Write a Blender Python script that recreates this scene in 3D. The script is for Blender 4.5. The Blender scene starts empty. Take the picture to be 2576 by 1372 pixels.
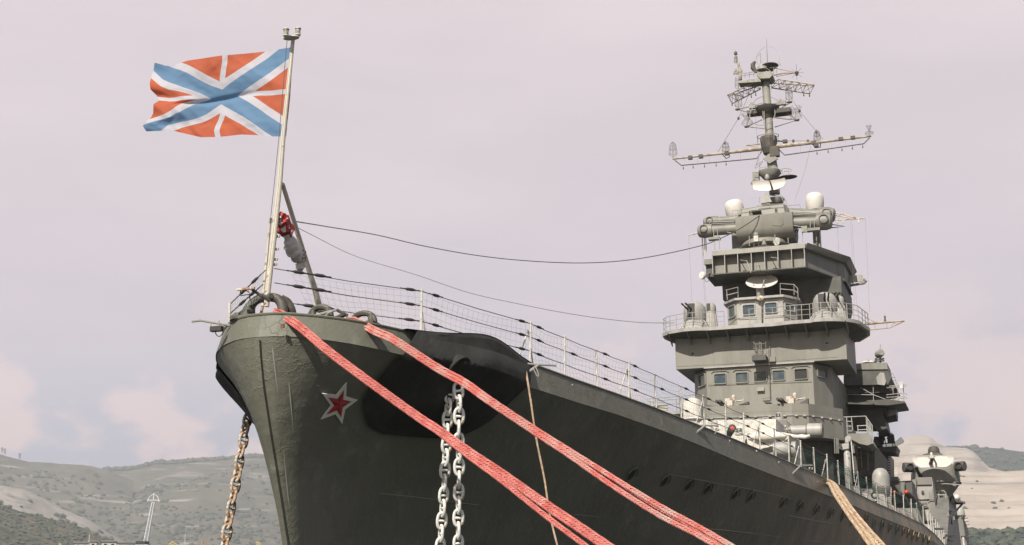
import bpy, math, random
from mathutils import Vector as V, Matrix, noise
random.seed(7)
sc = bpy.context.scene
COL = sc.collection
# ------------------------------------------------------------------ camera
# ship frame: x to port, y aft from the stem, z up (water at 0)
F = 3578.; CX, CY = 1288., 686.
YAW = math.radians(19.15); PIT = math.radians(14.26)
CAM = V((15.9, -28.4, 3.5))
sy, cy, sp, cp = math.sin(YAW), math.cos(YAW), math.sin(PIT), math.cos(PIT)
R_ = V((cy, sy, 0)); F_ = V((-sy*cp, cy*cp, sp)); U_ = V((sy*sp, -cy*sp, cp))
cam = bpy.data.cameras.new('camera'); camo = bpy.data.objects.new('camera', cam); COL.objects.link(camo)
camo.matrix_world = Matrix(((R_.x, U_.x, -F_.x, CAM.x), (R_.y, U_.y, -F_.y, CAM.y), (R_.z, U_.z, -F_.z, CAM.z), (0, 0, 0, 1)))
cam.sensor_width = 36; cam.lens = 50.0; cam.clip_start = .1; cam.clip_end = 30000
sc.camera = camo
sc.view_settings.view_transform = 'Standard'; sc.view_settings.look = 'None'
sc.view_settings.exposure = 0.53; sc.view_settings.gamma = 1.0
# ------------------------------------------------------------------ sun and sky
AZ, EL = math.radians(5), math.radians(43)
SUN = V((-math.sin(AZ)*math.cos(EL), -math.cos(AZ)*math.cos(EL), math.sin(EL)))
sl = bpy.data.lights.new('sun', 'SUN'); sl.energy = 5.0; sl.angle = math.radians(.5); sl.color = (1, .93, .84)
so = bpy.data.objects.new('sun', sl); COL.objects.link(so)
so.rotation_euler = SUN.to_track_quat('Z', 'Y').to_euler()
w = bpy.data.worlds.new('World'); sc.world = w; w.use_nodes = True
nt = w.node_tree; N = nt.nodes; L = nt.links; N.clear()
out = N.new('ShaderNodeOutputWorld'); bg = N.new('ShaderNodeBackground'); bg.inputs[1].default_value = .05
sky = N.new('ShaderNodeTexSky'); sky.sky_type = 'NISHITA'; sky.sun_disc = False
sky.sun_elevation = EL; sky.sun_rotation = math.atan2(SUN.x, SUN.y); sky.air_density = 1.2; sky.dust_density = 3
tc = N.new('ShaderNodeTexCoord'); sep = N.new('ShaderNodeSeparateXYZ'); L.new(tc.outputs['Generated'], sep.inputs[0])
def wn(t, **k):
    n = N.new(t)
    for a, b in k.items(): setattr(n, a, b)
    return n
def wmix(f, a, b):
    m = wn('ShaderNodeMix', data_type='RGBA')
    if isinstance(f, float): m.inputs[0].default_value = f
    else: L.new(f, m.inputs[0])
    for i, c in ((6, a), (7, b)):
        if isinstance(c, tuple): m.inputs[i].default_value = c
        else: L.new(c, m.inputs[i])
    return m.outputs[2]
def wramp(src, *st):
    r = wn('ShaderNodeValToRGB'); e = r.color_ramp.elements
    e[0].position = st[0][0]; e[0].color = st[0][1]; e[1].position = st[-1][0]; e[1].color = st[-1][1]
    for p, c in st[1:-1]:
        x = e.new(p); x.color = c
    L.new(src, r.inputs[0]); return r.outputs[0]
def g(v): return (v, v, v, 1)
# thin high cloud veil, pinkish above and bluer towards the horizon
veil = wramp(sep.outputs[2], (0, (11.8, 10.4, 10.9, 1)), (.12, (9.8, 9.9, 11.8, 1)), (.20, (11.5, 10.3, 11.2, 1)), (.43, (12.2, 10.6, 11.0, 1)), (.60, (3., 3.1, 4., 1)))
mp = wn('ShaderNodeMapping'); mp.inputs['Scale'].default_value = (1.5, 1.5, 6); L.new(tc.outputs['Generated'], mp.inputs[0])
n1 = wn('ShaderNodeTexNoise'); n1.inputs['Scale'].default_value = 2.2; n1.inputs['Detail'].default_value = 6; L.new(mp.outputs[0], n1.inputs[0])
thin = wramp(n1.outputs[0], (.38, g(.87)), (.62, g(.98)))
ymr = wn('ShaderNodeMapRange'); ymr.inputs[1].default_value = .2; ymr.inputs[2].default_value = .62; L.new(sep.outputs[1], ymr.inputs[0])  # veil faded beside and behind the view, shaped to cut fill light
tm = wn('ShaderNodeMath', operation='MULTIPLY'); L.new(thin, tm.inputs[0]); L.new(ymr.outputs[0], tm.inputs[1])
c1 = wmix(tm.outputs[0], sky.outputs[0], veil)
# puffy cumulus close to the horizon
mp2 = wn('ShaderNodeMapping'); mp2.inputs['Scale'].default_value = (7, 7, 11); mp2.inputs['Location'].default_value = (.3, 1.2, .4); L.new(tc.outputs['Generated'], mp2.inputs[0])
n2 = wn('ShaderNodeTexNoise'); n2.inputs['Scale'].default_value = 1.1; n2.inputs['Detail'].default_value = 9; n2.inputs['Roughness'].default_value = .55; L.new(mp2.outputs[0], n2.inputs[0])
puff = wramp(n2.outputs[0], (.46, g(0)), (.52, g(.8)), (.68, g(1)))
low = wramp(sep.outputs[2], (0, g(1)), (.12, g(1)), (.24, g(0)))
mm = wn('ShaderNodeMath', operation='MULTIPLY'); L.new(puff, mm.inputs[0]); L.new(low, mm.inputs[1])
mm2 = wn('ShaderNodeMath', operation='MULTIPLY'); L.new(mm.outputs[0], mm2.inputs[0]); mm2.inputs[1].default_value = .85
c2 = wmix(mm2.outputs[0], c1, (17.5, 13.2, 12.2, 1))
L.new(c2, bg.inputs[0]); L.new(bg.outputs[0], out.inputs[0])

# ------------------------------------------------------------------ point helpers
def ray(px, py):
    return F_ + R_*((px-CX)/F) + U_*((CY-py)/F)
def hit(p, ax, val):
    d = ray(*p); t = (val-CAM[ax])/d[ax]; return CAM + d*t
def S(p, s): return hit(p, 1, s)          # point on the cross-section plane at station s
def X(p, x): return hit(p, 0, x)
def Z(p, z): return hit(p, 2, z)
def AT(p, dist): return CAM + ray(*p)*dist
def onp(p, p0, n):
    d = ray(*p); return CAM + d*((p0-CAM).dot(n)/d.dot(n))
def zoom(ox, oy, k):
    return lambda x, y: ((ox+x/k)/1.59, (oy+y/k)/1.59)
Z1 = zoom(500, 50, 2.111); Z2 = zoom(700, 650, 1.96); Z3 = zoom(700, 1100, 1.96); Z4 = zoom(1400, 1100, 1.96)
Z5 = zoom(0, 1550, 2.1467); Z6 = zoom(1500, 1600, 2.361); Z7 = zoom(2300, 1500, 2.015); Z8 = zoom(3200, 1600, 2.3616)
M1 = zoom(2600, 130, 2.407); M2 = zoom(2650, 650, 2.2867); M3 = zoom(2600, 1000, 3.0486); M4 = zoom(3000, 1000, 3.0486)
M5 = zoom(2550, 1350, 2.495); M6 = zoom(3150, 1350, 2.495); M7 = zoom(3200, 1700, 2.852); M8 = zoom(1600, 1100, 2.1467)
BZ = zoom(850, 1100, 4.574); TZ = zoom(2950, 200, 4.9); E5 = zoom(3150, 1900, 3.22); E6 = zoom(3500, 1750, 3.183); GZ = zoom(2650, 1180, 7.36); KZ = zoom(2550, 1550, 5.152)
DLz = zoom(2750, 780, 4.2886); DRz = zoom(3050, 780, 4.2886)

# ------------------------------------------------------------------ materials
def mat(name, base, rough=.6, metal=0., c2=None, sc_=3., lo=.45, hi=.6, stretch=(1, 1, 1), bump=0., bd=.03, bsc=20., c3=None, s3=10., lo3=.6, hi3=.66, trans=0.):
    m = bpy.data.materials.new(name); m.use_nodes = True; t = m.node_tree; n = t.nodes; l = t.links
    p = n['Principled BSDF']; p.inputs['Roughness'].default_value = rough; p.inputs['Metallic'].default_value = metal
    b4 = tuple(base)+(1,); p.inputs['Base Color'].default_value = b4
    co = n.new('ShaderNodeTexCoord')
    def nz(scale, det=6, st=(1, 1, 1)):
        mpn = n.new('ShaderNodeMapping'); mpn.inputs['Scale'].default_value = st; l.new(co.outputs['Object'], mpn.inputs[0])
        x = n.new('ShaderNodeTexNoise'); x.inputs['Scale'].default_value = scale; x.inputs['Detail'].default_value = det; x.inputs['Roughness'].default_value = .6
        l.new(mpn.outputs[0], x.inputs[0]); return x.outputs[0]
    def rmp(s, a, b):
        r = n.new('ShaderNodeMapRange'); r.inputs[1].default_value = a; r.inputs[2].default_value = b; l.new(s, r.inputs[0]); return r.outputs[0]
    def mix(f, a, b):
        x = n.new('ShaderNodeMix'); x.data_type = 'RGBA'; l.new(f, x.inputs[0])
        for i, c in ((6, a), (7, b)):
            if isinstance(c, tuple): x.inputs[i].default_value = c
            else: l.new(c, x.inputs[i])
        return x.outputs[2]
    last = b4
    if c2: last = mix(rmp(nz(sc_, 7, stretch), lo, hi), last, tuple(c2)+(1,))
    if c3: last = mix(rmp(nz(s3, 5, stretch), lo3, hi3), last, tuple(c3)+(1,))
    if not isinstance(last, tuple): l.new(last, p.inputs['Base Color'])
    if bump:
        bn = n.new('ShaderNodeBump'); bn.inputs['Strength'].default_value = bump; bn.inputs['Distance'].default_value = bd
        l.new(nz(bsc, 8), bn.inputs['Height']); l.new(bn.outputs[0], p.inputs['Normal'])
    if trans:
        tr = n.new('ShaderNodeBsdfTranslucent'); ms = n.new('ShaderNodeMixShader'); ms.inputs[0].default_value = trans
        o = n['Material Output']; l.new(p.outputs[0], ms.inputs[1]); l.new(tr.outputs[0], ms.inputs[2]); l.new(ms.outputs[0], o.inputs[0])
        if isinstance(last, tuple): tr.inputs[0].default_value = last
        else: l.new(last, tr.inputs[0])
    return m
GREY = mat('grey_paint', (.205, .198, .168), .55, c2=(.165, .159, .135), sc_=.7, c3=(.155, .145, .12), s3=2.6, lo3=.60, hi3=.78, stretch=(1, 1, .22), bump=.25, bsc=2.5)
LGREY = mat('pale_grey_paint', (.32, .31, .285), .5, c2=(.25, .242, .22), sc_=1.5, c3=(.2, .17, .13), s3=4, lo3=.64, hi3=.74, stretch=(1, 1, .4), bump=.1, bsc=6)
DGREY = mat('dark_grey_and_shade', (.06, .06, .052), .6, c2=(.085, .082, .07), sc_=1.2, bump=.15, bsc=4)  # dark grey paint; also puts shade into tower trunk, undersides and aft walls
SHIPSIDE = mat('shaded_side_paint', (.17, .168, .155), .6, c2=(.13, .125, .11), sc_=.9, stretch=(1, 1, .3), c3=(.2, .17, .13), s3=2, bump=.2, bsc=3)  # grey paint toned down, shade of the port-facing sides put into its colour
HULL = mat('hull_paint', (.132, .134, .103), .6, c2=(.11, .112, .084), sc_=.45, c3=(.165, .167, .132), s3=1.3, lo3=.57, hi3=.7, bump=.8, bd=.04, bsc=2.6)
def aft_stain(m):
    t = m.node_tree; n = t.nodes; l = t.links; p = n['Principled BSDF']; src = p.inputs['Base Color'].links[0].from_socket
    co = n.new('ShaderNodeTexCoord'); sx = n.new('ShaderNodeSeparateXYZ'); l.new(co.outputs['Object'], sx.inputs[0])
    r1 = n.new('ShaderNodeMapRange'); r1.inputs[1].default_value = 22; r1.inputs[2].default_value = 62; l.new(sx.outputs[1], r1.inputs[0])
    mp_ = n.new('ShaderNodeMapping'); mp_.inputs['Scale'].default_value = (1, 1, .18); l.new(co.outputs['Object'], mp_.inputs[0])
    x = n.new('ShaderNodeTexNoise'); x.inputs['Scale'].default_value = .9; x.inputs['Detail'].default_value = 8; l.new(mp_.outputs[0], x.inputs[0])
    r2 = n.new('ShaderNodeMapRange'); r2.inputs[1].default_value = .38; r2.inputs[2].default_value = .62; l.new(x.outputs[0], r2.inputs[0])
    mu = n.new('ShaderNodeMath'); mu.operation = 'MULTIPLY'; l.new(r1.outputs[0], mu.inputs[0]); l.new(r2.outputs[0], mu.inputs[1])
    mi = n.new('ShaderNodeMix'); mi.data_type = 'RGBA'; l.new(mu.outputs[0], mi.inputs[0]); l.new(src, mi.inputs[6]); mi.inputs[7].default_value = (.31, .225, .14, 1)
    l.new(mi.outputs[2], p.inputs['Base Color'])
aft_stain(HULL)
BLACK = mat('black_anchor_paint', (.014, .0145, .0125), .85, c2=(.024, .024, .021), bd=.06, sc_=1.1, c3=(.075, .07, .058), s3=3, lo3=.66, hi3=.8, bump=.8, bsc=2.4)
BROWN = mat('fairlead_paint', (.075, .07, .057), .6, c2=(.05, .047, .038), sc_=4, c3=(.2, .15, .1), s3=9, lo3=.62, hi3=.7, bump=.4, bsc=9)
WHITE = mat('white_paint', (.56, .54, .49), .5, c2=(.42, .40, .36), sc_=3, c3=(.35, .2, .1), s3=7, lo3=.68, hi3=.75, bump=.15, bsc=14)
STAFF = mat('staff_paint', (.50, .47, .39), .5, c2=(.48, .44, .36), sc_=5, c3=(.30, .17, .08), s3=8, lo3=.66, hi3=.72, bump=.3, bsc=20)
RUSTY = mat('rusty_paint', (.48, .45, .39), .7, c2=(.25, .13, .06), sc_=3.2, lo=.5, hi=.6, bump=.3, bsc=12)
MASTP = mat('mast_paint', (.26, .255, .22), .6, c2=(.19, .188, .165), sc_=1.5, c3=(.2, .12, .07), s3=2.5, lo3=.6, hi3=.68, bump=.2, bsc=5)
YARDP = mat('yard_paint', (.36, .31, .23), .6, c2=(.19, .14, .09), sc_=2.2, lo=.45, hi=.6, bump=.2, bsc=5)
MDARK = mat('mast_dark_and_shade', (.06, .058, .048), .7, c2=(.11, .075, .05), sc_=2.5, lo=.5, hi=.65, bump=.2, bsc=5)  # mast paint, reused as painted shade in the turntable gap and below the locker
WIRE = mat('wire_rope', (.07, .07, .06), .6)
NETM = mat('net_twine', (.20, .25, .22), .8)
GNET = mat('green_net_twine', (.010, .045, .032), .8, c2=(.016, .065, .045), sc_=3)
GUNM = mat('gun_metal', (.03, .03, .027), .5)
CANVAS = mat('white_canvas', (.64, .61, .55), .85, c2=(.53, .49, .42), sc_=2.5, bump=.5, bsc=5)
DOME = mat('radome_shell', (.62, .585, .54), .5, c2=(.56, .53, .49), sc_=1.2)
GLASSD = mat('dim_window_glass', (.03, .035, .03), .1, c2=(.07, .07, .055), sc_=1.5)
GLASS = mat('window_glass', (.04, .062, .078), .08, c2=(.09, .105, .10), sc_=1.5)
BLKGLASS = mat('open_window', (.008, .008, .007), .6)
LAMPG = mat('lamp_glass', (.32, .33, .28), .15, c2=(.14, .14, .1), sc_=18)
ORANGE = mat('muzzle_cover_red', (.62, .05, .02), .5)
RED = mat('star_red', (.36, .02, .018), .45, c2=(.2, .008, .01), sc_=3)
STARW = mat('star_white', (.66, .65, .58), .9, c2=(.62, .61, .55), sc_=5, bump=.3)
CHAINM = mat('chain_white', (.72, .72, .68), .55, c2=(.58, .58, .54), sc_=3, c3=(.25, .17, .08), s3=4, lo3=.63, hi3=.7, bump=.3, bsc=12)
CHAINR = mat('chain_rusty', (.42, .40, .35), .65, c2=(.36, .17, .05), sc_=4.5, lo=.47, hi=.54, c3=(.05, .04, .03), s3=7, lo3=.52, hi3=.6, bump=.5, bsc=12)
ROPER = mat('rope_red', (.40, .095, .08), .75, c2=(.50, .17, .145), sc_=4, lo=.4, hi=.62, c3=(.50, .30, .26), s3=5, lo3=.6, hi3=.75)
ROPEF = mat('rope_faded_red', (.46, .12, .10), .8, c2=(.46, .23, .20), sc_=3, lo=.42, hi=.56, c3=(.42, .33, .29), s3=.9, lo3=.54, hi3=.64)
ROPET = mat('rope_tan', (.36, .25, .155), .8, c2=(.46, .37, .27), sc_=6, c3=(.22, .12, .06), s3=3, lo3=.6, hi3=.68)
RUSTB = mat('rust', (.20, .09, .045), .8, c2=(.1, .06, .04), sc_=6)
BAG = mat('plastic_bag', (.55, .53, .51), .4, c2=(.56, .40, .38), sc_=4, lo=.55, hi=.7, bump=.8, bsc=12)
CLOTHR = mat('red_cloth', (.36, .03, .025), .7, c2=(.62, .60, .6), sc_=6, lo=.55, hi=.58)
YELL = mat('yellow_crane_paint', (.42, .34, .14), .6)
CRW = mat('white_crane_paint', (.62, .63, .64), .5)
BUILD = mat('pale_wall', (.42, .39, .35), .8)
ROOF = mat('rust_roof', (.35, .2, .14), .8)

# ------------------------------------------------------------------ mesh builder
class MB:
    def __init__(s): s.v = []; s.f = []; s.mi = []; s.m = 0
    def add(s, vs, fs):
        o = len(s.v); s.v += [V(a) for a in vs]; s.f += [[o+i for i in f] for f in fs]; s.mi += [s.m]*len(fs); return s
    def tube(s, pts, r, n=6, closed=False):
        pts = [V(p) for p in pts]; k = len(pts); rs = r if isinstance(r, (list, tuple)) else [r]*k
        vs = []; up = None
        for i, p in enumerate(pts):
            a = pts[(i-1) % k] if closed or i > 0 else p; b = pts[(i+1) % k] if closed or i < k-1 else p
            t = (b-a)
            if t.length < 1e-9: t = V((0, 0, 1))
            t.normalize()
            if up is None:
                up = t.orthogonal().normalized()
            else:
                up = up - t*up.dot(t)
                up = up.normalized() if up.length > 1e-6 else t.orthogonal().normalized()
            q = t.cross(up)
            for j in range(n):
                an = 2*math.pi*j/n; vs.append(p + (up*math.cos(an)+q*math.sin(an))*rs[i])
        fs = []
        for i in range(k if closed else k-1):
            i2 = (i+1) % k
            for j in range(n):
                j2 = (j+1) % n; fs.append((i*n+j, i*n+j2, i2*n+j2, i2*n+j))
        if not closed: fs.append(tuple(range(n))[::-1]); fs.append(tuple((k-1)*n+j for j in range(n)))
        return s.add(vs, fs)
    def cyl(s, a, b, r, r2=None, n=12): return s.tube([a, b], [r, r if r2 is None else r2], n)
    def box(s, c, d, M=None):
        c = V(c); vs = []
        for x in (-.5, .5):
            for y in (-.5, .5):
                for z in (-.5, .5):
                    p = V((x*d[0], y*d[1], z*d[2]))
                    if M: p = M @ p
                    vs.append(c+p)
        return s.add(vs, [(0, 1, 3, 2), (4, 6, 7, 5), (0, 4, 5, 1), (2, 3, 7, 6), (0, 2, 6, 4), (1, 5, 7, 3)])
    def loft(s, A, B, capA=True, capB=True):
        n = len(A); fs = [(i, (i+1) % n, n+(i+1) % n, n+i) for i in range(n)]
        if capA: fs.append(tuple(range(n))[::-1])
        if capB: fs.append(tuple(range(n, 2*n)))
        return s.add(list(A)+list(B), fs)
    def ext(s, A, d):
        d = V(d) if not isinstance(d, (int, float)) else V((0, d, 0))
        return s.loft(A, [V(a)+d for a in A])
    def plan(s, pl, z0, z1): return s.loft([V((x, y, z0)) for x, y in pl], [V((x, y, z1)) for x, y in pl])
    def lathe(s, c, prof, ax=(0, 0, 1), n=20):
        c = V(c); ax = V(ax).normalized(); u = ax.orthogonal().normalized(); q = ax.cross(u); vs = []
        for r, h in prof:
            for j in range(n):
                an = 2*math.pi*j/n; vs.append(c+ax*h+(u*math.cos(an)+q*math.sin(an))*max(r, .0005))
        fs = [(i*n+j, i*n+(j+1) % n, (i+1)*n+(j+1) % n, (i+1)*n+j) for i in range(len(prof)-1) for j in range(n)]
        fs.append(tuple(range(n))[::-1]); fs.append(tuple((len(prof)-1)*n+j for j in range(n)))
        return s.add(vs, fs)
    def ell(s, c, rx, ry, rz, n=16, m=10, M=None):
        vs = []
        for i in range(m+1):
            th = math.pi*i/m
            for j in range(n):
                a = 2*math.pi*j/n; p = V((rx*math.sin(th)*math.cos(a)+1e-5*math.cos(a), ry*math.sin(th)*math.sin(a)+1e-5*math.sin(a), rz*math.cos(th)))
                if M: p = M @ p
                vs.append(V(c)+p)
        return s.add(vs, [(i*n+j, i*n+(j+1) % n, (i+1)*n+(j+1) % n, (i+1)*n+j) for i in range(m) for j in range(n)])
    def grid(s, P):
        h = len(P); k = len(P[0]); return s.add([p for r in P for p in r], [(i*k+j, i*k+j+1, (i+1)*k+j+1, (i+1)*k+j) for i in range(h-1) for j in range(k-1)])
    def build(s, name, m, parent=None, smooth=False, fix=True):
        me = bpy.data.meshes.new(name); loc = wloc(parent) if parent else V((0, 0, 0))
        me.from_pydata([tuple(v-loc) for v in s.v], [], s.f)
        ms = m if isinstance(m, list) else [m]
        for a in ms: me.materials.append(a)
        for p, k in zip(me.polygons, s.mi): p.material_index = k
        if fix:
            import bmesh
            b = bmesh.new(); b.from_mesh(me); bmesh.ops.recalc_face_normals(b, faces=b.faces); b.to_mesh(me); b.free()
        if smooth:
            me.polygons.foreach_set('use_smooth', [True]*len(me.polygons))
            try: me.set_sharp_from_angle(angle=math.radians(40))
            except Exception: pass
        o = bpy.data.objects.new(name, me); COL.objects.link(o)
        if parent: o.parent = parent
        return o
def wloc(o):
    l = V(o.location)
    while o.parent: o = o.parent; l = l+V(o.location)
    return l
def tag(o, label=None, cat=None, group=None, kind=None):
    if label: o['label'] = label
    if cat: o['category'] = cat
    if group: o['group'] = group
    if kind: o['kind'] = kind
    return o
def thing(name, loc, label, cat, group=None):
    o = bpy.data.objects.new(name, None); COL.objects.link(o); o.location = loc; o.empty_display_size = .2
    return tag(o, label, cat, group)
def smoothpath(pts, n):
    pts = [V(p) for p in pts]; P = [pts[0]*2-pts[1]]+pts+[pts[-1]*2-pts[-2]]; o = []
    for i in range(1, len(P)-2):
        for k in range(n):
            t = k/n; a, b, c, d = P[i-1], P[i], P[i+1], P[i+2]
            o.append(.5*((2*b)+(c-a)*t+(2*a-5*b+4*c-d)*t*t+(3*b-3*c+d-a)*t**3))
    o.append(pts[-1]); return o
def lerp(a, b, t): return a+(b-a)*t
def tab(T, s):
    if s <= T[0][0]: return T[0][1]
    for (a, u), (b, v) in zip(T, T[1:]):
        if s <= b: return u+(v-u)*(s-a)/(b-a)
    return T[-1][1]
def sst(a, b, x):
    t = min(1, max(0, (x-a)/(b-a))); return t*t*(3-2*t)

# ------------------------------------------------------------------ hull surface
RIM = [(0, 0), (.03, .35), (.16, .65), (.54, 1.12), (1.1, 1.62), (1.74, 2.02), (2.62, 2.42), (4.6, 3.12), (7.1, 4.0), (9.83, 4.46), (13.93, 5.27), (19.4, 6.08), (25.45, 6.95), (30.9, 7.65), (37.87, 8.43), (47.5, 9.3), (58.1, 10.52), (64.6, 11.05), (80, 11.2), (120, 11.2), (150, 10.3), (175, 8.2), (190, 5)]
BANDH = [(0, .56), (2, .64), (7, .70), (13, .66), (19, .72), (25, .86), (33, .80), (43, .72), (60, .66), (200, .62)]
def rimz(s): return 10.62-.012*min(s, 100)
STEM = [(0, 3.9), (3, 2.5), (5.49, 1.49), (6.54, 1.05), (7.94, .44), (8.95, .02), (9.71, -.2), (10.1, -.27), (11, -.27)]
def rimx(s): return tab(RIM, s+.1)
def knx(d): return tab(RIM, d)+.10*sst(0, .6, d)
def knz(s): return rimz(s)-tab(BANDH, max(s, 0))
def hb(s, z):
    "half breadth of the shell below the knuckle"
    st = tab(STEM, z); d = s-st
    if d <= 0: return 0
    zk = knz(s); wv = max(0., min(1., z/zk))
    bw = 10.9*(1-math.exp(-(d/38)**1.8)); sh = wv**lerp(4.1, 2.1, sst(.3, 9, d))
    k = knx(d)
    nose = .16*math.sqrt(min(d, .3)/.3)*(1-sh)
    return max(bw, 0)*(1-sh) + k*sh + nose*sst(3, 0, d)
def hullhit(p):
    d = ray(*p); t = 22.
    while t < 160:
        q = CAM+d*t
        if q.z < knz(q.y)+.02 and q.y > -1 and q.x < hb(q.y, q.z): break
        if q.z >= knz(q.y)+.02 and q.z < rimz(q.y) and q.y > -.2 and q.x < rimx(q.y): break
        t += .05
    return CAM+d*t
def hnorm(p):
    s, z = p.y, min(p.z, knz(p.y)-.05); e = .05
    n = V((1, -(hb(s+e, z)-hb(s-e, z))/(2*e), -(hb(s, z+e if z+e < knz(s) else z)-hb(s, z-e))/(e*(2 if z+e < knz(s) else 1))))
    return n.normalized()

ship = thing('warship', (0, 0, 0), 'grey cruiser moored bow-on with a tall stepped bridge tower and lattice mast', 'warship')
# --- shell: columns by distance aft of the stem, rows by height
ds = [0, .03, .08, .16, .28, .42, .6, .85, 1.15, 1.5, 1.9, 2.4, 3, 3.7, 4.5, 5.4, 6.5, 8, 10, 12.5, 15.5, 19, 23, 28, 34, 41, 48, 55, 62, 70, 80, 95, 120, 150, 175, 190]
mb = MB()
rows = 22
for side in (1, -1):
    G_ = []
    for i in range(rows+1):
        u = i/rows; row = []
        for d in ds:
            s0 = tab(STEM, 10.05)+d; zk = knz(s0); z = -1.0 + (zk+1.0)*u
            s = tab(STEM, max(z, 0))+d if d < 20 else lerp(tab(STEM, max(z, 0))+d, s0+2*(1-u), sst(20, 60, d))
            row.append(V((side*hb(s, max(z, 0.01)) if d > 0 else 0, s, z)))
        G_.append(row)
    mb.grid(G_)
hull = mb.build('hull', HULL, ship, smooth=True)
# light strake between knuckle and deck edge
mb = MB()
for side in (1, -1):
    G_ = []
    for u in (0, .08, .5, .92, 1):
        row = []
        for d in ds:
            s0 = tab(STEM, 10.05)+d; zk = knz(s0)-.0; sr = s0+.12*(1 if d < 30 else 1)
            a = V((side*(knx(d) if d > 0 else 0)+side*.012*(d > 0), s0-.01, zk)); b = V((side*(tab(RIM, d) if d > 0 else 0), sr, rimz(s0)))
            row.append(a.lerp(b, u))
        G_.append(row)
    mb.grid(G_)
mb.build('sheer_strake', HULL, ship, smooth=True)
# rim moulding and deck
mb = MB()
rimpts = []
for side in (-1, 1):
    r = [V((side*tab(RIM, d), tab(STEM, 10.05)+d+.12, rimz(d))) for d in ds]
    rimpts += (r[::-1] if side < 0 else r[1:])
mb.tube([p+V((0, 0, .0)) for p in rimpts], .035, 6)
mb.build('gunwale', HULL, ship, smooth=True)
mb = MB()
for d0, d1 in zip(ds, ds[1:]):
    a = [V((-tab(RIM, d0), tab(STEM, 10.05)+d0+.12, rimz(d0)-.06)), V((tab(RIM, d0), tab(STEM, 10.05)+d0+.12, rimz(d0)-.06)), V((tab(RIM, d1), tab(STEM, 10.05)+d1+.12, rimz(d1)-.06)), V((-tab(RIM, d1), tab(STEM, 10.05)+d1+.12, rimz(d1)-.06))]
    mb.add(a, [(0, 1, 2, 3)])
mb.build('deck', DGREY, ship)
# stem bar
mb = MB()
zs = [9.98-.35*i for i in range(29)]
A = []; Bq = []
for z in zs:
    s = tab(STEM, max(z, 0)); A.append(z)
vs = []; fs = []
for i, z in enumerate(zs):
    s = tab(STEM, max(z, 0))
    for x, dy in ((-.08, .05), (-.065, -.08), (.065, -.08), (.08, .05)): vs.append(V((x, s+dy, z)))
for i in range(len(zs)-1):
    for j in range(3): fs.append((i*4+j, i*4+j+1, i*4+4+j+1, i*4+4+j))
fs.append((0, 1, 2, 3)); mb.add(vs, fs); mb.build('stem_bar', HULL, hull)
# weld seams following the shell
def crackle(m):
    t = m.node_tree; n = t.nodes; l = t.links; p = n['Principled BSDF']
    co = n.new('ShaderNodeTexCoord'); nz = n.new('ShaderNodeTexNoise'); nz.inputs['Scale'].default_value = 2.5; nz.inputs['Detail'].default_value = 5; l.new(co.outputs['Object'], nz.inputs[0])
    ad = n.new('ShaderNodeVectorMath'); ad.operation = 'MULTIPLY_ADD'; l.new(nz.outputs[1], ad.inputs[0]); ad.inputs[1].default_value = (.5, .5, .5); l.new(co.outputs['Object'], ad.inputs[2])
    vo = n.new('ShaderNodeTexVoronoi'); vo.feature = 'DISTANCE_TO_EDGE'; vo.inputs['Scale'].default_value = 3.2; l.new(ad.outputs[0], vo.inputs[0])
    r = n.new('ShaderNodeMapRange'); r.inputs[1].default_value = 0; r.inputs[2].default_value = .05; r.inputs[3].default_value = 1; r.inputs[4].default_value = 0; l.new(vo.outputs[0], r.inputs[0])
    n2_ = n.new('ShaderNodeTexNoise'); n2_.inputs['Scale'].default_value = .9; n2_.inputs['Detail'].default_value = 3; l.new(co.outputs['Object'], n2_.inputs[0])
    r2 = n.new('ShaderNodeMapRange'); r2.inputs[1].default_value = .46; r2.inputs[2].default_value = .56; l.new(n2_.outputs[0], r2.inputs[0])
    mu = n.new('ShaderNodeMath'); mu.operation = 'MULTIPLY'; l.new(r.outputs[0], mu.inputs[0]); l.new(r2.outputs[0], mu.inputs[1])
    old = p.inputs['Normal'].links[0].from_socket; bn = n.new('ShaderNodeBump'); bn.inputs['Strength'].default_value = .4; bn.inputs['Distance'].default_value = .02; l.new(mu.outputs[0], bn.inputs['Height']); l.new(old, bn.inputs['Normal']); l.new(bn.outputs[0], p.inputs['Normal'])
crackle(HULL)
SEAMM = mat('weld_seam_paint', (.22, .22, .19), .6)
def seam(pts, r=.024, m=SEAMM, off=0.0):
    P = []
    for p in pts:
        h = hullhit(p); P.append(h+hnorm(h)*off)
    b = MB(); b.tube(smoothpath(P, 4), r, 5); b.build('plating_seam', m, hull, smooth=True)
seam([Z3(755, 500), Z3(775, 640), Z3(800, 850), Z3(830, 1100), Z3(850, 1360), (724, 1239), (731, 1300), (738, 1385)])
seam([Z3(862, 525), Z3(880, 740), Z3(900, 900), Z3(915, 1060), Z3(935, 1340), (755, 1250), (768, 1385)])
seam([Z3(905, 830), Z3(1100, 865), Z3(1140, 875)], .012)
seam([Z3(920, 1015), Z3(1060, 1045), Z3(1130, 1050)], .012)
seam([Z3(828, 1062), Z3(912, 1050)], .015)
for a in ([(0, 880), (400, 920), (900, 985), (1500, 1040)],):
    seam([Z6(*q) for q in a], .012)
seam([Z7(1010, 1235), Z7(1400, 1275), Z7(2000, 1350)], .02); seam([Z7(700, 785), Z7(1100, 865), Z7(1450, 930), Z7(1750, 1000)], .015)
seam([E5(0, 525), E5(250, 570), E5(620, 640)], .02); seam([Z7(0, 1125), Z7(700, 1195)], .012)
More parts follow.
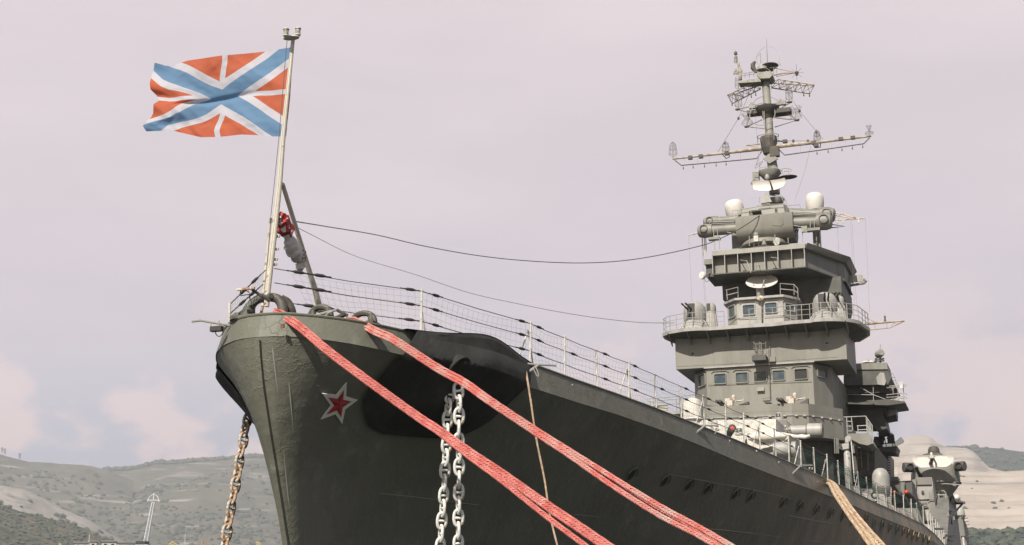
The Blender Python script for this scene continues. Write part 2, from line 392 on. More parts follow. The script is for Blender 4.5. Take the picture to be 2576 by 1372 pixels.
# --- anchor bolsters, black painted, bulging from the flare
def bulge(s, z):
    a = max(0, 1-((s-4.5)/2.65)**2) if abs(s-4.5) < 2.65 else 0
    return .62*(a**1.3)*sst(8.05, 9.0, z)*(1-.25*sst(10, 10.7, z))
PATCH = [(987, 838), (1040, 841), (1100, 847), (1180, 843), (1240, 868), (1300, 900), (1327, 912), (1318, 950), (1305, 978), (1270, 1008), (1240, 1032), (1205, 1062), (1170, 1085), (1130, 1103), (1080, 1104), (1000, 1098), (950, 1092), (920, 1075), (905, 1045), (905, 1010), (918, 980), (945, 952), (970, 925), (987, 903), (1000, 870)]
def shell(s, z):
    zk = knz(s)
    if z <= zk: return V((hb(s, z), s, z))
    t = (z-zk)/(rimz(s)-zk); return V((lerp(knx(s-tab(STEM, 10.05)), tab(RIM, s-tab(STEM, 10.05)-.12*t), min(t, 1)), s, z))
def bolhit0(p):
    d = ray(*p); t = 25.
    while t < 60:
        q = CAM+d*t
        if q.y > 0 and q.z < rimz(q.y) and q.x < shell(q.y, q.z).x+bulge(q.y, q.z)+.03: break
        t += .03
    return q
HM = bolhit0((1155, 930)); print('hawse', HM)
sz = []
for k in range(len(PATCH)):
    h = hullhit(PATCH[k]); sz.append((h.y, min(h.z, rimz(h.y)) ))
sz[0] = (2.65, rimz(2.65)); sz[1] = (3.3, rimz(3)); sz[2] = (4.1, rimz(4)); sz[3] = (5.2, rimz(5)); sz[4] = (6.1, rimz(6)); sz[5] = (6.9, rimz(7)); sz[6] = (7.35, rimz(7.2))
c0 = (4.9, 9.55)
for side in (1, -1):
    b = MB(); b.m = 0; nr = 22; nn = len(sz)*3; ring = []
    for i in range(nr+1):
        t = i/nr; r = []
        for j in range(nn):
            k = j//3; fr = (j % 3)/3; a = sz[k]; c = sz[(k+1) % len(sz)]
            s_ = lerp(a[0], c[0], fr); z_ = lerp(a[1], c[1], fr); s2 = lerp(c0[0], s_, t); z2 = lerp(c0[1], z_, t)
            z2 = min(z2, rimz(s2)+.03)
            p = shell(s2, z2); bu = bulge(s2, z2)*(1 if side > 0 else .62)
            zz = z2 + (.26*math.exp(-((s2-4.9)/1.3)**2) if z2 > rimz(s2)-.1 else 0)
            lump = .09*noise.noise(V((s2*1.3, z2*1.6, side)))*(1 if t < .95 else 0)
            p = V((p.x+bu+.025+lump, p.y-.15*bu, zz)); p.x *= side; r.append(p)
        ring.append(r)
    for i in range(nr):
        vs = ring[i]+ring[i+1]; b.add(vs, [(j, (j+1) % nn, nn+(j+1) % nn, nn+j) for j in range(nn)])
    # top shelf closing the bulge to the deck
    top = [q for q in ring[nr] if q.z > rimz(q.y)-.02]
    bol = b.build('anchor_bolster', BLACK, ship, smooth=True, fix=True)
    b = MB()
    ss = [2.4+.25*i for i in range(21)]
    oute = [V((side*(shell(s, rimz(s)).x+bulge(s, rimz(s))*(1 if side > 0 else .62)+.03), s-.15*bulge(s, rimz(s)), rimz(s)+.02+.26*math.exp(-((s-4.9)/1.3)**2))) for s in ss]
    inn = [V((side*(shell(s, rimz(s)).x-.3), s, rimz(s)-.02)) for s in ss]
    b.grid([oute, inn]); b.build('bolster_top', BLACK, bol, smooth=True)
    # hawse pipe mouth
    hc = V((side*HM.x, HM.y, HM.z)); ax = V((side*.75, -.1, -.65)).normalized()
    if side < 0: continue
    b = MB(); u = ax.orthogonal().normalized(); q = ax.cross(u)
    b.tube([hc+ax*(-.02)+(u*math.cos(a)*.34+q*math.sin(a)*.34) for a in [i*math.pi/10 for i in range(20)]], .035, 8, closed=True)
    b.lathe(hc, [(.33, -.06), (.3, -.5)], ax, 20); b.build('hawse_mouth', BLACK, bol, smooth=True)
# --- red star
starpts = [Z3(1340, 838), Z3(1335, 948), Z3(1424, 975), Z3(1325, 1048), Z3(1305, 1165), Z3(1248, 1085), Z3(1133, 1138), Z3(1215, 1022), Z3(1144, 922), Z3(1258, 935)]
H = [hullhit(p) for p in starpts]; cen = sum(H, V())/10; n0 = hnorm(cen)
H = [p-n0*((p-cen).dot(n0)) for p in H]
b = MB(); A0 = [p-n0*.06 for p in H]; A1 = [p+n0*.045 for p in H]; b.loft(A0, A1); st = b.build('star_emblem', STARW, ship)
b = MB(); inn = [cen+(p-cen)*(.66 if i % 2 == 0 else .60)+n0*.052 for i, p in enumerate(H)]
b.add(inn+[cen+n0*.10], [(i, (i+1) % 10, 10) for i in range(10)]); b.build('red_field', RED, st)
# --- side scuttles with brows
sc_list = [(Z7, 395, 860, 500, 755), (Z7, 665, 915, 765, 805), (Z7, 860, 945, 955, 845), (Z7, 1010, 975, 1105, 875), (Z7, 1235, 1015, 1330, 920), (Z7, 1362, 1035, 1450, 945), (Z7, 1625, 1075, 1710, 1000), (Z7, 1765, 1105, 1840, 1030), (Z7, 1898, 1130, 1975, 1065)]
sc_list += [(E5, 80, 480, 205, 360), (E5, 300, 510, 415, 405), (E5, 485, 565, 600, 455), (E5, 650, 600, 765, 490), (E5, 790, 645, 860, 570), (E5, 970, 600, 1020, 560), (E5, 1065, 690, 1130, 590), (E5, 1170, 725, 1235, 620), (E5, 1275, 755, 1330, 655), (E5, 1375, 775, 1420, 680), (E5, 1455, 800, 1500, 705), (E5, 1530, 815, 1565, 725), (E5, 1600, 835, 1630, 745), (E5, 1665, 850, 1690, 765), (E5, 1740, 870, 1765, 790), (E5, 1810, 885, 1830, 815)]
for zf, x0, y0, x1, y1 in sc_list:
    c = hullhit(((zf(x0, y0)[0]+zf(x1, y1)[0])/2, (zf(x0, y0)[1]+zf(x1, y1)[1])/2)); n0 = hnorm(c)
    r = .24; t = V((0, 1, 0)); t = (t-n0*t.dot(n0)).normalized(); u = n0.cross(t); u = u if u.z > 0 else -u
    b = MB(); b.lathe(c-n0*.05, [(r, 0), (r, .07), (r*.8, .07), (r*.8, .056)], n0, 16)
    b.m = 1; b.lathe(c, [(r*.8, .0), (r*.8, .012)], n0, 16); b.m = 0
    arc = [c+n0*.06+(t*math.cos(a)+u*math.sin(a))*r*1.3 for a in [math.pi*(.02+.96*i/10) for i in range(11)]]
    b.tube(arc, .03, 6); b.m = 2
    b.build('porthole', [HULL, BLKGLASS, RUSTB], hull, smooth=True)
# rust runs under scuttles aft
b = MB()
for k in range(70):
    s = random.uniform(44, 120); z = random.uniform(4.6, 8.3); ln = random.uniform(.5, 2.6); wd = random.uniform(.03, .13)
    pts = []
    G_ = []
    for i in range(5):
        zz = z-ln*i/4; h = hb(s, zz); wv = wd*(1-i/4.2)
        G_.append([V((hb(s-wv, zz)+.006, s-wv, zz)), V((hb(s+wv, zz)+.006, s+wv, zz))])
    b.grid(G_)
b.build('rust_streaks', RUSTB, hull, smooth=True)
# pale scuppers on the strake
for p in (Z4(1730, 870), Z4(1880, 955), M5(1178, 1140), M5(908, 1038), M7(185, 660), M7(760, 908), Z7(118, 175), M5(1400, 1250)):
    h = hullhit(p); b = MB(); b.lathe(h, [(.05, -.02), (.05, .05), (.03, .07)], (1, 0, .1), 10); b.build('scupper', LGREY, hull, smooth=True)

# ------------------------------------------------------------------ bow fittings
x0 = -.2
def tb(name, pts, r, m, par, n=8, smooth=True, sm=0):
    b = MB(); P = smoothpath(pts, sm) if sm else pts
    if isinstance(r, (list, tuple)) and sm:
        rr = [lerp(r[min(int(i/sm), len(r)-1)], r[min(int(i/sm)+1, len(r)-1)], (i % sm)/sm) for i in range(len(P))]
    else: rr = r
    b.tube(P, rr, n); return b.build(name, m, par, smooth=smooth)
s1 = .45
fl = MB()
def Sb(x, y, s=s1): return S(BZ(x, y), s)
P = smoothpath([Sb(630, 815), Sb(655, 700), Sb(705, 560), Sb(830, 450), Sb(1000, 410), Sb(1170, 430), Sb(1255, 520), Sb(1285, 640), Sb(1300, 780)], 6)
k = len(P); fl.tube(P, [lerp(.20, .105, sst(0, .35, i/k)) if i/k < .5 else lerp(.105, .13, (i/k-.5)*2) for i in range(k)], 12)
P = smoothpath([Sb(1250, 430, .6), Sb(1370, 500, .7), Sb(1440, 620, .75), Sb(1480, 740, .8), Sb(1600, 815, .8)], 5); fl.tube(P, .10, 10)
P = [Sb(360, 820), Sb(430, 760), Sb(500, 760)]; fl.tube(P, .1, 8)
fl.cyl(Sb(1075, 385, .3), Sb(1075, 385, .6), .06); fl.lathe(Sb(640, 815), [(.42, -.05), (.4, .02), (.25, .06)], (0, 0, 1), 16)
fl.build('bow_chock', BROWN, ship, smooth=True)
# roller fairlead
def fairlead(P0, wd, ht, s, tilt=0):
    b = MB(); c = P0
    b.box(c+V((0, 0, .03)), (wd, .45, .08))
    n = 10; arch = [c+V((wd*.42*math.cos(a), 0, ht*.2+ht*.72*math.sin(a))) for a in [math.pi*i/n for i in range(n+1)]]
    arch = [c+V((wd*.42, 0, .05))]+arch+[c+V((-wd*.42, 0, .05))]
    b.tube(arch, .075, 8); b.cyl(c+V((-wd*.3, 0, .05)), c+V((-wd*.3, 0, ht*.8)), .09, .07); b.cyl(c+V((wd*.3, 0, .05)), c+V((wd*.3, 0, ht*.8)), .1, .08)
    b.box(c+V((0, .1, ht*.92)), (wd*.5, .2, .06))
    return b.build('fairlead', BROWN, ship, smooth=True)
fairlead(S(Z3(1140, 352), 1.35), .66, .34, 1.35)
fairlead(S(Z3(1475, 400), 2.1), .72, .34, 2.1)
b = MB(); b.box(S(Z3(842, 402), -.35), (.09, .04, .09)); b.build('rust_plate', RUSTB, ship)

# jackstaff
base = X((668, 770), x0); js = thing('flagstaff', base, 'white painted steel flagstaff at the very bow with two glass lanterns on its top bar', 'flagpole')
P = [X((671, 772), x0), X((672, 742), x0), X((690, 585), x0), X((703, 462), x0), X((712, 345), x0), X((736, 110), x0), X((738, 95), x0)]
tb('pole', P, [.06, .075, .075, .07, .062, .05, .045], STAFF, js, 12)
P = [X(BZ(870, 790), x0-.1), X(BZ(920, 560), x0-.12), X(BZ(935, 250), x0-.13), X(Z2(745, 480), x0-.12), X(Z2(752, 430), x0-.05)]
tb('stay_pipe', P, .035, RUSTY, js, 8)
tb('brace', [X((803, 773), x0), X((794, 735), x0), X((768, 650), x0), X((711, 464), x0)], [.085, .075, .065, .055], STAFF, js, 10)
b = MB(); b.box(X((707, 463), x0), (.1, .14, .07)); b.box(X((803, 776), x0)+V((0, .05, 0)), (.2, .25, .16)); b.build('brace_shoe', STAFF, js)
for y in (430, 580, 680, 760, 800): b = MB(); p = X(Z2(800-(y-430)*.1, y), x0); b.box(p+V((.06, .03, 0)), (.09, .05, .05)); b.build('cleat', STAFF, js)
b = MB(); a = X((708, 97), x0); c = X((757, 94), x0); cc = (a+c)/2
b.lathe(cc, [(.05, -.03), (.22, -.012), (.22, .012), (.05, .03)], (0, .05, 1), 20)
for v in b.v: v.y = cc.y+(v.y-cc.y)*.5
b.build('lantern_plate', STAFF, js, smooth=True)
for q in ((719, 93), (749, 91)):
    c = X(q, x0); b = MB(); b.lathe(c, [(.05, 0), (.075, .02), (.075, .05)], n=14); b.lathe(c, [(.015, .04), (.015, .19), (.08, .19), (.08, .21), (.05, .235), (.02, .24)], n=14)
    ln = b.build('lantern', STAFF, js, smooth=True)
    b = MB(); b.lathe(c, [(.062, .05), (.07, .085), (.062, .12), (.07, .15), (.062, .185)], n=14); b.build('lens', LAMPG, ln, smooth=True)
tb('halyard', [X(Z1(1368, 240), x0), X(Z1(1362, 300), x0-.02), X(Z1(1300, 1050), x0), X(Z2(785, 100), x0), X(Z2(750, 430), x0), X(Z2(722, 800), x0)], .008, WIRE, js, 4)
tb('halyard', [X(Z1(1425, 240), x0), X(Z1(1415, 300), x0)], .008, WIRE, js, 4)
# flag
top = [(1412, 295), (1340, 305), (1200, 330), (1000, 350), (800, 366), (650, 390), (530, 407), (450, 432), (400, 446), (345, 452), (300, 438), (250, 425)]
bot = [(1360, 1050), (1280, 1048), (1190, 1048), (1100, 1036), (980, 1032), (800, 1052), (640, 1055), (500, 1022), (385, 995), (330, 1000), (260, 1002), (180, 1006)]
ho = [(1412, 295), (1414, 360), (1410, 450), (1404, 560), (1396, 700), (1384, 820), (1372, 930), (1360, 1050)]
fly = [(250, 425), (240, 490), (222, 540), (208, 600), (214, 650), (265, 700), (292, 742), (240, 775), (238, 850), (218, 890), (175, 925), (150, 960), (180, 1006)]
def rs(T, t):
    Ls = [0]
    for a, c in zip(T, T[1:]): Ls.append(Ls[-1]+math.hypot(a[0]-c[0], a[1]-c[1]))
    d = t*Ls[-1]
    for i in range(len(T)-1):
        if d <= Ls[i+1]+1e-9:
            f = (d-Ls[i])/(Ls[i+1]-Ls[i]); return (lerp(T[i][0], T[i+1][0], f), lerp(T[i][1], T[i+1][1], f))
    return T[-1]
nu, nv = 110, 64; vs = []; uv = []
for j in range(nv+1):
    v_ = j/nv
    for i in range(nu+1):
        u_ = i/nu; a = rs(top, u_); b_ = rs(bot, u_); h = rs(ho, v_); f = rs(fly, v_)
        c = [[top[0], bot[0]], [top[-1], bot[-1]]]; q = []
        for ax in (0, 1):
            q.append((1-v_)*a[ax]+v_*b_[ax]+(1-u_)*h[ax]+u_*f[ax]-((1-u_)*(1-v_)*c[0][0][ax]+(1-u_)*v_*c[0][1][ax]+u_*(1-v_)*c[1][0][ax]+u_*v_*c[1][1][ax]))
        wv = .15*u_*math.sin(6.2*u_-2.2*v_+.4)*sst(0, .25, u_)+.16*noise.noise(V((u_*2.6+v_*1.6, v_*1.7-u_*.5, 3)))*sst(0, .25, u_)+.045*abs(noise.noise(V((u_*7+v_*5, v_*2.2-u_*1.2, 7))))*sst(.0, .15, u_)
        wv += .05*sst(.7, 1, u_)*math.sin(19*v_+6*u_)+.01*noise.noise(V((u_*22, v_*16, 1)))+.05*noise.noise(V((u_*5, v_*5, 0)))
        wv += .10*math.exp(-((v_-(.52+.18*(u_-.45)))/.035)**2)*sst(.15, .4, u_)*sst(.95, .6, u_)
        vs.append(S(Z1(*q), 1.1+wv)); uv.append((u_, v_))
me = bpy.data.meshes.new('flag'); fo = X((712, 345), x0)
fs = [(j*(nu+1)+i, j*(nu+1)+i+1, (j+1)*(nu+1)+i+1, (j+1)*(nu+1)+i) for j in range(nv) for i in range(nu)]
me.from_pydata([tuple(v-fo) for v in vs], [], fs); ul = me.uv_layers.new(name='UVMap')
for lp in me.loops: ul.data[lp.index].uv = uv[lp.vertex_index]
me.polygons.foreach_set('use_smooth', [True]*len(me.polygons))
fm = bpy.data.materials.new('naval_jack_cloth'); fm.use_nodes = True; t = fm.node_tree; n = t.nodes; l = t.links
pb = n['Principled BSDF']; pb.inputs['Roughness'].default_value = .75
uvn = n.new('ShaderNodeUVMap'); spn = n.new('ShaderNodeSeparateXYZ'); l.new(uvn.outputs[0], spn.inputs[0])
def M(op, a, b=None, c=None):
    x = n.new('ShaderNodeMath'); x.operation = op
    for i, q in enumerate((a, b, c)):
        if q is None: continue
        if isinstance(q, (int, float)): x.inputs[i].default_value = q
        else: l.new(q, x.inputs[i])
    return x.outputs[0]
u_, v_ = spn.outputs[0], spn.outputs[1]
d1 = M('ABSOLUTE', M('SUBTRACT', u_, v_)); d2 = M('ABSOLUTE', M('SUBTRACT', M('ADD', u_, v_), 1.0)); dm = M('MINIMUM', d1, d2)
blue = M('LESS_THAN', dm, .098); wht = M('LESS_THAN', dm, .195)
cr = M('MAXIMUM', M('LESS_THAN', M('ABSOLUTE', M('SUBTRACT', u_, .485)), .019), M('LESS_THAN', M('ABSOLUTE', M('SUBTRACT', v_, .49)), .028)); wht = M('MAXIMUM', wht, cr)
def mx(f, a, b):
    x = n.new('ShaderNodeMix'); x.data_type = 'RGBA'; l.new(f, x.inputs[0])
    for i, c in ((6, a), (7, b)):
        if isinstance(c, tuple): x.inputs[i].default_value = c
        else: l.new(c, x.inputs[i])
    return x.outputs[2]
cc_ = mx(blue, mx(wht, (.60, .14, .065, 1), (.66, .65, .70, 1)), (.16, .30, .48, 1))
l.new(cc_, pb.inputs['Base Color']); tr = n.new('ShaderNodeBsdfTranslucent'); l.new(cc_, tr.inputs[0])
ms = n.new('ShaderNodeMixShader'); ms.inputs[0].default_value = .5; l.new(pb.outputs[0], ms.inputs[1]); l.new(tr.outputs[0], ms.inputs[2]); l.new(ms.outputs[0], n['Material Output'].inputs[0])
me.materials.append(fm)
fo_ = bpy.data.objects.new('flag', me); fo_.location = fo; COL.objects.link(fo_)
tag(fo_, 'orange-red flag with a blue and white diagonal cross streaming from the bow flagstaff', 'flag')
# furled flag in a bag
ff = thing('furled_flag', X(Z2(930, 600), x0), 'furled flag bundled in a translucent white bag, tied between flagstaff and its brace', 'furled flag')
b = MB(); P = smoothpath([X(Z2(*q), x0+.03) for q in ((870, 570), (900, 620), (930, 690), (965, 745), (985, 765), (985, 790), (985, 820), (1000, 850))], 5)
R0 = [.06, .16, .19, .15, .085, .10, .14, .02]; k = len(P)
b.tube(P, [lerp(R0[min(i//5, 7)], R0[min(i//5+1, 7)], (i % 5)/5)*(1+.1*math.sin(i*1.9)) for i in range(k)], 14)
for v in b.v: v += V((noise.noise(v*7), noise.noise(v*7+V((3, 3, 3))), 0))*.05
b.build('bag', BAG, ff, smooth=True)
b = MB(); P = smoothpath([X(Z2(*q), x0+.02) for q in ((812, 410), (840, 450), (860, 500), (870, 550), (865, 575))], 5)
b.tube(P, [.03]+[.12]*3+[.18]*6+[.2]*6+[.16]*3+[.05]*(len(P)-19), 12)
for v in b.v: v += V((noise.noise(v*9), noise.noise(v*9+V((3, 3, 3))), noise.noise(v*8)))*.06
b.build('cloth', CLOTHR, ff, smooth=True)
for y in (710, 745, 768): 
    c = X(Z2(975, y), x0+.03); b = MB(); b.tube([c+V((.0, .16*math.cos(a), .03*math.sin(a)))+V((.16*math.sin(a), 0, 0)) for a in [i*math.pi/8 for i in range(16)]], .01, 5, closed=True); b.build('lashing', WIRE, ff)

# ------------------------------------------------------------------ ropes
def braid(name, pts, A, r, pitch, m, label, cat, group=None, n=6, B=None, ns=12):
    B = B or A*.8; P = smoothpath(pts, 30); o = MB()
    Ls = [0]
    for a, c in zip(P, P[1:]): Ls.append(Ls[-1]+(c-a).length)
    tot = Ls[-1]; N_ = int(tot/pitch*ns); fr = []; j = 0
    for i in range(N_+1):
        d = tot*i/N_
        while j < len(Ls)-2 and Ls[j+1] < d: j += 1
        t = (d-Ls[j])/max(Ls[j+1]-Ls[j], 1e-9); p = P[j].lerp(P[j+1], t); tg = (P[j+1]-P[j]).normalized()
        vw = (p-CAM).normalized(); lat = tg.cross(vw).normalized(); dep = lat.cross(tg).normalized(); fr.append((d, p, lat, dep))
    for side_ in (-1, 1):                       # two counter-laid halves give the plaited chevrons
        for k in range(3):
            ph = 2*math.pi*k/3+(.4 if side_ > 0 else 0); path = []
            for d, p, lat, dep in fr:
                th = side_*2*math.pi*d/pitch+ph; wob = 1+.10*math.sin(d*1.9+k+side_)
                path.append(p+lat*(side_*A*.5*wob+A*.42*math.cos(th))+dep*(A*.5*math.sin(th)+.004*math.sin(d*5+k)))
            o.tube(path, A*.46, 5)
    ob = o.build(name, m, None, smooth=True, fix=False)
    loc = P[0].copy(); ob.data.transform(Matrix.Translation(-loc)); ob.location = loc
    return tag(ob, label, cat, group)
GR = 'mooring ropes from the bow'
def line(zq, d0, d1, ext=None):
    n_ = len(zq); P = [AT(q, lerp(d0, d1, i/(n_-1))) for i, q in enumerate(zq)]
    if ext:
        l_ = P[-1].copy()
        P += [l_.lerp(V(ext), k/8) for k in range(1, 9)]
    return P
cA = X((705, 790), .1); dA = (cA-CAM).dot(F_)
Qend = V((8.5, -26, 1.7))
BOLA, BOLB, BOLC = AT((2250, 1850), 26.5), AT((2479, 1790), 27.3), AT((2455, 1700), 50)
for q_ in (BOLA, BOLB, BOLC): q_.z = 2.25
print('bollards', BOLA, BOLB, BOLC)
def offs(pts, off):
    o = []
    for i, p in enumerate(pts):
        a_ = pts[max(i-1, 0)]; c_ = pts[min(i+1, len(pts)-1)]; dx, dy = c_[0]-a_[0], c_[1]-a_[1]; l_ = math.hypot(dx, dy); k = off[i] if isinstance(off, list) else off; k = k*.78 if abs(k) < 9 else k*.9
        o.append((p[0]-dy/l_*k, p[1]+dx/l_*k))
    return o
ctr1 = [(690, 784), (716, 796), Z3(1000, 425), Z3(1200, 597), Z3(1500, 822), Z3(1900, 1110), Z6(600, 292), Z6(900, 505), Z6(1200, 705), Z6(1600, 995), Z6(1900, 1200), Z6(2330, 1490)]
braid('mooring_rope', line(offs(ctr1, [2, 2, 2, 2, 3, 4, 6, 10, 15, 22, 27, 31]), dA+.15, 26.8, BOLA), .042, .023, .21, ROPER, 'brick-red braided rope from the bow chock, lowest of three, parting from its bundle lower down', 'rope', GR, n=4)
braid('mooring_rope', line(offs(ctr1, [-5, -6, -6, -6, -6, -6, -7, -7, -8, -9, -10, -11]), dA+.05, 27.2, BOLA), .044, .025, .22, ROPER, 'brick-red braided rope forming the upper edge of the bundle from the bow chock', 'rope', GR, n=4)
braid('mooring_rope', line(offs(ctr1, [5, 6, 6, 6, 6, 6, 5, 4, 3, 3, 3, 3]), dA-.12, 27.0, BOLA), .044, .025, .22, ROPER, 'brick-red braided rope in the middle of the bundle from the bow chock', 'rope', GR, n=4)
cB = S(Z3(1380, 350), 2.0); dB = (cB-CAM).dot(F_)
ctr2 = [Z3(1345, 352), Z3(1440, 375), Z3(1590, 452), Z4(340, 508), Z4(680, 728), (1169, 964), (1232, 1009), (1343, 1083), (1423, 1134), (1503, 1187), Z7(400, 922), Z7(700, 1105), Z7(1000, 1262), Z7(1330, 1455)]
braid('mooring_rope', line(offs(ctr2, [5, 6, 6, 6, 6, 6, 6, 6, 7, 9, 11, 12, 11, 11]), dB-.1, 27, BOLB), .042, .024, .21, ROPEF, 'faded pink braided rope from the second fairlead, lower of the pair', 'rope', GR, n=4)
braid('mooring_rope', line(offs(ctr2, [-5, -6, -6, -6, -6, -6, -6, -6, -7, -9, -10, -11, -10, -10]), dB, 27.2, BOLB), .044, .025, .22, ROPEF, 'faded red and pale braided rope from the second fairlead, front of the upper pair', 'rope', GR, n=4)
braid('mooring_rope', line(offs(ctr2, [0, 0, 0, 0, 0, 0, 0, -1, -1, -2, -2, -3, -2, -1]), dB+.15, 27.5, BOLB), .042, .024, .21, ROPER, 'red braided rope from the second fairlead, lying behind the faded one', 'rope', GR, n=4)
# tan rope further aft
c1 = [E5(505, 95), E5(560, 115), E5(610, 160), E5(640, 210), E5(705, 300), E5(850, 505), E5(1000, 685), E5(1230, 940)]
h0 = hullhit(E5(560, 125)); dC = (h0-CAM).dot(F_)
braid('mooring_rope', line(c1, dC+.3, 52, BOLC), .11, .04, .5, ROPET, 'tan frayed rope hanging over the ship side below the small deck crane, upper strand', 'rope', 'tan mooring ropes amidships')
c2 = [E5(500, 88), E5(550, 105), E5(590, 170), E5(620, 235), E5(690, 340), E5(820, 535), E5(960, 725), E5(1100, 930)]
braid('mooring_rope', line(c2, dC, 51, BOLC), .10, .04, .5, ROPET, 'tan rope hanging over the ship side below the small deck crane, lower strand', 'rope', 'tan mooring ropes amidships')
# thin hanging line
hp = hullhit((1329, 925)); dh = (hp-CAM).dot(F_)
P = line([Z4(1365, 695), Z4(1380, 760), Z4(1400, 880), Z4(1430, 1080), Z6(1470, 0), Z6(1520, 350), Z6(1600, 750), Z6(1650, 1080), Z6(1735, 1430)], dh-.4, dh-3)
braid('heaving_line', P, .019, .014, .12, ROPET, 'thin twisted line hanging down the hull side from a small bracket', 'rope', n=3, ns=8)

# ------------------------------------------------------------------ chains
def linkmesh(L_, W_, d, m):
    b = MB(); r = d/2; hw = W_/2-r; hl = L_/2-r; pts = []
    for i in range(24):
        a = 2*math.pi*i/24; x = math.cos(a); z = math.sin(a)
        pts.append(V((hw*math.copysign(abs(x)**.75, x), 0, hl*math.copysign(abs(z)**.9, z))))
    b.tube(pts, r, 10, closed=True); b.tube([V((-hw, 0, 0)), V((0, 0, 0)), V((hw, 0, 0))], [r*1.0, r*.7, r*1.0], 8)
    me = b.build('link', m, None, smooth=True, fix=False); data = me.data; bpy.data.objects.remove(me); return data
def chain(P, L_, W_, d, m, label, grp, tw0=0.2):
    P = smoothpath(P, 40); data = linkmesh(L_, W_, d, m); th = thing('anchor_chain', P[0], label, 'chain', grp); pitch = L_-2*d*1.02
    Ls = [0]
    for a, c in zip(P, P[1:]): Ls.append(Ls[-1]+(c-a).length)
    i = 0; dist = L_/2; j = 0
    while dist < Ls[-1]:
        while Ls[j+1] < dist: j += 1
        t = (dist-Ls[j])/(Ls[j+1]-Ls[j]); p = P[j].lerp(P[j+1], t); ax = (P[j]-P[j+1]).normalized()
        vw = (p-CAM).normalized(); lat = ax.cross(vw).normalized()
        tw = tw0+(i % 2)*math.pi/2+.15*math.sin(i*1.7); xx = Matrix.Rotation(tw, 3, ax) @ lat; yy = ax.cross(xx)
        o = bpy.data.objects.new('link', data); COL.objects.link(o); o.parent = th
        o.matrix_local = Matrix(((xx.x, yy.x, ax.x, p.x-P[0].x), (xx.y, yy.y, ax.y, p.y-P[0].y), (xx.z, yy.z, ax.z, p.z-P[0].z), (0, 0, 0, 1)))
        dist += pitch; i += 1
    return th
def bolhit(p):
    d = ray(*p); t = 25.
    while t < 60:
        q = CAM+d*t
        if q.y > 0 and q.z < rimz(q.y) and q.x < shell(q.y, q.z).x+bulge(q.y, q.z)+.03: break
        t += .03
    return q
hm = bolhit((1152, 965)); dH = (hm-CAM).dot(F_)
print('hawse proj', hm, dH)
dch = dH-.12
chain(line([(1150, 960), (1153, 985), (1155, 1020), (1154, 1094), (1155, 1171), (1154, 1240), (1153, 1320), (1153, 1400)], dch, dch-.15), .47, .30, .078, CHAINM, 'pale grey studded chain hanging from the port hawse, right one of the two', 'anchor chains')
chain(line([(1140, 970), (1133, 990), (1127, 1030), (1124, 1105), (1120, 1171), (1116, 1246), (1111, 1318), (1106, 1400)], dch+.1, dch-.05), .47, .30, .078, CHAINM, 'pale grey studded chain hanging from the port hawse, left one of the two', 'anchor chains', .35)
hs = V((-3.45, 5.0, 8.95)); dS = (hs-CAM).dot(F_)
chain(line([Z5(2150, 215), Z5(2110, 330), Z5(2085, 480), Z5(2058, 620), Z5(2028, 800), Z5(1998, 960), Z5(1962, 1160), Z5(1930, 1340), Z5(1910, 1440)], dS, dS-2.5), .50, .31, .085, CHAINR, 'rust-stained chain hanging from the far side of the bow', 'anchor chains', .55)
b = MB(); P0 = [AT(Z5(*q), dS-2.6) for q in ((2065, 10), (2085, 5), (2120, 100), (2170, 235), (2165, 262), (2125, 200), (2095, 110))]; b.ext(P0, .05); pn = b.build('draught_mark_plate', STARW, ship)
b = MB(); P0 = [AT(Z5(*q), dS-2.64) for q in ((2088, 95), (2112, 100), (2170, 232), (2168, 260), (2125, 200))]; b.ext(P0, .03); b.build('red_stripe', ORANGE, pn)

# ------------------------------------------------------------------ deck safety railings
def dpt(s, z=0, side=1, inset=.1): return V((side*(tab(RIM, s+.1)-inset), s, rimz(s)+z))
def rim_s(px):
    lo_, hi_ = .3, 140.
    best = None
    def pxof(s):
        q = dpt(s)-CAM; return CX+F*q.dot(R_)/q.dot(F_)
    a, c = (1.5, 130.)
    for _ in range(40):
        m_ = (a+c)/2
        if pxof(m_) < px: a = m_
        else: c = m_
    return a
def stanmesh(h, m):
    b = MB(); b.cyl((0, 0, 0), (0, 0, h), .033, .028, 8); b.lathe((0, 0, h), [(.036, -.03), (.036, .01), (.02, .025)], n=8)
    for z in (.38, .76): b.cyl((0, -.05, z*h), (0, .05, z*h), .014, n=6)
    b.lathe((0, 0, 0), [(.07, 0), (.07, .03), (.04, .05)], n=8)
    o = b.build('stanchion', m, None, smooth=True); d = o.data; bpy.data.objects.remove(o); return d
def brmesh(h, m):
    b = MB(); b.cyl((0, 0, h*.82), (0, .42, 0), .022, n=6); o = b.build('stanchion_brace', m, None, smooth=True); d = o.data; bpy.data.objects.remove(o); return d
def tbmesh():
    b = MB(); b.lathe((0, 0, 0), [(.012, -.27), (.018, -.25), (.012, -.18), (.02, -.13), (.04, -.07), (.04, .07), (.02, .13), (.012, .18), (.02, .22), (.01, .27)], (0, 1, 0), 8)
    o = b.build('turnbuckle', GUNM, None, smooth=True); d = o.data; bpy.data.objects.remove(o); return d
SD = stanmesh(1.17, WHITE); BD = brmesh(1.17, WHITE); TD = tbmesh()
def inst(name, data, par, p, rot=None, scale=1.):
    o = bpy.data.objects.new(name, data); COL.objects.link(o); o.parent = par; o.location = V(p)-wloc(par)
    if rot: o.rotation_euler = rot
    o.scale = (scale,)*3; return o
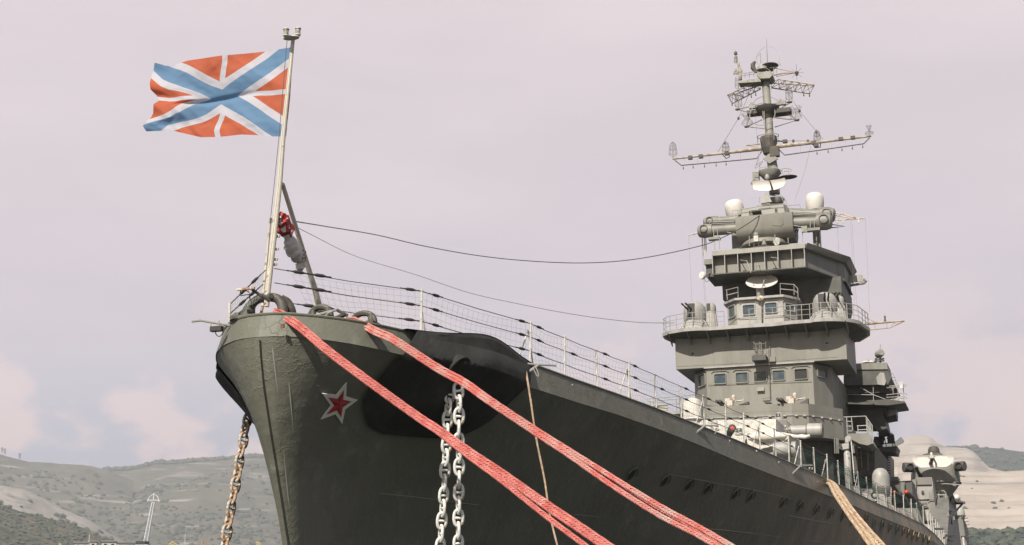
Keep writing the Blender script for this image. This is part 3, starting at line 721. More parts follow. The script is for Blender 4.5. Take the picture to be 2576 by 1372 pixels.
def netting(P0, P1, Q0, Q1, par, m, r, nx, nz, bow=.16, sag=.1):
    "net between a top edge P0-P1 and a bottom edge Q0-Q1, bellied outwards"
    b = MB(); G_ = []
    for j in range(nz+1):
        v_ = j/nz; row = []
        for i in range(nx+1):
            u_ = i/nx; p = P0.lerp(P1, u_).lerp(Q0.lerp(Q1, u_), v_)
            s_ = math.sin(math.pi*u_); p = p+V((-.5*bow*math.sin(math.pi*v_)*(.4+s_), 0, -sag*s_*(1-v_)+.05*math.sin(9*u_+4*v_)*v_))
            p += V((0, bow*.7*math.sin(math.pi*v_*1.1+.4*s_)*(.5+u_), 0)); row.append(p)
        G_.append(row)
    for row in G_: b.tube(row, r, 3)
    for i in range(nx+1): b.tube([G_[j][i] for j in range(nz+1)], r, 3)
    return b.build('net', m, par, fix=False)
stx = [1059, 1333, 1420, 1503, 1582, 1651, 1714, 1772, 1826, 1872, 1912, 1952, 1985, 2015]
ST = [rim_s(x) for x in stx]
while ST[-1] < 84: ST.append(ST[-1]+2.35)
rl = thing('safety_railing', dpt(ST[0]), 'three-wire railing with pale net along the port edge of the foredeck', 'railing')
rg = thing('safety_railing', dpt(ST[13]), 'railing with dark green net and white stanchions along the deck edge beside the deck crane', 'railing')
HS = (1.14, .77, .38)
for i, s in enumerate(ST):
    par = rl if i < 13 else rg; p = dpt(s); 
    inst('stanchion', SD, par, p, (random.uniform(-.03, .03), random.uniform(-.03, .03), 0))
    if i in (0, 1, 4, 7, 10, 13) or (i > 13 and i % 2 == 0): inst('stanchion_brace', BD, par, p+V((-.04, .0, 0))); 
    if i in (1, 4, 7, 10, 13, 15, 18): inst('stanchion_brace', BD, par, p+V((-.04, 0, 0)), (0, 0, math.radians(150)))
    if i+1 < len(ST):
        q = dpt(ST[i+1]); dv = (q-p).normalized()
        for h in HS:
            if i < 24:
                b = MB(); b.tube([p+V((0, 0, h)), p.lerp(q, .5)+V((0, 0, h-.02)), q+V((0, 0, h))], .011, 5); b.build('wire', WIRE, par)
            if i < 13 and (i in (0, 1, 3, 4, 6, 7, 9, 10) or h == .77):
                inst('turnbuckle', TD, par, p+dv*.55+V((0, 0, h)), (math.asin(dv.z), 0, -math.atan2(dv.x, dv.y)))
            if i == 0: inst('turnbuckle', TD, par, q-dv*.35+V((0, 0, h)), (math.asin(dv.z), 0, -math.atan2(dv.x, dv.y)))
        if i < 13: netting(p+V((0, 0, 1.13)), q+V((0, 0, 1.13)), p+V((0, 0, .08)), q+V((0, 0, .08)), par, NETM, .0024, max(int((q-p).length/.2), 5), 6)
        elif i < 26: netting(p+V((0, 0, 1.1)), q+V((0, 0, 1.1)), p+V((0, 0, .03)), q+V((0, 0, .03)), par, GNET, .008, 15, 9, .12)
# second green net inside
bpts = []
# bow bay: flagstaff to first stanchion, and port-to-starboard side
bw = thing('safety_railing', X((690, 676), x0), 'bow railing wires and net running from the flagstaff to the first stanchions', 'railing')
p1 = dpt(ST[0])
tops = [X((690, 676), x0), X((690, 712), x0), X((722, 762), x0)]
for a, h in zip(tops, HS):
    b_ = p1+V((0, 0, h)); dv = (b_-a).normalized(); b = MB(); b.tube([a, a.lerp(b_, .5)+V((0, 0, -.03)), b_], .011, 5); b.build('wire', WIRE, bw)
    for t_ in (.16, .3): inst('turnbuckle', TD, bw, a.lerp(b_, t_), (math.asin(dv.z), 0, -math.atan2(dv.x, dv.y)), 1.1)
    inst('turnbuckle', TD, bw, b_-dv*.3, (math.asin(dv.z), 0, -math.atan2(dv.x, dv.y)))
netting(X((735, 690), x0), p1+V((0, 0, 1.13)), X((790, 800), x0), p1+V((0, 0, .12)), bw, NETM, .0024, 18, 7, .1, .05)
sbase = S((577, 812), .5); stt = S((578, 763), .5)
b = MB(); b.cyl(sbase, stt, .04, .035, 8); b.build('stanchion', WHITE, bw)
for a, c in (((668, 680), (578, 766)), ((662, 715), (578, 790)), ((662, 748), (577, 806))):
    A_, C_ = X(a, x0), S(c, .5); b = MB(); b.tube([A_, C_], .014, 5); b.build('wire', WIRE, bw); dv = (A_-C_).normalized()
    for t_ in (.3, .62): inst('turnbuckle', TD, bw, A_.lerp(C_, t_), (math.asin(dv.z), 0, -math.atan2(dv.x, dv.y)), .9)
netting(X((664, 682), x0), stt, X((655, 762), x0), sbase+V((0, 0, .1)), bw, NETM, .0024, 13, 7, .1, .1)

# floodlights on brackets at the bow
fl1 = thing('floodlight', S((575, 815), .3), 'dark floodlight hanging below a pale arm that sticks out left of the bow', 'floodlight', 'deck edge floodlights')
tb('arm', [S((482, 809), .0), S((505, 806), .1), S((578, 819), .3)], .032, LGREY, fl1, 6)
b = MB(); c = S((545, 828), .05); b.box(c, (.30, .12, .12)); b.build('lamp_housing', GUNM, fl1)
b = MB(); [b.box(c+V((x, -.065, -.01)), (.012, .01, .08)) for x in [-.13+.026*i for i in range(11)]]; b.build('cooling_fins', DGREY, fl1)
tb('bracket', [S(Z2(282, 1260), .05), S(Z2(282, 1290), .05)], .012, LGREY, fl1, 5); tb('bracket', [S(Z2(345, 1240), .05), S(Z2(345, 1290), .05)], .012, LGREY, fl1, 5)
tb('cable', [S(Z2(*q), .1) for q in ((385, 1275), (378, 1330), (350, 1365), (322, 1350), (318, 1320))], .012, WIRE, fl1, 5, sm=4)
fl2 = thing('floodlight', S((680, 757), .2), 'rusty T-shaped lamp bracket leaning left over the bow chock', 'floodlight', 'deck edge floodlights')
tb('arm', [S((634, 729), -.1), S((678, 758), .2)], .035, BROWN, fl2, 6)
b = MB(); b.box(S((618, 727), -.15), (.46, .06, .05)); b.build('crossbar', RUSTY, fl2)
tb('lamp_frame', [S(BZ(*q), -.1) for q in ((510, 280), (512, 380), (690, 355), (650, 300), (600, 290))], .014, GUNM, fl2, 5)
tb('cable', [S(BZ(*q), 0) for q in ((680, 360), (685, 440), (720, 500), (790, 500), (850, 450), (880, 420))], .016, WIRE, fl2, 5, sm=4)
fl3 = thing('floodlight', S((765, 804), .7), 'pale lamp arm lying low over the deck edge between the two fairleads', 'floodlight', 'deck edge floodlights')
tb('arm', [S(Z3(985, 352), .6), S(Z3(1130, 310), .9), S(Z3(1268, 275), 1.2)], .03, LGREY, fl3, 6); tb('arm_end', [S(Z3(1268, 275), 1.2), S(Z3(1355, 320), 1.3)], .04, BROWN, fl3, 6)
b = MB(); b.box(S(Z3(1282, 332), 1.2), (.34, .14, .06), Matrix.Rotation(-.3, 3, 'Y')); b.build('lamp_housing', GUNM, fl3)
tb('cable', [S(Z3(*q), .8) for q in ((1000, 355), (1080, 368), (1150, 350), (1200, 300), (1230, 290))], .012, WHITE, fl3, 5, sm=4)
def edge_arm(base, P1, P2, P3, lab):
    sB = base; t = thing('lamp_bracket', P1, lab, 'lamp bracket', 'lamp brackets along the deck edge')
    tb('arm', [P1, P2], .03, LGREY, t, 6); tb('brace', [P1.lerp(P2, .45), P3], .035, LGREY, t, 6); return t
h = hullhit(Z4(1345, 720)); e1 = edge_arm(h, S(Z4(1370, 697), h.y-.1), S(Z4(1615, 711), h.y+.6), S(Z4(1395, 765), h.y-.1), 'white bracket arm on the deck edge right of the black anchor patch')
tb('cable', [S(Z4(*q), h.y) for q in ((1450, 710), (1440, 740), (1470, 795), (1478, 780), (1455, 720))], .012, LGREY, e1, 5, sm=3)
h = hullhit(M5(590, 900)); e2 = edge_arm(h, S(M5(560, 878), h.y), S(M5(805, 882), h.y+1), S(M5(570, 965), h.y-.3), 'white bracket arm with a small lamp left of the red star')
tb('lamp', [S(M5(780, 920), h.y+1), S(M5(815, 922), h.y+1)], .05, LGREY, e2, 6); tb('cable', [S(M5(*q), h.y+.8) for q in ((700, 880), (750, 900), (785, 935), (770, 965))], .015, LGREY, e2, 5, sm=3)
h = hullhit(M5(1560, 1300)); e3 = edge_arm(h, S(M5(1530, 1280), h.y), S(M5(1745, 1278), h.y+1.5), S(M5(1545, 1362), h.y-.5), 'white bracket arm with a lamp in front of the green netting')
tb('lamp', [S(M5(1710, 1310), h.y+1.5), S(M5(1750, 1312), h.y+1.5)], .06, LGREY, e3, 6)
b = MB(); b.cyl(dpt(6.6, .12, inset=.35)+V((0, -.15, 0)), dpt(6.6, .12, inset=.35)+V((.05, .22, 0)), .14, n=14); vt = b.build('deck_ventilator', LGREY, ship, smooth=True)

# ------------------------------------------------------------------ superstructure
def part(name, b, m, par=ship, smooth=False): return b.build(name, m, par, smooth=smooth)
sW = 68.15
zWb, zWt = S(M5(1250, 900), sW).z, S(M5(1250, 284), sW).z
FL, FR = S(M5(692, 480), sW), S(M5(1757, 480), sW); FL2, FR2 = S(M5(572, 480), 69.9), S(M5(1945, 480), 70.2)
pl = [(FL2.x, 69.9), (FL.x, sW), (FR.x, sW), (FR2.x, 70.2), (FR2.x, 80), (FL2.x, 80)]
b = MB(); b.plan(pl, zWb, zWt); wh = part('wheelhouse', b, GREY)
def quadpart(name, zf, x0_, y0_, x1_, y1_, p0, n, m, par, proud=.10, th=.06, glass=None, brow=True, inset=.045):
    n = n.normalized(); n = -n if n.dot(CAM-p0) < 0 else n
    u = V((0, 0, 1)).cross(n).normalized()
    a = onp(zf(x0_, y0_), p0, n); c = onp(zf(x1_, y1_), p0, n); o = (a+c)/2
    hw = abs((c-a).dot(u))/2; hh = abs(c.z-a.z)/2; up = V((0, 0, 1)); b = MB()
    def rr(w_, h_, d, k=.22):
        r = min(w_, h_)*k; P = []
        for cx_, cz_, a0 in ((1, 1, 0), (-1, 1, 90), (-1, -1, 180), (1, -1, 270)):
            for t_ in (0, 45, 90):
                an = math.radians(a0+t_); P.append(o+u*(cx_*(w_-r)+r*math.cos(an))+up*(cz_*(h_-r)+r*math.sin(an))+n*d)
        return P
    if glass:
        A_, B_, C_, D_ = rr(hw+inset, hh+inset, .004), rr(hw+inset, hh+inset, proud), rr(hw, hh, proud), rr(hw, hh, .012)
        for P_, Q_ in ((A_, B_), (B_, C_), (C_, D_)):
            k = len(P_); b.add(P_+Q_, [(i, (i+1) % k, k+(i+1) % k, k+i) for i in range(k)])
        b.m = 1; b.add(D_, [tuple(range(len(D_)))]); b.m = 0
        if brow: b.tube([o+u*(-hw-.22)+up*(hh+.10)+n*.03, o+u*(-hw-.05)+up*(hh+.22)+n*.05, o+u*(hw+.05)+up*(hh+.22)+n*.05, o+u*(hw+.22)+up*(hh+.10)+n*.03], .03, 5)
        return b.build(name, [m, glass], par, fix=True)
    b.loft(rr(hw, hh, 0.003), rr(hw, hh, proud)); return b.build(name, m, par)
nf = V((0, -1, 0)); nL = V((FL.y-FL2.y, -(FL.x-FL2.x), 0)); nR = V((FR2.y-FR.y, -(FR2.x-FR.x), 0))
for i, (a, y0_, c, y1_) in enumerate([(768, 372, 882, 458), (984, 359, 1102, 446), (1164, 348, 1290, 436), (1349, 337, 1469, 426), (1569, 323, 1696, 413)]):
    quadpart('window', M5, a, y0_, c, y1_, FL, nf, GREY, wh, glass=(GLASS, GLASS, GLASSD, GLASS, BLKGLASS)[i], brow=(i != 2))
quadpart('window', M5, 618, 390, 682, 474, FL, nL, GREY, wh, glass=GLASSD); quadpart('window', M5, 1790, 322, 1885, 408, FR, nR, GREY, wh, glass=GLASS)
# side windows in the shade
for s in (73, 75.6): quadpart('window', lambda x, y: (x, y), *[q for q in (0, 0, 0, 0)], FR2, V((1, 0, 0)), GREY, wh, glass=BLKGLASS) if False else None
# wing box above
zB0 = S(M5(383, 320), 68).z; zP = S(M3(1210, 905), 66.6).z
xBL, xBR = S(M5(380, 200), 68).x, S(M6(588, 120), 68).x
b = MB(); b.plan([(xBL, 74.5), (xBL, 68), (xBR, 68), (xBR, 74.2)], zB0, zP-.25); wb = part('bridge_wing_box', b, GREY)
b = MB(); b.box(((FL.x+FR.x)/2, 68.05, zB0-.02), (FR.x-FL.x+.3, .16, .10)); b.build('eaves_strip', LGREY, wb)
for q in ((M5, 532, 152, 566, 176), (M5, 1873, 45, 1908, 70)): quadpart('vent_grille', *q, V((0, 68, 0)), nf, LGREY, wb, proud=.04, glass=BROWN, brow=False, inset=.03)
b = MB(); b.box(S(M5(1345, 220), 67.9), (.45, .25, .35)); b.build('junction_box', GREY, wb)
tb('pipe', [S(M5(1318, -10), 67.9), S(M5(1322, 190), 67.9)], .035, GREY, wb, 6); tb('pipe', [S(M5(1305, 240), 67.9), S(M5(1322, 600), 67.95), S(M5(1245, 608), 67.95)], .04, GREY, wb, 6)
b = MB(); b.box(S(M5(1228, 518), 68.0), (.5, .12, .25)); bb = b.build('loudspeaker_box', LGREY, wb)
# weld lines and stays on the front walls
for q in ((M5, 1340, 0, 1420, 268), (M5, 1640, 0, 1700, 240), (M5, 760, 60, 762, 300)): tb('weld_line', [S(q[0](q[1], q[2]), 67.98), S(q[0](q[3], q[4]), 67.98)], .012, GREY, wb, 4)
tb('weld_line', [S(M5(395, 290), 67.99), S(M5(1200, 250), 67.99), S(M5(2000, 195), 67.99)], .014, GREY, wb, 4)
for x in (915, 1500, 1700): tb('weld_line', [S(M5(x, 480), sW-.01), S(M5(x+8, 650), sW-.01)], .012, GREY, wh, 4)
tb('handrail', [S(M5(700, 470), sW-.1), S(M5(1740, 432), sW-.1)], .016, GREY, wh, 4)
# ladder cage under the platform
lad = MB()
for a, c in (((1172, -20), (1192, 195)), ((1232, -20), (1240, 205))): lad.tube([S(M5(*a), 67.6), S(M5(*c), 67.6)], .03, 6)
for i in range(9):
    y = 10+22*i; lad.tube([S(M5(1173+i*2, y), 67.6), S(M5(1233+i, y+3), 67.6)], .02, 5)
lad.build('ladder', GREY, wb)
lad = MB()
for i in range(3):
    y = 50+55*i; lad.tube([S(M5(1150, y), 67.5), S(M5(1165, y+10), 66.9), S(M5(1265, y+15), 66.9), S(M5(1290, y), 67.5)], .022, 5)
for x in (1160, 1215, 1275): lad.tube([S(M5(x, 40), 66.95), S(M5(x+12, 185), 66.95)], .02, 5)
lad.build('ladder_cage', GREY, wb)
b = MB(); b.box(S(M5(1222, 215), 67.4), (.95, 1.0, .35)); b.build('ladder_landing', DGREY, wb)
# platform with rounded sponsons
lip = [M3(150, 1020), M3(180, 1002), M3(230, 985), M3(310, 970), M3(400, 955), M3(510, 945), M3(620, 941), M3(720, 940), M3(900, 928), M3(1210, 905), M3(1500, 888), M4(500, 862), M4(640, 852), M4(740, 845), M4(780, 835), M4(880, 828), M4(1000, 825), M4(1110, 828), M4(1200, 835), M4(1280, 848), M4(1340, 865), M4(1390, 905)]
LP = [Z(p, zP) for p in lip]; pl = [(p.x, p.y) for p in LP]
pl = [(pl[0][0]+1.2, pl[0][1]+4.2), (pl[0][0]+.25, pl[0][1]+2.6), (pl[0][0]-.05, pl[0][1]+1.0)]+pl+[(pl[-1][0]+.25, pl[-1][1]+1.5), (pl[-1][0]+.1, pl[-1][1]+3), (pl[-1][0]-.8, pl[-1][1]+5)]
print('platform', [(round(a, 1), round(c, 1)) for a, c in pl], zP)
b = MB(); b.plan(pl, zP-.24, zP); pf = part('gun_platform', b, LGREY)
b = MB()
cxp = (xBL+xBR)/2
und = [(lerp(x, cxp, .03), lerp(y, 71, .03)) for x, y in pl]; und2 = [(lerp(x, cxp, .22) if abs(x-cxp) > 3 else x, max(lerp(y, 71, .5), 68.02)) for x, y in pl]
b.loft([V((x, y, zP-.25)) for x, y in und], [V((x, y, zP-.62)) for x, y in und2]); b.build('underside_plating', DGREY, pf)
b = MB()
for x in [xBL-.2+i*(xBR-xBL+.4)/9 for i in range(10)]:
    ys = min([y for (xx, y) in pl if abs(xx-x) < 1.6] or [67]); b.add([V((x-.03, ys+.15, zP-.26)), V((x+.03, ys+.15, zP-.26)), V((x+.03, 68, zP-.26)), V((x-.03, 68, zP-.26)), V((x-.03, 68, zP-.95)), V((x+.03, 68, zP-.95))], [(0, 1, 2, 3), (3, 2, 5, 4), (0, 3, 4), (1, 2, 5), (0, 1, 5, 4)]); b.build('bracket_plate', GREY, pf); b = MB()
pass
def rail(name, pts, h, lab, m=LGREY, r=.028, nr=3, step=1.1, grp=None, extra=None, thing_=True):
    t = thing(name, pts[0], lab, 'railing', grp)
    pts = [V(p) for p in pts]
    for a, c in zip(pts, pts[1:]):
        n_ = max(1, round((c-a).length/step))
        for i in range(n_+(1 if c is pts[-1] else 0)):
            p = a.lerp(c, i/n_); b = MB(); b.cyl(p, p+V((0, 0, h)), r, n=6); b.build('post', m, t)
    for k in range(nr):
        b = MB(); b.tube([p+V((0, 0, h*(1-k/nr))) for p in pts], r*(.9 if k == 0 else .6), 5); b.build('rail', m, t)
    return t
ins = [V((lerp(x, cxp, .012), y+.08, zP)) for x, y in pl[2:-1]]
rail('platform_railing', ins[:10], 1.05, 'wire railing round the left sponson of the gun platform', r=.026, step=1.3)
rail('platform_railing', ins[10:17], 1.05, 'wire railing in front of the upper wheelhouse windows', r=.026, step=1.5)
rail('platform_railing', ins[16:], 1.05, 'white railing round the right sponson of the gun platform', r=.03, step=.9)
# upper wheelhouse
sU = 69.6
zUt = S(M3(1200, 612), sU).z
UL, UR = S(M3(1062, 760), sU), S(M3(1625, 740), sU); UL2, UR2 = S(M3(945, 760), 70.6), S(M3(1790, 720), 70.9)
b = MB(); b.plan([(UL2.x, 70.6), (UL.x, sU), (UR.x, sU), (UR2.x, 70.9), (UR2.x, 77), (UL2.x, 77)], zP, zUt); uw = part('upper_wheelhouse', b, LGREY)
e = .25; zt2 = S(M3(1200, 575), sU-e).z
b = MB(); b.plan([(UL2.x-e, 70.5), (UL.x-.1, sU-e), (UR.x+.1, sU-e), (UR2.x+e, 70.8), (UR2.x+e, 77), (UL2.x-e, 77)], zUt, zt2); part('roof_slab', b, LGREY, uw)
for q in ((M3, 1133, 680, 1277, 786), (M3, 1405, 655, 1550, 762)): quadpart('window', *q, UL, nf, LGREY, uw, glass=GLASS)
quadpart('window', M3, 962, 705, 1046, 808, UL, V((UL.y-UL2.y, -(UL.x-UL2.x), 0)), LGREY, uw, glass=GLASS); quadpart('window', M3, 1640, 652, 1755, 757, UR, V((UR2.y-UR.y, -(UR2.x-UR.x), 0)), LGREY, uw, glass=GLASS)
tb('pipe', [S(M3(1362, 560), sU-.3), S(M3(1368, 900), sU-.1)], .05, DGREY, uw, 6)
tb('handrail', [S(M3(955, 870), 70.2), S(M3(1085, 835), sU-.1), S(M3(1300, 825), sU-.1)], .025, GREY, uw, 5); tb('handrail', [S(M3(1395, 818), sU-.1), S(M3(1620, 800), sU-.1), S(M3(1780, 820), 70.6)], .025, GREY, uw, 5)
def flatrail(pp, s_, zf, lab):
    t = thing('roof_railing', S(zf(*pp[0][0]), s_), lab, 'railing')
    for q in pp: tb('bar', [S(zf(*a), s_+(a[2] if len(a) > 2 else 0) if False else s_) for a in q], .032, LGREY, t, 6)
    return t
flatrail([[(943, 610), (935, 490), (1072, 455), (1075, 578)], [(930, 555), (1070, 520)], [(925, 492), (940, 488)]], sU+.2, M3, 'short white railing at the left edge of the upper wheelhouse roof')
flatrail([[(1590, 545), (1587, 410), (1755, 423), (1758, 552)], [(1590, 478), (1755, 492)], [(1755, 423), (1800, 470), (1805, 580)], [(1755, 492), (1802, 525)]], sU+.2, M3, 'short white railing at the right edge of the upper wheelhouse roof')
# tower trunk and flared neck
sR = 69.3
zRb = (S(M2(455, 1028), sR).z+S(M2(1308, 950), sR).z)/2; zLb = (S(M2(452, 857), sR).z+S(M2(1300, 782), sR).z)/2; zLt = (S(M2(450, 810), sR).z+S(M2(1296, 730), sR).z)/2
xRL, xRR = S(M2(455, 930), sR).x, S(M2(1306, 870), sR).x
print('ribbed', xRL, xRR, zRb, zLb, zLt, 'wheel', FL.x, FR.x, zWb, zWt, 'box', xBL, xBR, zB0, 'up', zUt)
tl, tr_ = xRL+.1, xRR+1.4
b = MB(); tx0, tx1 = UL2.x+.2, UR2.x+1.5
b.loft([V((tx0, 73.6, zP)), V((tx1, 73.6, zP)), V((tx1, 80, zP)), V((tx0, 80, zP))], [V((tl+.75, 73.0, zRb-2.1)), V((tr_+.3, 73.0, zRb-2.1)), V((tr_+.3, 80, zRb-2.1)), V((tl+.75, 80, zRb-2.1))])
b.loft([V((tl+.75, 73.0, zRb-2.1)), V((tr_+.3, 73.0, zRb-2.1)), V((tr_+.3, 80, zRb-2.1)), V((tl+.75, 80, zRb-2.1))], [V((tl, 72.4, zRb-1.2)), V((tr_+.6, 72.8, zRb-1.2)), V((tr_+.6, 80, zRb-1.2)), V((tl, 80, zRb-1.2))], capA=False)
b.loft([V((tl, 72.4, zRb-1.2)), V((tr_+.6, 72.8, zRb-1.2)), V((tr_+.6, 80, zRb-1.2)), V((tl, 80, zRb-1.2))], [V((tl, 72.3, zRb-.02)), V((tr_+.6, 72.8, zRb-.02)), V((tr_+.6, 80, zRb-.02)), V((tl, 80, zRb-.02))], capA=False)
part('tower_trunk', b, DGREY)  # dark tone puts the overhead platform's shadow into the trunk's colour
# ribbed upper platform
b = MB(); bk = .62; bw0 = MB()
bw0.add([V((xRL, sR+bk, zRb)), V((xRR, sR+bk, zRb)), V((xRR, sR+bk, zLb+.02)), V((xRL, sR+bk, zLb+.02))], [(0, 1, 2, 3)])
b.plan([(xRL, sR), (xRR, sR), (xRR+2.2, 74.6), (xRR+2.2, 79), (xRL-.1, 79)], zRb-.05, zRb+.02); soffit = b; b = MB()
b.plan([(xRL+.02, sR+bk+.01), (xRR-.04, sR+bk+.01), (xRR+2.1, 74.7), (xRR+2.1, 78.9), (xRL+.05, 78.9)], zRb+.03, zLt-.12)
up_ = part('signal_platform', bw0, GREY); soffit.build('floor_plate', DGREY, up_); b.build('screened_deck', SHIPSIDE, up_)  # floor plate and side box coloured darker to stand in for shade
for x in [S(M2(q, 950), sR).x for q in (458, 570, 690, 815, 937, 1060, 1185, 1303)]:
    b = MB(); b.box((x, sR+bk/2, (zRb+zLb)/2+.02), (.05, bk, zLb-zRb)); b.build('rib', LGREY, up_)
b = MB(); b.add([V((xRL-.02, sR-.02, zLb)), V((xRR+.02, sR-.02, zLb)), V((xRR+.02, sR+.18, zLt)), V((xRL-.02, sR+.18, zLt)), V((xRL-.02, sR+bk, zLb)), V((xRR+.02, sR+bk, zLb)), V((xRR+.02, sR+bk, zLt)), V((xRL-.02, sR+bk, zLt))], [(0, 1, 2, 3), (4, 5, 6, 7), (0, 1, 5, 4), (3, 2, 6, 7), (0, 3, 7, 4), (1, 2, 6, 5)]); b.build('coaming', GREY, up_)
b = MB(); b.loft([V((xRR+.03, sR+.05, zLb)), V((xRR+2.3, 74.5, zLb)), V((xRR+2.3, 79, zLb)), V((xRR+2.1, 79, zLb)), V((xRR-.2, sR+bk, zLb))], [V((xRR+.2, sR+.1, zLt)), V((xRR+2.6, 74.4, zLt)), V((xRR+2.6, 79, zLt)), V((xRR+2.1, 79, zLt)), V((xRR, sR+bk, zLt))]); b.build('side_coaming', GREY, up_)
# wings either side at the back
sg = 74.8
a, c = S(M2(1375, 850), sg), S(M2(1556, 1195), sg); b = MB(); b.add([], []); b.plan([(a.x, sg), (c.x, sg), (c.x, sg+4), (a.x, sg+4)], c.z, S(M2(1500, 850), sg).z); b.build('signal_wing', DGREY, up_)
a, c = S(M2(382, 935), 73.5), S(M2(470, 880), 73.5); b = MB(); b.plan([(a.x, 73.5), (c.x+.4, 73.5), (c.x+.4, 77), (a.x, 77)], a.z, c.z+.0); b.build('signal_wing', GREY, up_)
a, c = S(M2(400, 1050), 73.8), S(M2(470, 935), 73.8); b = MB(); b.plan([(a.x, 73.8), (c.x+.4, 73.8), (c.x+.4, 77), (a.x, 77)], a.z, c.z); b.build('flag_locker', DGREY, up_)
b = MB(); c = S(M2(1435, 800), 74.0); b.add([S(M2(1375, 790), 73.8), S(M2(1465, 790), 73.8), S(M2(1512, 830), 75), S(M2(1500, 900), 75), S(M2(1470, 870), 73.8), S(M2(1390, 860), 73.8)], [(0, 1, 2, 3, 4, 5)]); b.ext([S(M2(1375, 790), 73.8), S(M2(1465, 790), 73.8), S(M2(1440, 840), 73.8), S(M2(1385, 835), 73.8)], .1); b.build('flared_coaming', GREY, up_)
for q in (((712, 895), (770, 900), (808, 1010)), ((990, 870), (1050, 875), (1062, 975))): tb('hook_frame', [S(M2(*a_), sR-.05) for a_ in q], .03, LGREY, up_, 5); tb('hook_frame', [S(M2(q[0][0], q[0][1]), sR-.05), S(M2(q[0][0]+60, q[0][1]+115), sR+.3)], .03, GUNM, up_, 5)
# lamps
def lamp(zf, x, y, s, k=1., lab='', grp='signal lamps'):
    c = S(zf(x, y), s); t = thing('signal_lamp', c, lab, 'lamp', grp)
    b = MB(); b.lathe(c, [(.1*k, -.22*k), (.16*k, -.2*k), (.16*k, -.12*k), (.1*k, -.1*k)], n=12); b.lathe(c, [(.12*k, .1*k), (.13*k, .16*k), (.06*k, .2*k)], n=12); b.build('housing', LGREY, t, smooth=True)
    b = MB(); b.lathe(c, [(.11*k, -.1*k), (.12*k, 0), (.11*k, .1*k)], n=12); b.build('lens', LAMPG, t, smooth=True)
lamp(M2, 877, 965, sR-.1, 1., 'small brass lamp on the lower edge of the ribbed platform'); lamp(M2, 928, 728, 70.3, 1.1, 'lantern standing on the ribbed platform just right of the white box lamp')
lamp(M2, 882, 1205, 69.4, 1.2, 'lantern under the satellite dish above the upper wheelhouse windows')
b = MB(); c = S(M2(857, 700), 70.2); b.box(c, (.32, .25, .42)); t = thing('box_lamp', c, 'white box lamp on legs in front of the rangefinder', 'lamp'); o = b.build('housing', WHITE, t)
for dx in (-.15, .15): b = MB(); b.cyl(c+V((dx, 0, -.25)), c+V((dx*1.6, 0, -1.0)), .03, n=6); b.build('leg', DGREY, t)
b = MB(); b.lathe(c+V((0, 0, .25)), [(.15, 0), (.17, .12), (.13, .2)], n=12); b.build('lens', LAMPG, t, smooth=True)
# big dish in front of trunk
dc = S(M3(1362, 385), 69.9); t = thing('satellite_dish', dc, 'white satellite dish tilted skywards above the upper wheelhouse', 'satellite dish')
hw = (S(M3(1555, 380), 69.9)-S(M3(1168, 355), 69.9)).length/2; axd = V((.05, -.60, .78)).normalized()
b = MB(); prof = [(hw*i/8, .26*hw*(i/8)**2-.26*hw) for i in range(9)]; b.lathe(dc, prof+[(hw*.99, .02), (hw*.9, .02-.05*hw)]+[(hw*i/8, .26*hw*(i/8)**2-.26*hw+.03) for i in range(7, -1, -1)], axd, 32); b.build('reflector', DOME, t, smooth=True)
tb('feed_arm', [dc+V((0, -.5, -.75)), S(M3(1385, 400), 69.2), S(M3(1392, 368), 69.2)], .05, LGREY, t, 6)
b = MB(); p = S(M3(1343, 500), 70.0); b.box(p, (.5, .4, .9)); b.build('pedestal', WHITE, t); tb('strut', [S(M3(1260, 430), 69.7), S(M3(1330, 465), 70)], .04, LGREY, t); tb('strut', [S(M3(1400, 430), 69.7), S(M3(1350, 465), 70)], .05, LGREY, t)
b = MB(); b.ell(S(M3(1345, 590), 69.3), .26, .12, .2); b.build('cable_bundle', RUSTY, t, smooth=True)

# ------------------------------------------------------------------ rangefinder director
sD = 72.6
t = thing('rangefinder_director', S(M2(925, 760), sD+1.5), 'large pale grey rangefinder house with paired arms below the mast', 'rangefinder')
xl, xr = S(M2(668, 580), sD).x, S(M2(1190, 540), sD).x; z1_ = S(M2(925, 470), sD).z; z0_ = S(M2(925, 690), sD).z; hh = z1_-z0_
prof = [(0, z1_-.05), (0, z0_+hh*.42), (.12, z0_+hh*.22), (.45, z0_+hh*.06), (.9, z0_), (2.3, z0_), (2.8, z0_+hh*.3), (2.9, z1_-.1), (2.7, z1_), (.15, z1_)]
b = MB(); b.loft([V((xl, sD+y, z)) for y, z in prof], [V((xr, sD+y, z)) for y, z in prof]); hs_ = b.build('house', GREY, t, smooth=True)
z2_ = S(M2(925, 395), sD+.3).z; xa, xb_ = S(M2(715, 450), sD+.3).x, S(M2(1155, 430), sD+.3).x
b = MB(); b.loft([V((x, y, z1_-.02)) for x, y in ((xa, sD+.3), (xb_-.3, sD+.25), (xb_, sD+.6), (xb_, sD+2.5), (xa, sD+2.5))], [V((x, y, z2_)) for x, y in ((xa+.12, sD+.5), (xb_-.4, sD+.45), (xb_-.2, sD+.8), (xb_-.2, sD+2.3), (xa+.12, sD+2.3))]); b.build('cabin', GREY, t)
quadpart('sight_port', M2, 795, 450, 808, 482, V((0, sD+.3, 0)), nf, GREY, hs_, glass=BLKGLASS, brow=False); quadpart('sight_port', M2, 1033, 430, 1047, 462, V((0, sD+.3, 0)), nf, GREY, hs_, glass=BLKGLASS, brow=False)
b = MB(); b.box(S(M2(857, 447), sD+.1), (.7, .35, .1)); b.box(S(M2(857, 460), sD+.2), (.5, .2, .14)); b.build('sight_hood', DGREY, hs_)
tb('hatch_rim', [S(M2(*q), sD-.02) for q in ((1000, 540), (1010, 575), (1085, 578), (1105, 560), (1098, 520))], .03, GREY, hs_, 5)
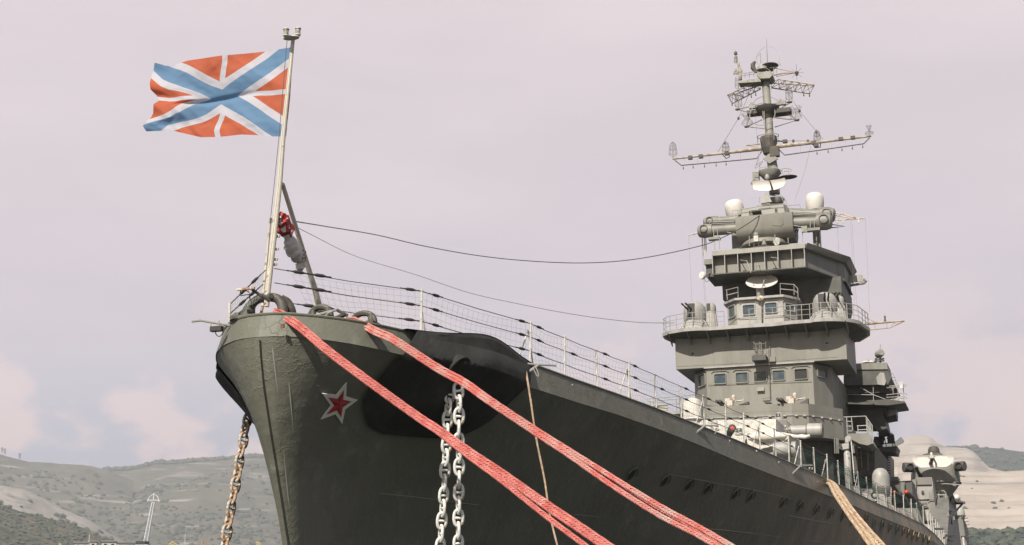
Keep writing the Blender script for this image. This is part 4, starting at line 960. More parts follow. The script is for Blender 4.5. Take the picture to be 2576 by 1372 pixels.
def arm(p, q, r, endr, endc, nm='arm'):
    b = MB(); b.tube([p, q], r, 16); a_ = b.build(nm, GREY, t, smooth=True)
    d = (q-p).normalized(); b = MB(); b.lathe(q, [(endr, -.15), (endr*1.05, .1), (endr*1.05, .55), (endr*.9, .85), (endr*.6, .95)], d, 16); e_ = b.build('objective_housing', GREY, a_, smooth=True)
    b = MB(); c_ = q+d*.42+V((0, -endr*.95, .05)); b.lathe(c_, [(endr*.62, -.06), (endr*.62, .09), (endr*.5, .1), (endr*.45, .02)], (0, -1, .1), 14); b.build('objective', DGREY, a_, smooth=True)
    b = MB(); b.lathe(c_+V((0, -.02, 0)), [(endr*.42, 0), (endr*.42, .05)], (0, -1, .1), 12)
    return a_
def c2_(x, y, s): return S(M2(x, y), s)
arm(c2_(700, 605, sD+.7), c2_(440, 625, sD+.7), .40, .50, 0); arm(c2_(700, 525, sD+2.0), c2_(490, 545, sD+2.0), .38, .44, 0)
arm(c2_(1170, 555, sD+.7), c2_(1430, 545, sD+.7), .42, .60, 0); arm(c2_(1150, 470, sD+2.0), c2_(1460, 480, sD+2.0), .42, .56, 0)
for q in (((440, 548), (660, 540)), ((1170, 485), (1405, 462)), ((1185, 575), (1270, 590)), ((590, 640), (665, 655))): tb('arm_rail', [c2_(*q[0], sD+.2), c2_(*q[1], sD+.2)], .028, LGREY, t, 5)
for x, y in ((468, 610), (502, 610), (1350, 535), (1388, 535)): tb('step_bar', [c2_(x, y, sD+.1), c2_(x+2, y+95 if x < 600 else y+70, sD+.1)], .028, LGREY, t, 5)
b = MB(); b.box(c2_(475, 700, sD+.1), (.85, .5, .18)); b.build('foot_platform', GREY, t); b = MB(); b.box(c2_(1382, 618, sD+.1), (.95, .5, .2)); b.build('foot_platform', GREY, t)
cxd = S(M2(935, 720), sD+1.4).x; rr_ = (S(M2(1155, 700), sD+1.4).x-S(M2(728, 720), sD+1.4).x)/2
b = MB(); b.lathe((cxd, sD+1.5, 0), [(rr_*.9, z0_-.42), (rr_*1.02, z0_-.3), (rr_*1.0, z0_-.08), (rr_*.9, z0_+.05)], n=28); b.build('turntable', GREY, t, smooth=True)
b = MB(); b.lathe((cxd, sD+1.5, 0), [(rr_*.84, zLt-.1), (rr_*.86, z0_-.38)], n=28); b.build('turntable_shadow_gap', MDARK, t, smooth=True)  # dark drum carries the shade of the gap in its colour
for x0_, x1_, y0_, y1_ in ((632, 704, 660, 800), (1370, 1445, 590, 800)):
    a, c = c2_(x0_, y0_, 76), c2_(x1_, y1_, 76); b = MB(); b.plan([(a.x, 76), (c.x, 76), (c.x, 76.8), (a.x, 76.8)], c.z-.6, a.z); b.build('support_column', GREY, up_)
tb('support_column', [c2_(1405, 600, 75.6), c2_(1412, 790, 75.6)], .05, GREY, up_)
def rails_px(lab, zf, lines, s, r=.028, m=LGREY, name='platform_railing'):
    t_ = thing(name, S(zf(*lines[0][0]), s), lab, 'railing')
    for q in lines: tb('rail', [S(zf(*a_), s) for a_ in q], r, m, t_, 5)
    return t_
rails_px('thin bent railing along the top of the rangefinder house', M2, [[(645, 500), (640, 440), (690, 437), (870, 405), (1000, 385), (1140, 380), (1165, 400), (1170, 480)], [(690, 437), (688, 495)], [(870, 405), (872, 390), (985, 378)]], sD+.15, .025)
rails_px('bent railing over the right arms of the rangefinder', M2, [[(1150, 395), (1255, 388), (1268, 440), (1400, 420), (1520, 425), (1560, 455)], [(1180, 470), (1300, 455), (1400, 462), (1425, 490)], [(1280, 435), (1440, 428)]], sD+.9, .026)
rails_px('bent railing over the left arms of the rangefinder', M2, [[(480, 525), (485, 505), (640, 492)], [(420, 575), (435, 548), (660, 538), (665, 552)], [(440, 565), (655, 555)]], sD+.6, .026)
def radome(x, y, w_, hgt, s, lab, tilt):
    c = S(M2(x, y), s); r = w_/2/2.2867/1.59/F*(c-CAM).dot(F_); h_ = hgt/w_*r
    th = thing('radome', c, lab, 'radome', 'white radomes beside the rangefinder'); ax = V(tilt).normalized()
    prof = [(.001, h_), (r*.35, h_*.97), (r*.62, h_*.88), (r*.86, h_*.66), (r*.96, h_*.38), (r, .02), (r*.99, -h_*.35), (r*.95, -h_*.8), (r*.9, -h_)]
    b = MB(); b.lathe(c, prof, ax, 28); b.build('shell', DOME, th, smooth=True)
    b = MB(); b.lathe(c, [(r*.82, -h_*.98), (r*.82, -h_*1.12), (r*.5, -h_*1.15), (r*.5, -h_*1.5)], ax, 20); b.build('base_ring', GREY, th, smooth=True)
radome(655, 415, 172, 155, 76, 'white egg-shaped radome left of the rangefinder house', (-.12, -.25, 1)); radome(1392, 352, 166, 160, 76, 'white egg-shaped radome right of the rangefinder house, the higher one', (.05, -.15, 1))
b = MB(); c = S(M3(640, 313), 73); t = thing('round_antenna', c, 'small white drum antenna on the left edge of the upper tower', 'antenna'); b.lathe(c, [(.28, -.1), (.3, 0), (.28, .1), (.01, .12)], (-.5, -.85, .1), 18); b.build('drum', DOME, t, smooth=True)
tb('bracket', [c, S(M3(700, 300), 73.5), S(M3(750, 270), 74)], .05, GREY, t); tb('cable', [S(M3(*q), 73) for q in ((680, 330), (710, 345), (715, 380), (680, 385), (665, 350))], .02, WIRE, t, 5, sm=3)
# flat white radar array on the right
c0_, c1_ = c2_(1552, 1050, 79), c2_(1832, 1095, 79)
t = thing('radar_antenna', c2_(1700, 1070, 79), 'long flat white radar panel sticking out right of the tower on a lattice boom', 'radar')
b = MB(); b.ext([c2_(1545, 1048, 78), c2_(1832, 1028, 78), c2_(1834, 1090, 78), c2_(1545, 1105, 78)], .12); b.build('panel', LGREY, t)
tb('boom', [c2_(1550, 1170, 79), c2_(1700, 1130, 79), c2_(1845, 1105, 79), c2_(1862, 1090, 79), c2_(1840, 1070, 79)], .10, GREY, t, 8); 
for q in (((1570, 1110), (1560, 1165)), ((1640, 1105), (1640, 1145)), ((1740, 1095), (1745, 1120)), ((1570, 1160), (1640, 1110)), ((1640, 1140), (1740, 1100)), ((1550, 1062), (1660, 1080)), ((1550, 1082), (1660, 1080))): tb('lattice_bar', [c2_(*q[0], 79), c2_(*q[1], 79)], .035, DGREY, t, 5)
b = MB(); b.lathe(c2_(1652, 1072, 79), [(.12, -.2), (.13, .1), (.07, .2)], n=10); b.build('lamp', GUNM, t)

# ------------------------------------------------------------------ twin gun mounts on the platform
def gun(zf, cx_, cy_, wpx, s, tips, lab, base_w=1.45, cone=True, slot=True):
    c = S(zf(cx_, cy_), s); r = wpx/2/3.0486/1.59/F*(c-CAM).dot(F_)
    t = thing('gun_mount', V((c.x, c.y, zP)), lab, 'gun mount', 'twin gun mounts on the bridge platform')
    b = MB(); h = c.z-r*.75-zP
    b.lathe((c.x, c.y, zP), [(r*base_w, 0), (r*1.0, h*.95), (r*.95, h)], n=26); co = b.build('pedestal_cone', LGREY, t, smooth=True)
    for k in range(14):
        a = 2*math.pi*k/14; b = MB(); b.box((0, 0, 0), (.05, .09, math.hypot(h, r*.42)*.95)) if False else b.tube([V((c.x+math.cos(a)*r*base_w, c.y+math.sin(a)*r*base_w, zP+.03)), V((c.x+math.cos(a)*r*1.02, c.y+math.sin(a)*r*1.02, zP+h*.93))], .035, 4)
        if math.sin(a) < .3: b.build('rib', LGREY, co)
    b = MB(); b.lathe((c.x, c.y, c.z), [(r*.92, -r*.85), (r, -r*.6), (r, r*.15), (r*.93, r*.5), (r*.72, r*.8), (r*.4, r*.98), (.001, r*1.04)], n=28); b.build('turret_shell', LGREY, t, smooth=True)
    b = MB(); sl_ = r*.62; b.box((c.x-r*.12, c.y-r*.86, c.z+r*.1), (sl_, r*.5, r*1.15)); b.build('barrel_slot', GUNM, t)
    for i, (bx, by, tx, ty) in enumerate(tips):
        A_, B_ = S(zf(bx, by), s-r*.9), S(zf(tx, ty), s-r*.9-1.0); b = MB(); b.tube([A_-(B_-A_)*.25, A_, A_.lerp(B_, .55), A_.lerp(B_, .56), A_.lerp(B_, .8), A_.lerp(B_, .81), B_], [.07, .07, .062, .05, .045, .065, .06], 8); b.build('gun_barrel', GUNM, t, smooth=True)
    return t
gun(M3, 545, 775, 275, 67.6, [(475, 740, 385, 655), (515, 738, 430, 650)], 'egg-shaped twin gun turret on the left sponson with black barrels raised to the left')
gun(M3, 735, 715, 140, 70.8, [(590, 695, 530, 662), (625, 690, 570, 658)], 'smaller-looking gun turret behind the left sponson mount, barrels raised to the left')
gun(M4, 915, 665, 290, 67.6, [(905, 625, 912, 520), (950, 615, 960, 515)], 'egg-shaped twin gun turret on the right sponson with barrels pointing steeply up')
gun(M4, 1085, 620, 120, 71.0, [(1000, 580, 1050, 522), (1050, 580, 1098, 518)], 'gun turret behind the right sponson mount, barrels raised to the right')
# yard with red lamp right of the platform
t = thing('signal_yard', S(M4(1400, 905), 71), 'rusty horizontal yard with a small red-banded lamp, right of the gun platform', 'yard')
tb('yard', [S(M4(1395, 905), 71), S(M4(1885, 865), 71)], [.10, .05], YARDP, t, 8); tb('jackstay', [S(M4(1400, 982), 71), S(M4(1530, 970), 71), S(M4(1710, 950), 71), S(M4(1885, 868), 71)], .035, YARDP, t, 5)
for q in (((1523, 892), (1523, 970)), ((1668, 880), (1668, 948)), ((1760, 880), (1715, 948)), ((1750, 885), (1800, 910)), ((1395, 820), (1525, 880))): tb('strut', [S(M4(*q[0]), 71), S(M4(*q[1]), 71)], .025, LGREY, t, 5)
b = MB(); b.lathe(S(M4(1648, 870), 71), [(.08, 0), (.08, .06), (.055, .08), (.055, .3), (.08, .33), (.02, .4)], n=12); b.build('lamp', RUSTB, t, smooth=True)
# ------------------------------------------------------------------ foremast
mast = thing('foremast', S(M2(1010, 420), 78), 'tall weathered mast carrying long rusty yards and wire cage antennas above the bridge', 'mast')
sM = 78
def m1(x, y, s=sM): return S(M1(x, y), s)
col_ = [m1(1200, 1560, 78), m1(1185, 1330), m1(1160, 1150), m1(1148, 950), m1(1140, 800), m1(1125, 650), m1(1115, 500), m1(1110, 400)]
tb('mast_column', col_, [.42, .40, .36, .33, .32, .31, .30, .26], MASTP, mast, 16)
# yards
yd = tb('lower_yard', [m1(218, 1220), m1(700, 1165), m1(1090, 1118)], [.07, .11, .17], YARDP, mast, 8); yd2 = tb('lower_yard', [m1(1215, 1100), m1(1700, 1050), m1(2130, 1000)], [.17, .11, .07], YARDP, mast, 8)
tb('jackstay', [m1(240, 1232), m1(302, 1281), m1(660, 1250), m1(1030, 1215), m1(1075, 1145)], .045, MDARK, yd, 5); tb('jackstay', [m1(1240, 1128), m1(1295, 1182), m1(1700, 1125), m1(2058, 1072), m1(2115, 1015)], .045, MDARK, yd2, 5)
for x in (330, 455, 572, 722, 870): tb('dropper', [m1(x, 1215-(x-220)*.115), m1(x, 1281-(x-302)*.09)], .018, LGREY, yd, 4)
for x in (1448, 1600, 1750, 1885, 2020): tb('dropper', [m1(x, 1092-(x-1230)*.103), m1(x, 1182-(x-1295)*.144)], .018, LGREY, yd2, 4)
for x in (315, 410, 520, 632, 728): y = 1281-(x-302)*.09; b = MB(); b.lathe(m1(x+5, y+26), [(.03, -.12), (.05, -.05), (.02, .12)], n=6); b.tube([m1(x-5, y), m1(x+5, y+18)], .015, 4); b.build('insulator', MDARK, yd)
for x in (1605, 1712, 1845, 1945, 2045): y = 1182-(x-1295)*.144; b = MB(); b.lathe(m1(x+3, y+26), [(.03, -.12), (.05, -.05), (.02, .12)], n=6); b.tube([m1(x-3, y), m1(x+3, y+18)], .015, 4); b.build('insulator', MDARK, yd2)
for x, y in ((388, 1207), (490, 1195), (740, 1165)): b = MB(); b.box(m1(x, y), (.32, .28, .28)); b.build('yard_fitting', MDARK, yd)
for x, y in ((1578, 1062), (1838, 1027), (1953, 1015), (1600, 1090), (1300, 1050)): b = MB(); b.box(m1(x, y), (.34, .28, .24)); b.build('yard_fitting', MDARK, yd2)
tb('yard_loop', [m1(*q) for q in ((1560, 1065), (1590, 1110), (1640, 1105), (1640, 1060))], .05, MDARK, yd2, 5); tb('yard_loop', [m1(*q) for q in ((700, 1180), (735, 1215), (765, 1200), (760, 1160))], .045, MDARK, yd, 5)
b = MB(); c = m1(1145, 1085); b.lathe(c, [(.45, -.75), (.6, -.3), (.68, .45), (.64, .65), (.4, .7)], (0, 0, 1), 12); b.build('crosstree_box', MDARK, mast); b = MB(); b.box(m1(1200, 1150, 77.6), (.7, .5, .8)); b.build('bracket', MDARK, mast)
tb('guard_hoop', [m1(1135, 1000)+V((.85*math.cos(a), .6*math.sin(a), 0)) for a in [i*math.pi/8 for i in range(17)]], .03, MASTP, mast, 5)
for k in range(5): p = m1(1135, 1000)+V((.85*math.cos(.4+k*1.25), .6*math.sin(.4+k*1.25), 0)); tb('guard_post', [p, p-V((0, 0, .55))], .022, MASTP, mast, 5)
b = MB(); b.ext([m1(1085, 1215, 77.4), m1(1165, 1160, 77.4), m1(1235, 1215, 77.4), m1(1150, 1262, 77.4)], .15); b.build('deflector_plate', GREY, mast)
tb('bracket_frame', [m1(*q, 77.5) for q in ((1060, 1160), (1020, 1275), (1050, 1290), (1088, 1240), (1020, 1275), (1010, 1310), (1035, 1300))], .03, LGREY, mast, 5)
tb('short_boom', [m1(925, 1090), m1(1060, 1075)], .05, YARDP, mast, 6); tb('short_boom', [m1(1215, 1045), m1(1325, 1052)], .06, MDARK, mast, 6); tb('short_boom', [m1(950, 1090), m1(1060, 1110)], .03, YARDP, mast, 6)
# middle crow's nest
cn = m1(1130, 740); b = MB(); b.lathe(cn, [(.38, -.8), (.55, -.4), (.85, -.2), (.95, .1), (.9, .15)], n=20); nest = b.build('crows_nest', MDARK, mast, smooth=True)
b = MB(); b.box(m1(1260, 770, 78.2), (1.6, 1.0, .35)); b.build('nest_extension', MDARK, nest); b = MB(); b.box(m1(1000, 780, 78.2), (1.0, .8, .3)); b.build('nest_extension', MDARK, nest)
for q in (((840, 740), (1010, 705), (1100, 700)), ((840, 740), (930, 765), (1030, 800)), ((1360, 670), (1230, 680), (1150, 695)), ((1360, 670), (1260, 730), (1200, 780)), ((960, 810), (930, 908), (1100, 925)), ((930, 908), (1080, 840)), ((1195, 815), (1420, 845), (1200, 912)), ((1300, 765), (1420, 845)), ((1190, 820), (1360, 840))):
    tb('outrigger', [m1(*a_) for a_ in q], .05, MASTP, nest, 6)
for x, y in ((845, 742), (1345, 672), (1415, 845), (932, 908)): b = MB(); b.ell(m1(x, y), .22, .12, .1); b.build('outrigger_shoe', MDARK, nest)
for x, y, w_ in ((985, 715, .5), (1265, 680, .7)): b = MB(); b.box(m1(x, y), (w_, .3, .35)); b.box(m1(x-10, y-15), (.15, .15, .4)); b.cyl(m1(x-25, y+5), m1(x+25, y-5), .09, n=8); b.build('instrument_box', MASTP, nest)
tb('nest_railing', [m1(*q) for q in ((985, 690), (1020, 645), (1090, 615), (1160, 620), (1250, 665))], .025, MASTP, nest, 5)
tb('loop_antenna', [m1(1092, 808)+V((1.05*math.cos(a)*.95, -.5+.2*math.sin(a), 1.0*math.sin(a))) for a in [i*math.pi/14 for i in range(29)]], .03, LGREY, mast, 5)
for dx in (-6, 6): tb('loop_bar', [m1(1092+dx, 735, 77.4), m1(1098+dx, 880, 77.4)], .03, LGREY, mast, 5)
# lattice yards
def truss(ch, n_, par=mast, sa=(77.6, 78.4, 78)):
    g_ = tb('lattice_yard', [m1(*ch[0][0], sa[0]), m1(*ch[0][1], sa[0])], .05, YARDP, par, 5); L2 = [[m1(*c[0], s_).lerp(m1(*c[1], s_), i/n_) for i in range(n_+1)] for c, s_ in zip(ch, sa)]
    for k, ln_ in enumerate(L2[1:]): b = MB(); b.tube([ln_[0], ln_[-1]], .05, 5); b.build('chord', YARDP, g_)
    for i in range(n_+1):
        for a_, c_ in ((0, 1), (1, 2), (0, 2)) if len(L2) > 2 else ((0, 1),):
            b = MB(); b.tube([L2[a_][i], L2[c_][i]], .022, 4); b.build('web_bar', YARDP, g_)
            if i < n_ and (a_, c_) != (0, 2): b = MB(); b.tube([L2[a_][i], L2[c_][i+1]], .022, 4); b.build('web_bar', YARDP, g_)
truss([((1235, 452), (1582, 505)), ((1170, 535), (1540, 592)), ((1170, 488), (1580, 515))], 5)
truss([((1000, 487), (745, 605)), ((1065, 545), (790, 686)), ((1060, 510), (760, 612))], 5)
for x, y in ((975, 612), (1018, 595), (1480, 598), (1535, 602), (790, 690)): b = MB(); b.lathe(m1(x, y), [(.02, .2), (.04, 0), (.06, -.1), (.01, -.18)], n=6); b.build('insulator', MDARK, mast)
# top platform
b = MB(); b.ext([m1(845, 470, 77.3), m1(1060, 440, 77.3), m1(1068, 475, 77.3), m1(850, 488, 77.3)], 1.0); tp = b.build('top_gangway', MASTP, mast)
b = MB(); b.ext([m1(1030, 385, 77.2), m1(1165, 372, 77.2), m1(1180, 410, 77.2), m1(1150, 440, 77.2), m1(1060, 445, 77.2), m1(1030, 410, 77.2)], 1.4); b.build('top_cabin', MASTP, mast)
b = MB(); b.lathe(m1(1155, 335), [(.2, -.35), (.5, -.02), (.68, .1), (.62, .18), (.2, .2)], n=20); b.build('top_disc', MDARK, mast, smooth=True)
b = MB(); b.lathe(m1(1080, 340, 77.4), [(.42, -.2), (.36, .05), (.12, .1)], n=16); b.build('cap', MASTP, mast, smooth=True)
b = MB(); b.tube([m1(1012, 280, 77.6), m1(990, 310, 77.6), m1(992, 345, 77.6), m1(1015, 372, 77.6), m1(1040, 385, 77.6)], [.1, .18, .2, .17, .08], 10); b.build('searchlight_cover', MDARK, mast, smooth=True)
for q in (((875, 440), (875, 400), (960, 388), (1010, 375), (1040, 378)), ((870, 420), (1000, 402), (1030, 400)), ((958, 435), (958, 388)), ((915, 440), (915, 395)), ((1000, 430), (1000, 378)), ((1030, 430), (1045, 350), (1075, 335), (1130, 350), (1190, 405)), ((1150, 345), (1220, 335), (1215, 390)), ((1190, 345), (1190, 400))): tb('guard_rail', [m1(*a_, 77.3) for a_ in q], .026, MASTP, tp, 5)
tb('boom', [m1(1190, 412), m1(1300, 392), m1(1400, 388)], [.07, .05, .04], YARDP, mast, 6); tb('boom', [m1(1205, 345), m1(1300, 365), m1(1400, 385)], .035, YARDP, mast, 5); tb('boom', [m1(1215, 425), m1(1390, 392)], .035, YARDP, mast, 5)
b = MB(); c = m1(1412, 392); b.lathe(c, [(.05, -.25), (.16, 0), (.16, .1), (.05, .15)], n=10)
for a in range(8): b.tube([c, c+V((.55*math.cos(a*math.pi/4), .1*math.sin(a), .55*math.sin(a*math.pi/4)))], .014, 4)
b.tube([c, c+V((0, 0, .75))], .016, 4); b.build('star_antenna', MDARK, mast)
tb('whip', [m1(1132, 310), m1(1120, 55)], [.05, .015], MASTP, mast, 6); tb('ring_antenna', [m1(1137, 242)+V((.93*math.cos(a), 0, .93*math.sin(a))) for a in [i*math.pi/14 for i in range(29)]], .02, LGREY, mast, 4)
tb('small_mast', [m1(1068, 300), m1(1062, 195)], .03, MASTP, mast, 5); tb('small_stay', [m1(1062, 197), m1(1020, 245)], .012, WIRE, mast, 4)
for x in (1228, 1243, 1258): tb('anemometer', [m1(x, 320), m1(x, 290+abs(x-1243)*.8)], .03, LGREY, mast, 5)
sp_ = tb('side_mast', [m1(872, 455), m1(862, 370), m1(850, 295), m1(830, 290), m1(828, 240), m1(824, 170)], [.14, .11, .09, .05, .05, .03], YARDP, mast, 8)
b = MB(); b.box(m1(824, 202), (.24, .24, .2)); b.build('lamp', MDARK, mast)
for x, y in ((812, 390), (825, 365), (838, 390), (878, 370)): b = MB(); b.box(m1(x, y), (.16, .16, .22)); b.build('signal_lamp', MASTP, mast)
# cage antennas
def cage(x, y, hp_, prof, s=sM, n_=10):
    c = m1(x, y, s); k = 1/2.407/1.59/F*(c-CAM).dot(F_); b = MB()
    rings = [(r*k, h*k) for r, h in prof]
    for r, h in rings:
        if r > .03: b.tube([c+V((r*math.cos(a), r*math.sin(a), h)) for a in [2*math.pi*i/14 for i in range(14)]], .013, 3, closed=True)
    for j in range(n_):
        a = 2*math.pi*j/n_; b.tube([c+V((r*math.cos(a), r*math.sin(a), h)) for r, h in rings], .011, 3)
    b.tube([c+V((0, 0, -hp_*k)), c+V((0, 0, rings[-1][1]*.8))], .035, 5); b.build('cage_antenna', MASTP, mast, fix=False)
CAP = [(34, 0), (40, 18), (38, 60), (30, 62), (34, 78), (30, 105), (2, 135)]
cage(222, 1182, 30, CAP); cage(730, 1145, 20, [(q*.9, h*.75) for q, h in CAP]); cage(1610, 1040, 30, [(q*.85, h*.8) for q, h in CAP])
cage(2112, 985, 10, [(40, 8), (36, 22), (10, 30), (8, 40), (25, 90), (18, 86)]); cage(852, 710, 30, [(30, 0), (36, 10), (34, 70), (30, 72), (30, 118), (24, 120)])
cage(1340, 640, 30, [(30, 0), (34, 10), (34, 68), (30, 70), (28, 110), (8, 130)]); cage(938, 880, 10, [(58, 0), (50, 18), (24, 50), (22, 60), (52, 95), (40, 98)]); cage(1405, 815, 12, [(58, 0), (50, 18), (28, 50), (26, 60), (58, 98), (40, 105)])
cage(852, 530, 12, [(32, 0), (34, 35), (30, 80), (28, 100)]); cage(828, 290, 5, [(16, 0), (18, 15), (16, 55), (12, 60)])
def stay(pts, r=.018, nm='stay'): tb(nm, pts, r, WIRE, mast, 4)
stay([m1(1000, 490), m1(850, 830), m1(655, 1150)]); stay([m1(1240, 440), m1(1440, 757), m1(1665, 1030)]); stay([m1(1215, 1045), m1(1440, 1046), m1(1670, 1045)])
for x, y in ((852, 828), (720, 1068), (1440, 757), (1600, 962), (1380, 1046), (1520, 1048)): b = MB(); b.ell(m1(x, y), .1, .1, .14, 8, 6); b.build('insulator', MDARK, mast)
for q in (((1015, 800), (1030, 1000), (1060, 1370)), ((1548, 1095), (1480, 1372)), ((1478, 1372), (1400, 1600))): stay([m1(*a_) for a_ in q], .01)
for y in range(440, 700, 26): tb('rung', [m1(1158, y), m1(1172, y+8)], .02, MASTP, mast, 4)
# lower mast platforms and radar
cn = S(M2(983, 95), 77.6); b = MB(); b.lathe(cn, [(.42, -.6), (.6, -.4), (.86, -.1), (.9, .1), (.84, .12)], n=24); np = b.build('nest_platform', MASTP, mast, smooth=True)
b = MB(); b.lathe(cn, [(1.2, -.32), (1.25, -.14), (.5, -.6)], n=24)
b = MB(); b.ell(S(M2(1145, 135), 77.8), .75, .5, .12); b.build('nest_extension', MDARK, np, smooth=True); b = MB(); b.box(S(M2(855, 135), 77.6), (.5, .5, .7)); b.build('nest_extension', MASTP, np)
for q in (((880, 85), (895, 48), (985, 35), (1070, 60), (1090, 100)), ((1090, 60), (1145, 53), (1178, 65), (1178, 80), (1110, 85)), ((1150, 60), (1155, 120)), ((1095, 60), (1098, 110)), ((940, 45), (940, 80)), ((1030, 45), (1030, 90)), ((832, 165), (832, 90), (880, 92))): tb('nest_rail', [S(M2(*a_), 77.0) for a_ in q], .028, LGREY, np, 5)
rd = thing('nav_radar', S(M2(967, 205), 76.8), 'white curved bar radar scanner on the front of the mast', 'radar')
pts_t = [(805, 190), (820, 172), (880, 165), (967, 166), (1060, 155), (1115, 140), (1130, 165)]; pts_b = [(812, 215), (835, 250), (890, 262), (967, 262), (1050, 245), (1110, 220), (1130, 185)]
G_ = []
for v_ in (0, .33, .66, 1):
    G_.append([S(M2(lerp(a_[0], c_[0], v_), lerp(a_[1], c_[1], v_)), 76.6+.45*(1-((i-3)/3)**2)+.15*(1-(2*v_-1)**2)) for i, (a_, c_) in enumerate(zip(pts_t, pts_b))])
b = MB(); b.grid(G_); b.grid([[p+V((0, .07, 0)) for p in r] for r in G_]); b.build('reflector', DOME, rd, smooth=True)
tb('feed_arm', [S(M2(1005, 245), 76.9), S(M2(985, 180), 76.2), S(M2(958, 140), 76)], [.1, .06, .05], LGREY, rd, 6); b = MB(); b.lathe(S(M2(958, 140), 76), [(.14, -.15), (.2, 0), (.16, .15), (.05, .3)], n=12); b.build('feed_horn', LGREY, rd, smooth=True)
b = MB(); b.ext([S(M2(930, 275), 76), S(M2(955, 275), 76), S(M2(1000, 360), 76), S(M2(900, 375), 76), S(M2(905, 330), 76)], .9); b.build('scanner_pedestal', LGREY, mast)
b = MB(); b.lathe(S(M2(1035, 345), 78), [(.5, -.35), (.66, -.12), (.7, .08), (.6, .1)], n=20); b.build('mast_foot_platform', MASTP, mast, smooth=True)
for q in (((975, 330), (975, 300), (1060, 300), (1085, 310), (1115, 380)), ((890, 370), (885, 320), (930, 335)), ((1080, 300), (1130, 350), (1130, 380))): tb('guard_rail', [S(M2(*a_), 77.3) for a_ in q], .028, LGREY, mast, 5)
# signal halyard booms beside the rangefinder
sb = thing('halyard_boom', c2_(1700, 515, 76), 'brown horizontal boom with hanging signal halyards right of the rangefinder', 'boom', 'signal booms')
for q in (((1560, 455), (1790, 515)), ((1560, 530), (1855, 512)), ((1560, 480), (1740, 512))): tb('boom', [c2_(*q[0], 76), c2_(*q[1], 76)], .05, RUSTY, sb, 6)
tb('boom', [c2_(1530, 565, 76), c2_(1665, 585, 76), c2_(1530, 600, 76)], .05, GUNM, sb, 5)
for a_, c_ in (((1855, 512), (1895, 1372)), ((1720, 530), (1760, 1372)), ((1733, 528), (1778, 1372)), ((1600, 540), (1620, 1040))): tb('halyard', [c2_(*a_, 76), c2_(*c_, 74)], .009, DGREY, sb, 4)
for x in (1655, 1795, 1600): b = MB(); b.lathe(c2_(x, 545, 76), [(.02, .2), (.07, 0), (.05, -.12)], n=6); b.build('block', WHITE, sb)
sb = thing('halyard_boom', c2_(290, 655, 74), 'brown boom with hanging signal halyards left of the rangefinder', 'boom', 'signal booms')
tb('boom', [c2_(238, 665, 74), c2_(350, 645, 74)], .045, RUSTY, sb, 6); tb('boom', [c2_(290, 655, 74), c2_(350, 628, 74)], .035, RUSTY, sb, 6)
for a_, c_ in (((238, 665), (272, 1330)), ((355, 690), (385, 1270)), ((362, 690), (398, 1290))): tb('halyard', [c2_(*a_, 74), c2_(*c_, 72)], .009, DGREY, sb, 4)
for x in (372, 390, 402): tb('support_rod', [c2_(x-8, 660, 74), c2_(x, 860, 74)], .035, RUSTY, sb, 5)
# whip antennas and small posts on the ribbed platform
pg = thing('searchlight', c2_(1298, 610, 72), 'small square floodlight on a thin post right of the rangefinder house', 'floodlight')
tb('post', [c2_(1283, 730, 71.5), c2_(1280, 600, 71.5), c2_(1335, 600, 71.5)], .03, LGREY, pg, 5); b = MB(); b.box(c2_(1298, 612, 71.4), (.4, .2, .45)); b.build('lamp_housing', LAMPG, pg)
for x, y0_, y1_ in ((480, 720, 800), (523, 690, 795), (795, 675, 765), (1030, 660, 745), (1015, 690, 740), (1150, 690, 740)): tb('post', [c2_(x, y1_, 70.5), c2_(x-2, y0_, 70.5)], .028, LGREY, up_, 5)
b = MB(); b.lathe(c2_(1048, 725, 71), [(.3, -.03), (.3, .03)], (-.6, -.8, 0), 14); b.build('handwheel', WHITE, up_)
tb('access_ladder', [c2_(1245, 615, 73.5), c2_(1195, 710, 73.5)], .04, GUNM, up_, 5); tb('access_ladder', [c2_(1225, 610, 73.5), c2_(1175, 705, 73.5)], .04, GUNM, up_, 5)
for i in range(4): tb('tread', [c2_(1240-12*i, 625+23*i, 73.5), c2_(1215-12*i, 622+23*i, 73.5)], .03, GUNM, up_, 4)
rails_px('curled wire aerials on a small bracket at the right edge of the signal platform', M2, [[(1530, 890), (1545, 868), (1568, 870), (1560, 930)], [(1530, 925), (1555, 920)], [(1545, 935), (1600, 935)], [(1595, 935), (1594, 900)]], 77, .03, GREY, 'aerial_bracket')
b = MB(); b.loft([c2_(1530, 930, 76.5), c2_(1590, 935, 76.5), c2_(1560, 965, 76.5), c2_(1545, 975, 76.5)], [c2_(1530, 930, 77.5), c2_(1590, 935, 77.5), c2_(1560, 965, 77.5), c2_(1545, 975, 77.5)]); b.build('lamp_shelf', DGREY, up_)

# ------------------------------------------------------------------ aerial cables
a = X(Z2(955, 465), x0); mid = [(820, 570), (950, 592), (1070, 620), (1200, 643), (1320, 656), (1450, 662), (1560, 657), (1660, 642), (1762, 619), DLz(470, 790)]
P = [a]; n_ = len(mid)
for i, q in enumerate(mid): P.append(S(q, lerp(1, 72, ((q[0]-745)/1050.)**.62)))
P.append(S(DLz(830, 620), 72.2)); P.append(S(DLz(1160, 410), 72.2)); P.append(S(DLz(1440, 190), 74.5))
b = MB(); b.tube(smoothpath(P, 6), [lerp(.017, .04, i/(6*(len(P)-1))) for i in range(6*(len(P)-1)+1)], 5); o = b.build('aerial_cable', WIRE, None, fix=False); tag(o, 'dark sagging cable strung from the flagstaff brace to the mast, the upper of two', 'cable', 'aerial cables')
P = [X(Z2(965, 515), x0)]; mid = [(900, 647), (1047, 692), (1180, 737), (1290, 762), (1400, 784), (1500, 800), (1600, 811), (1665, 813)]
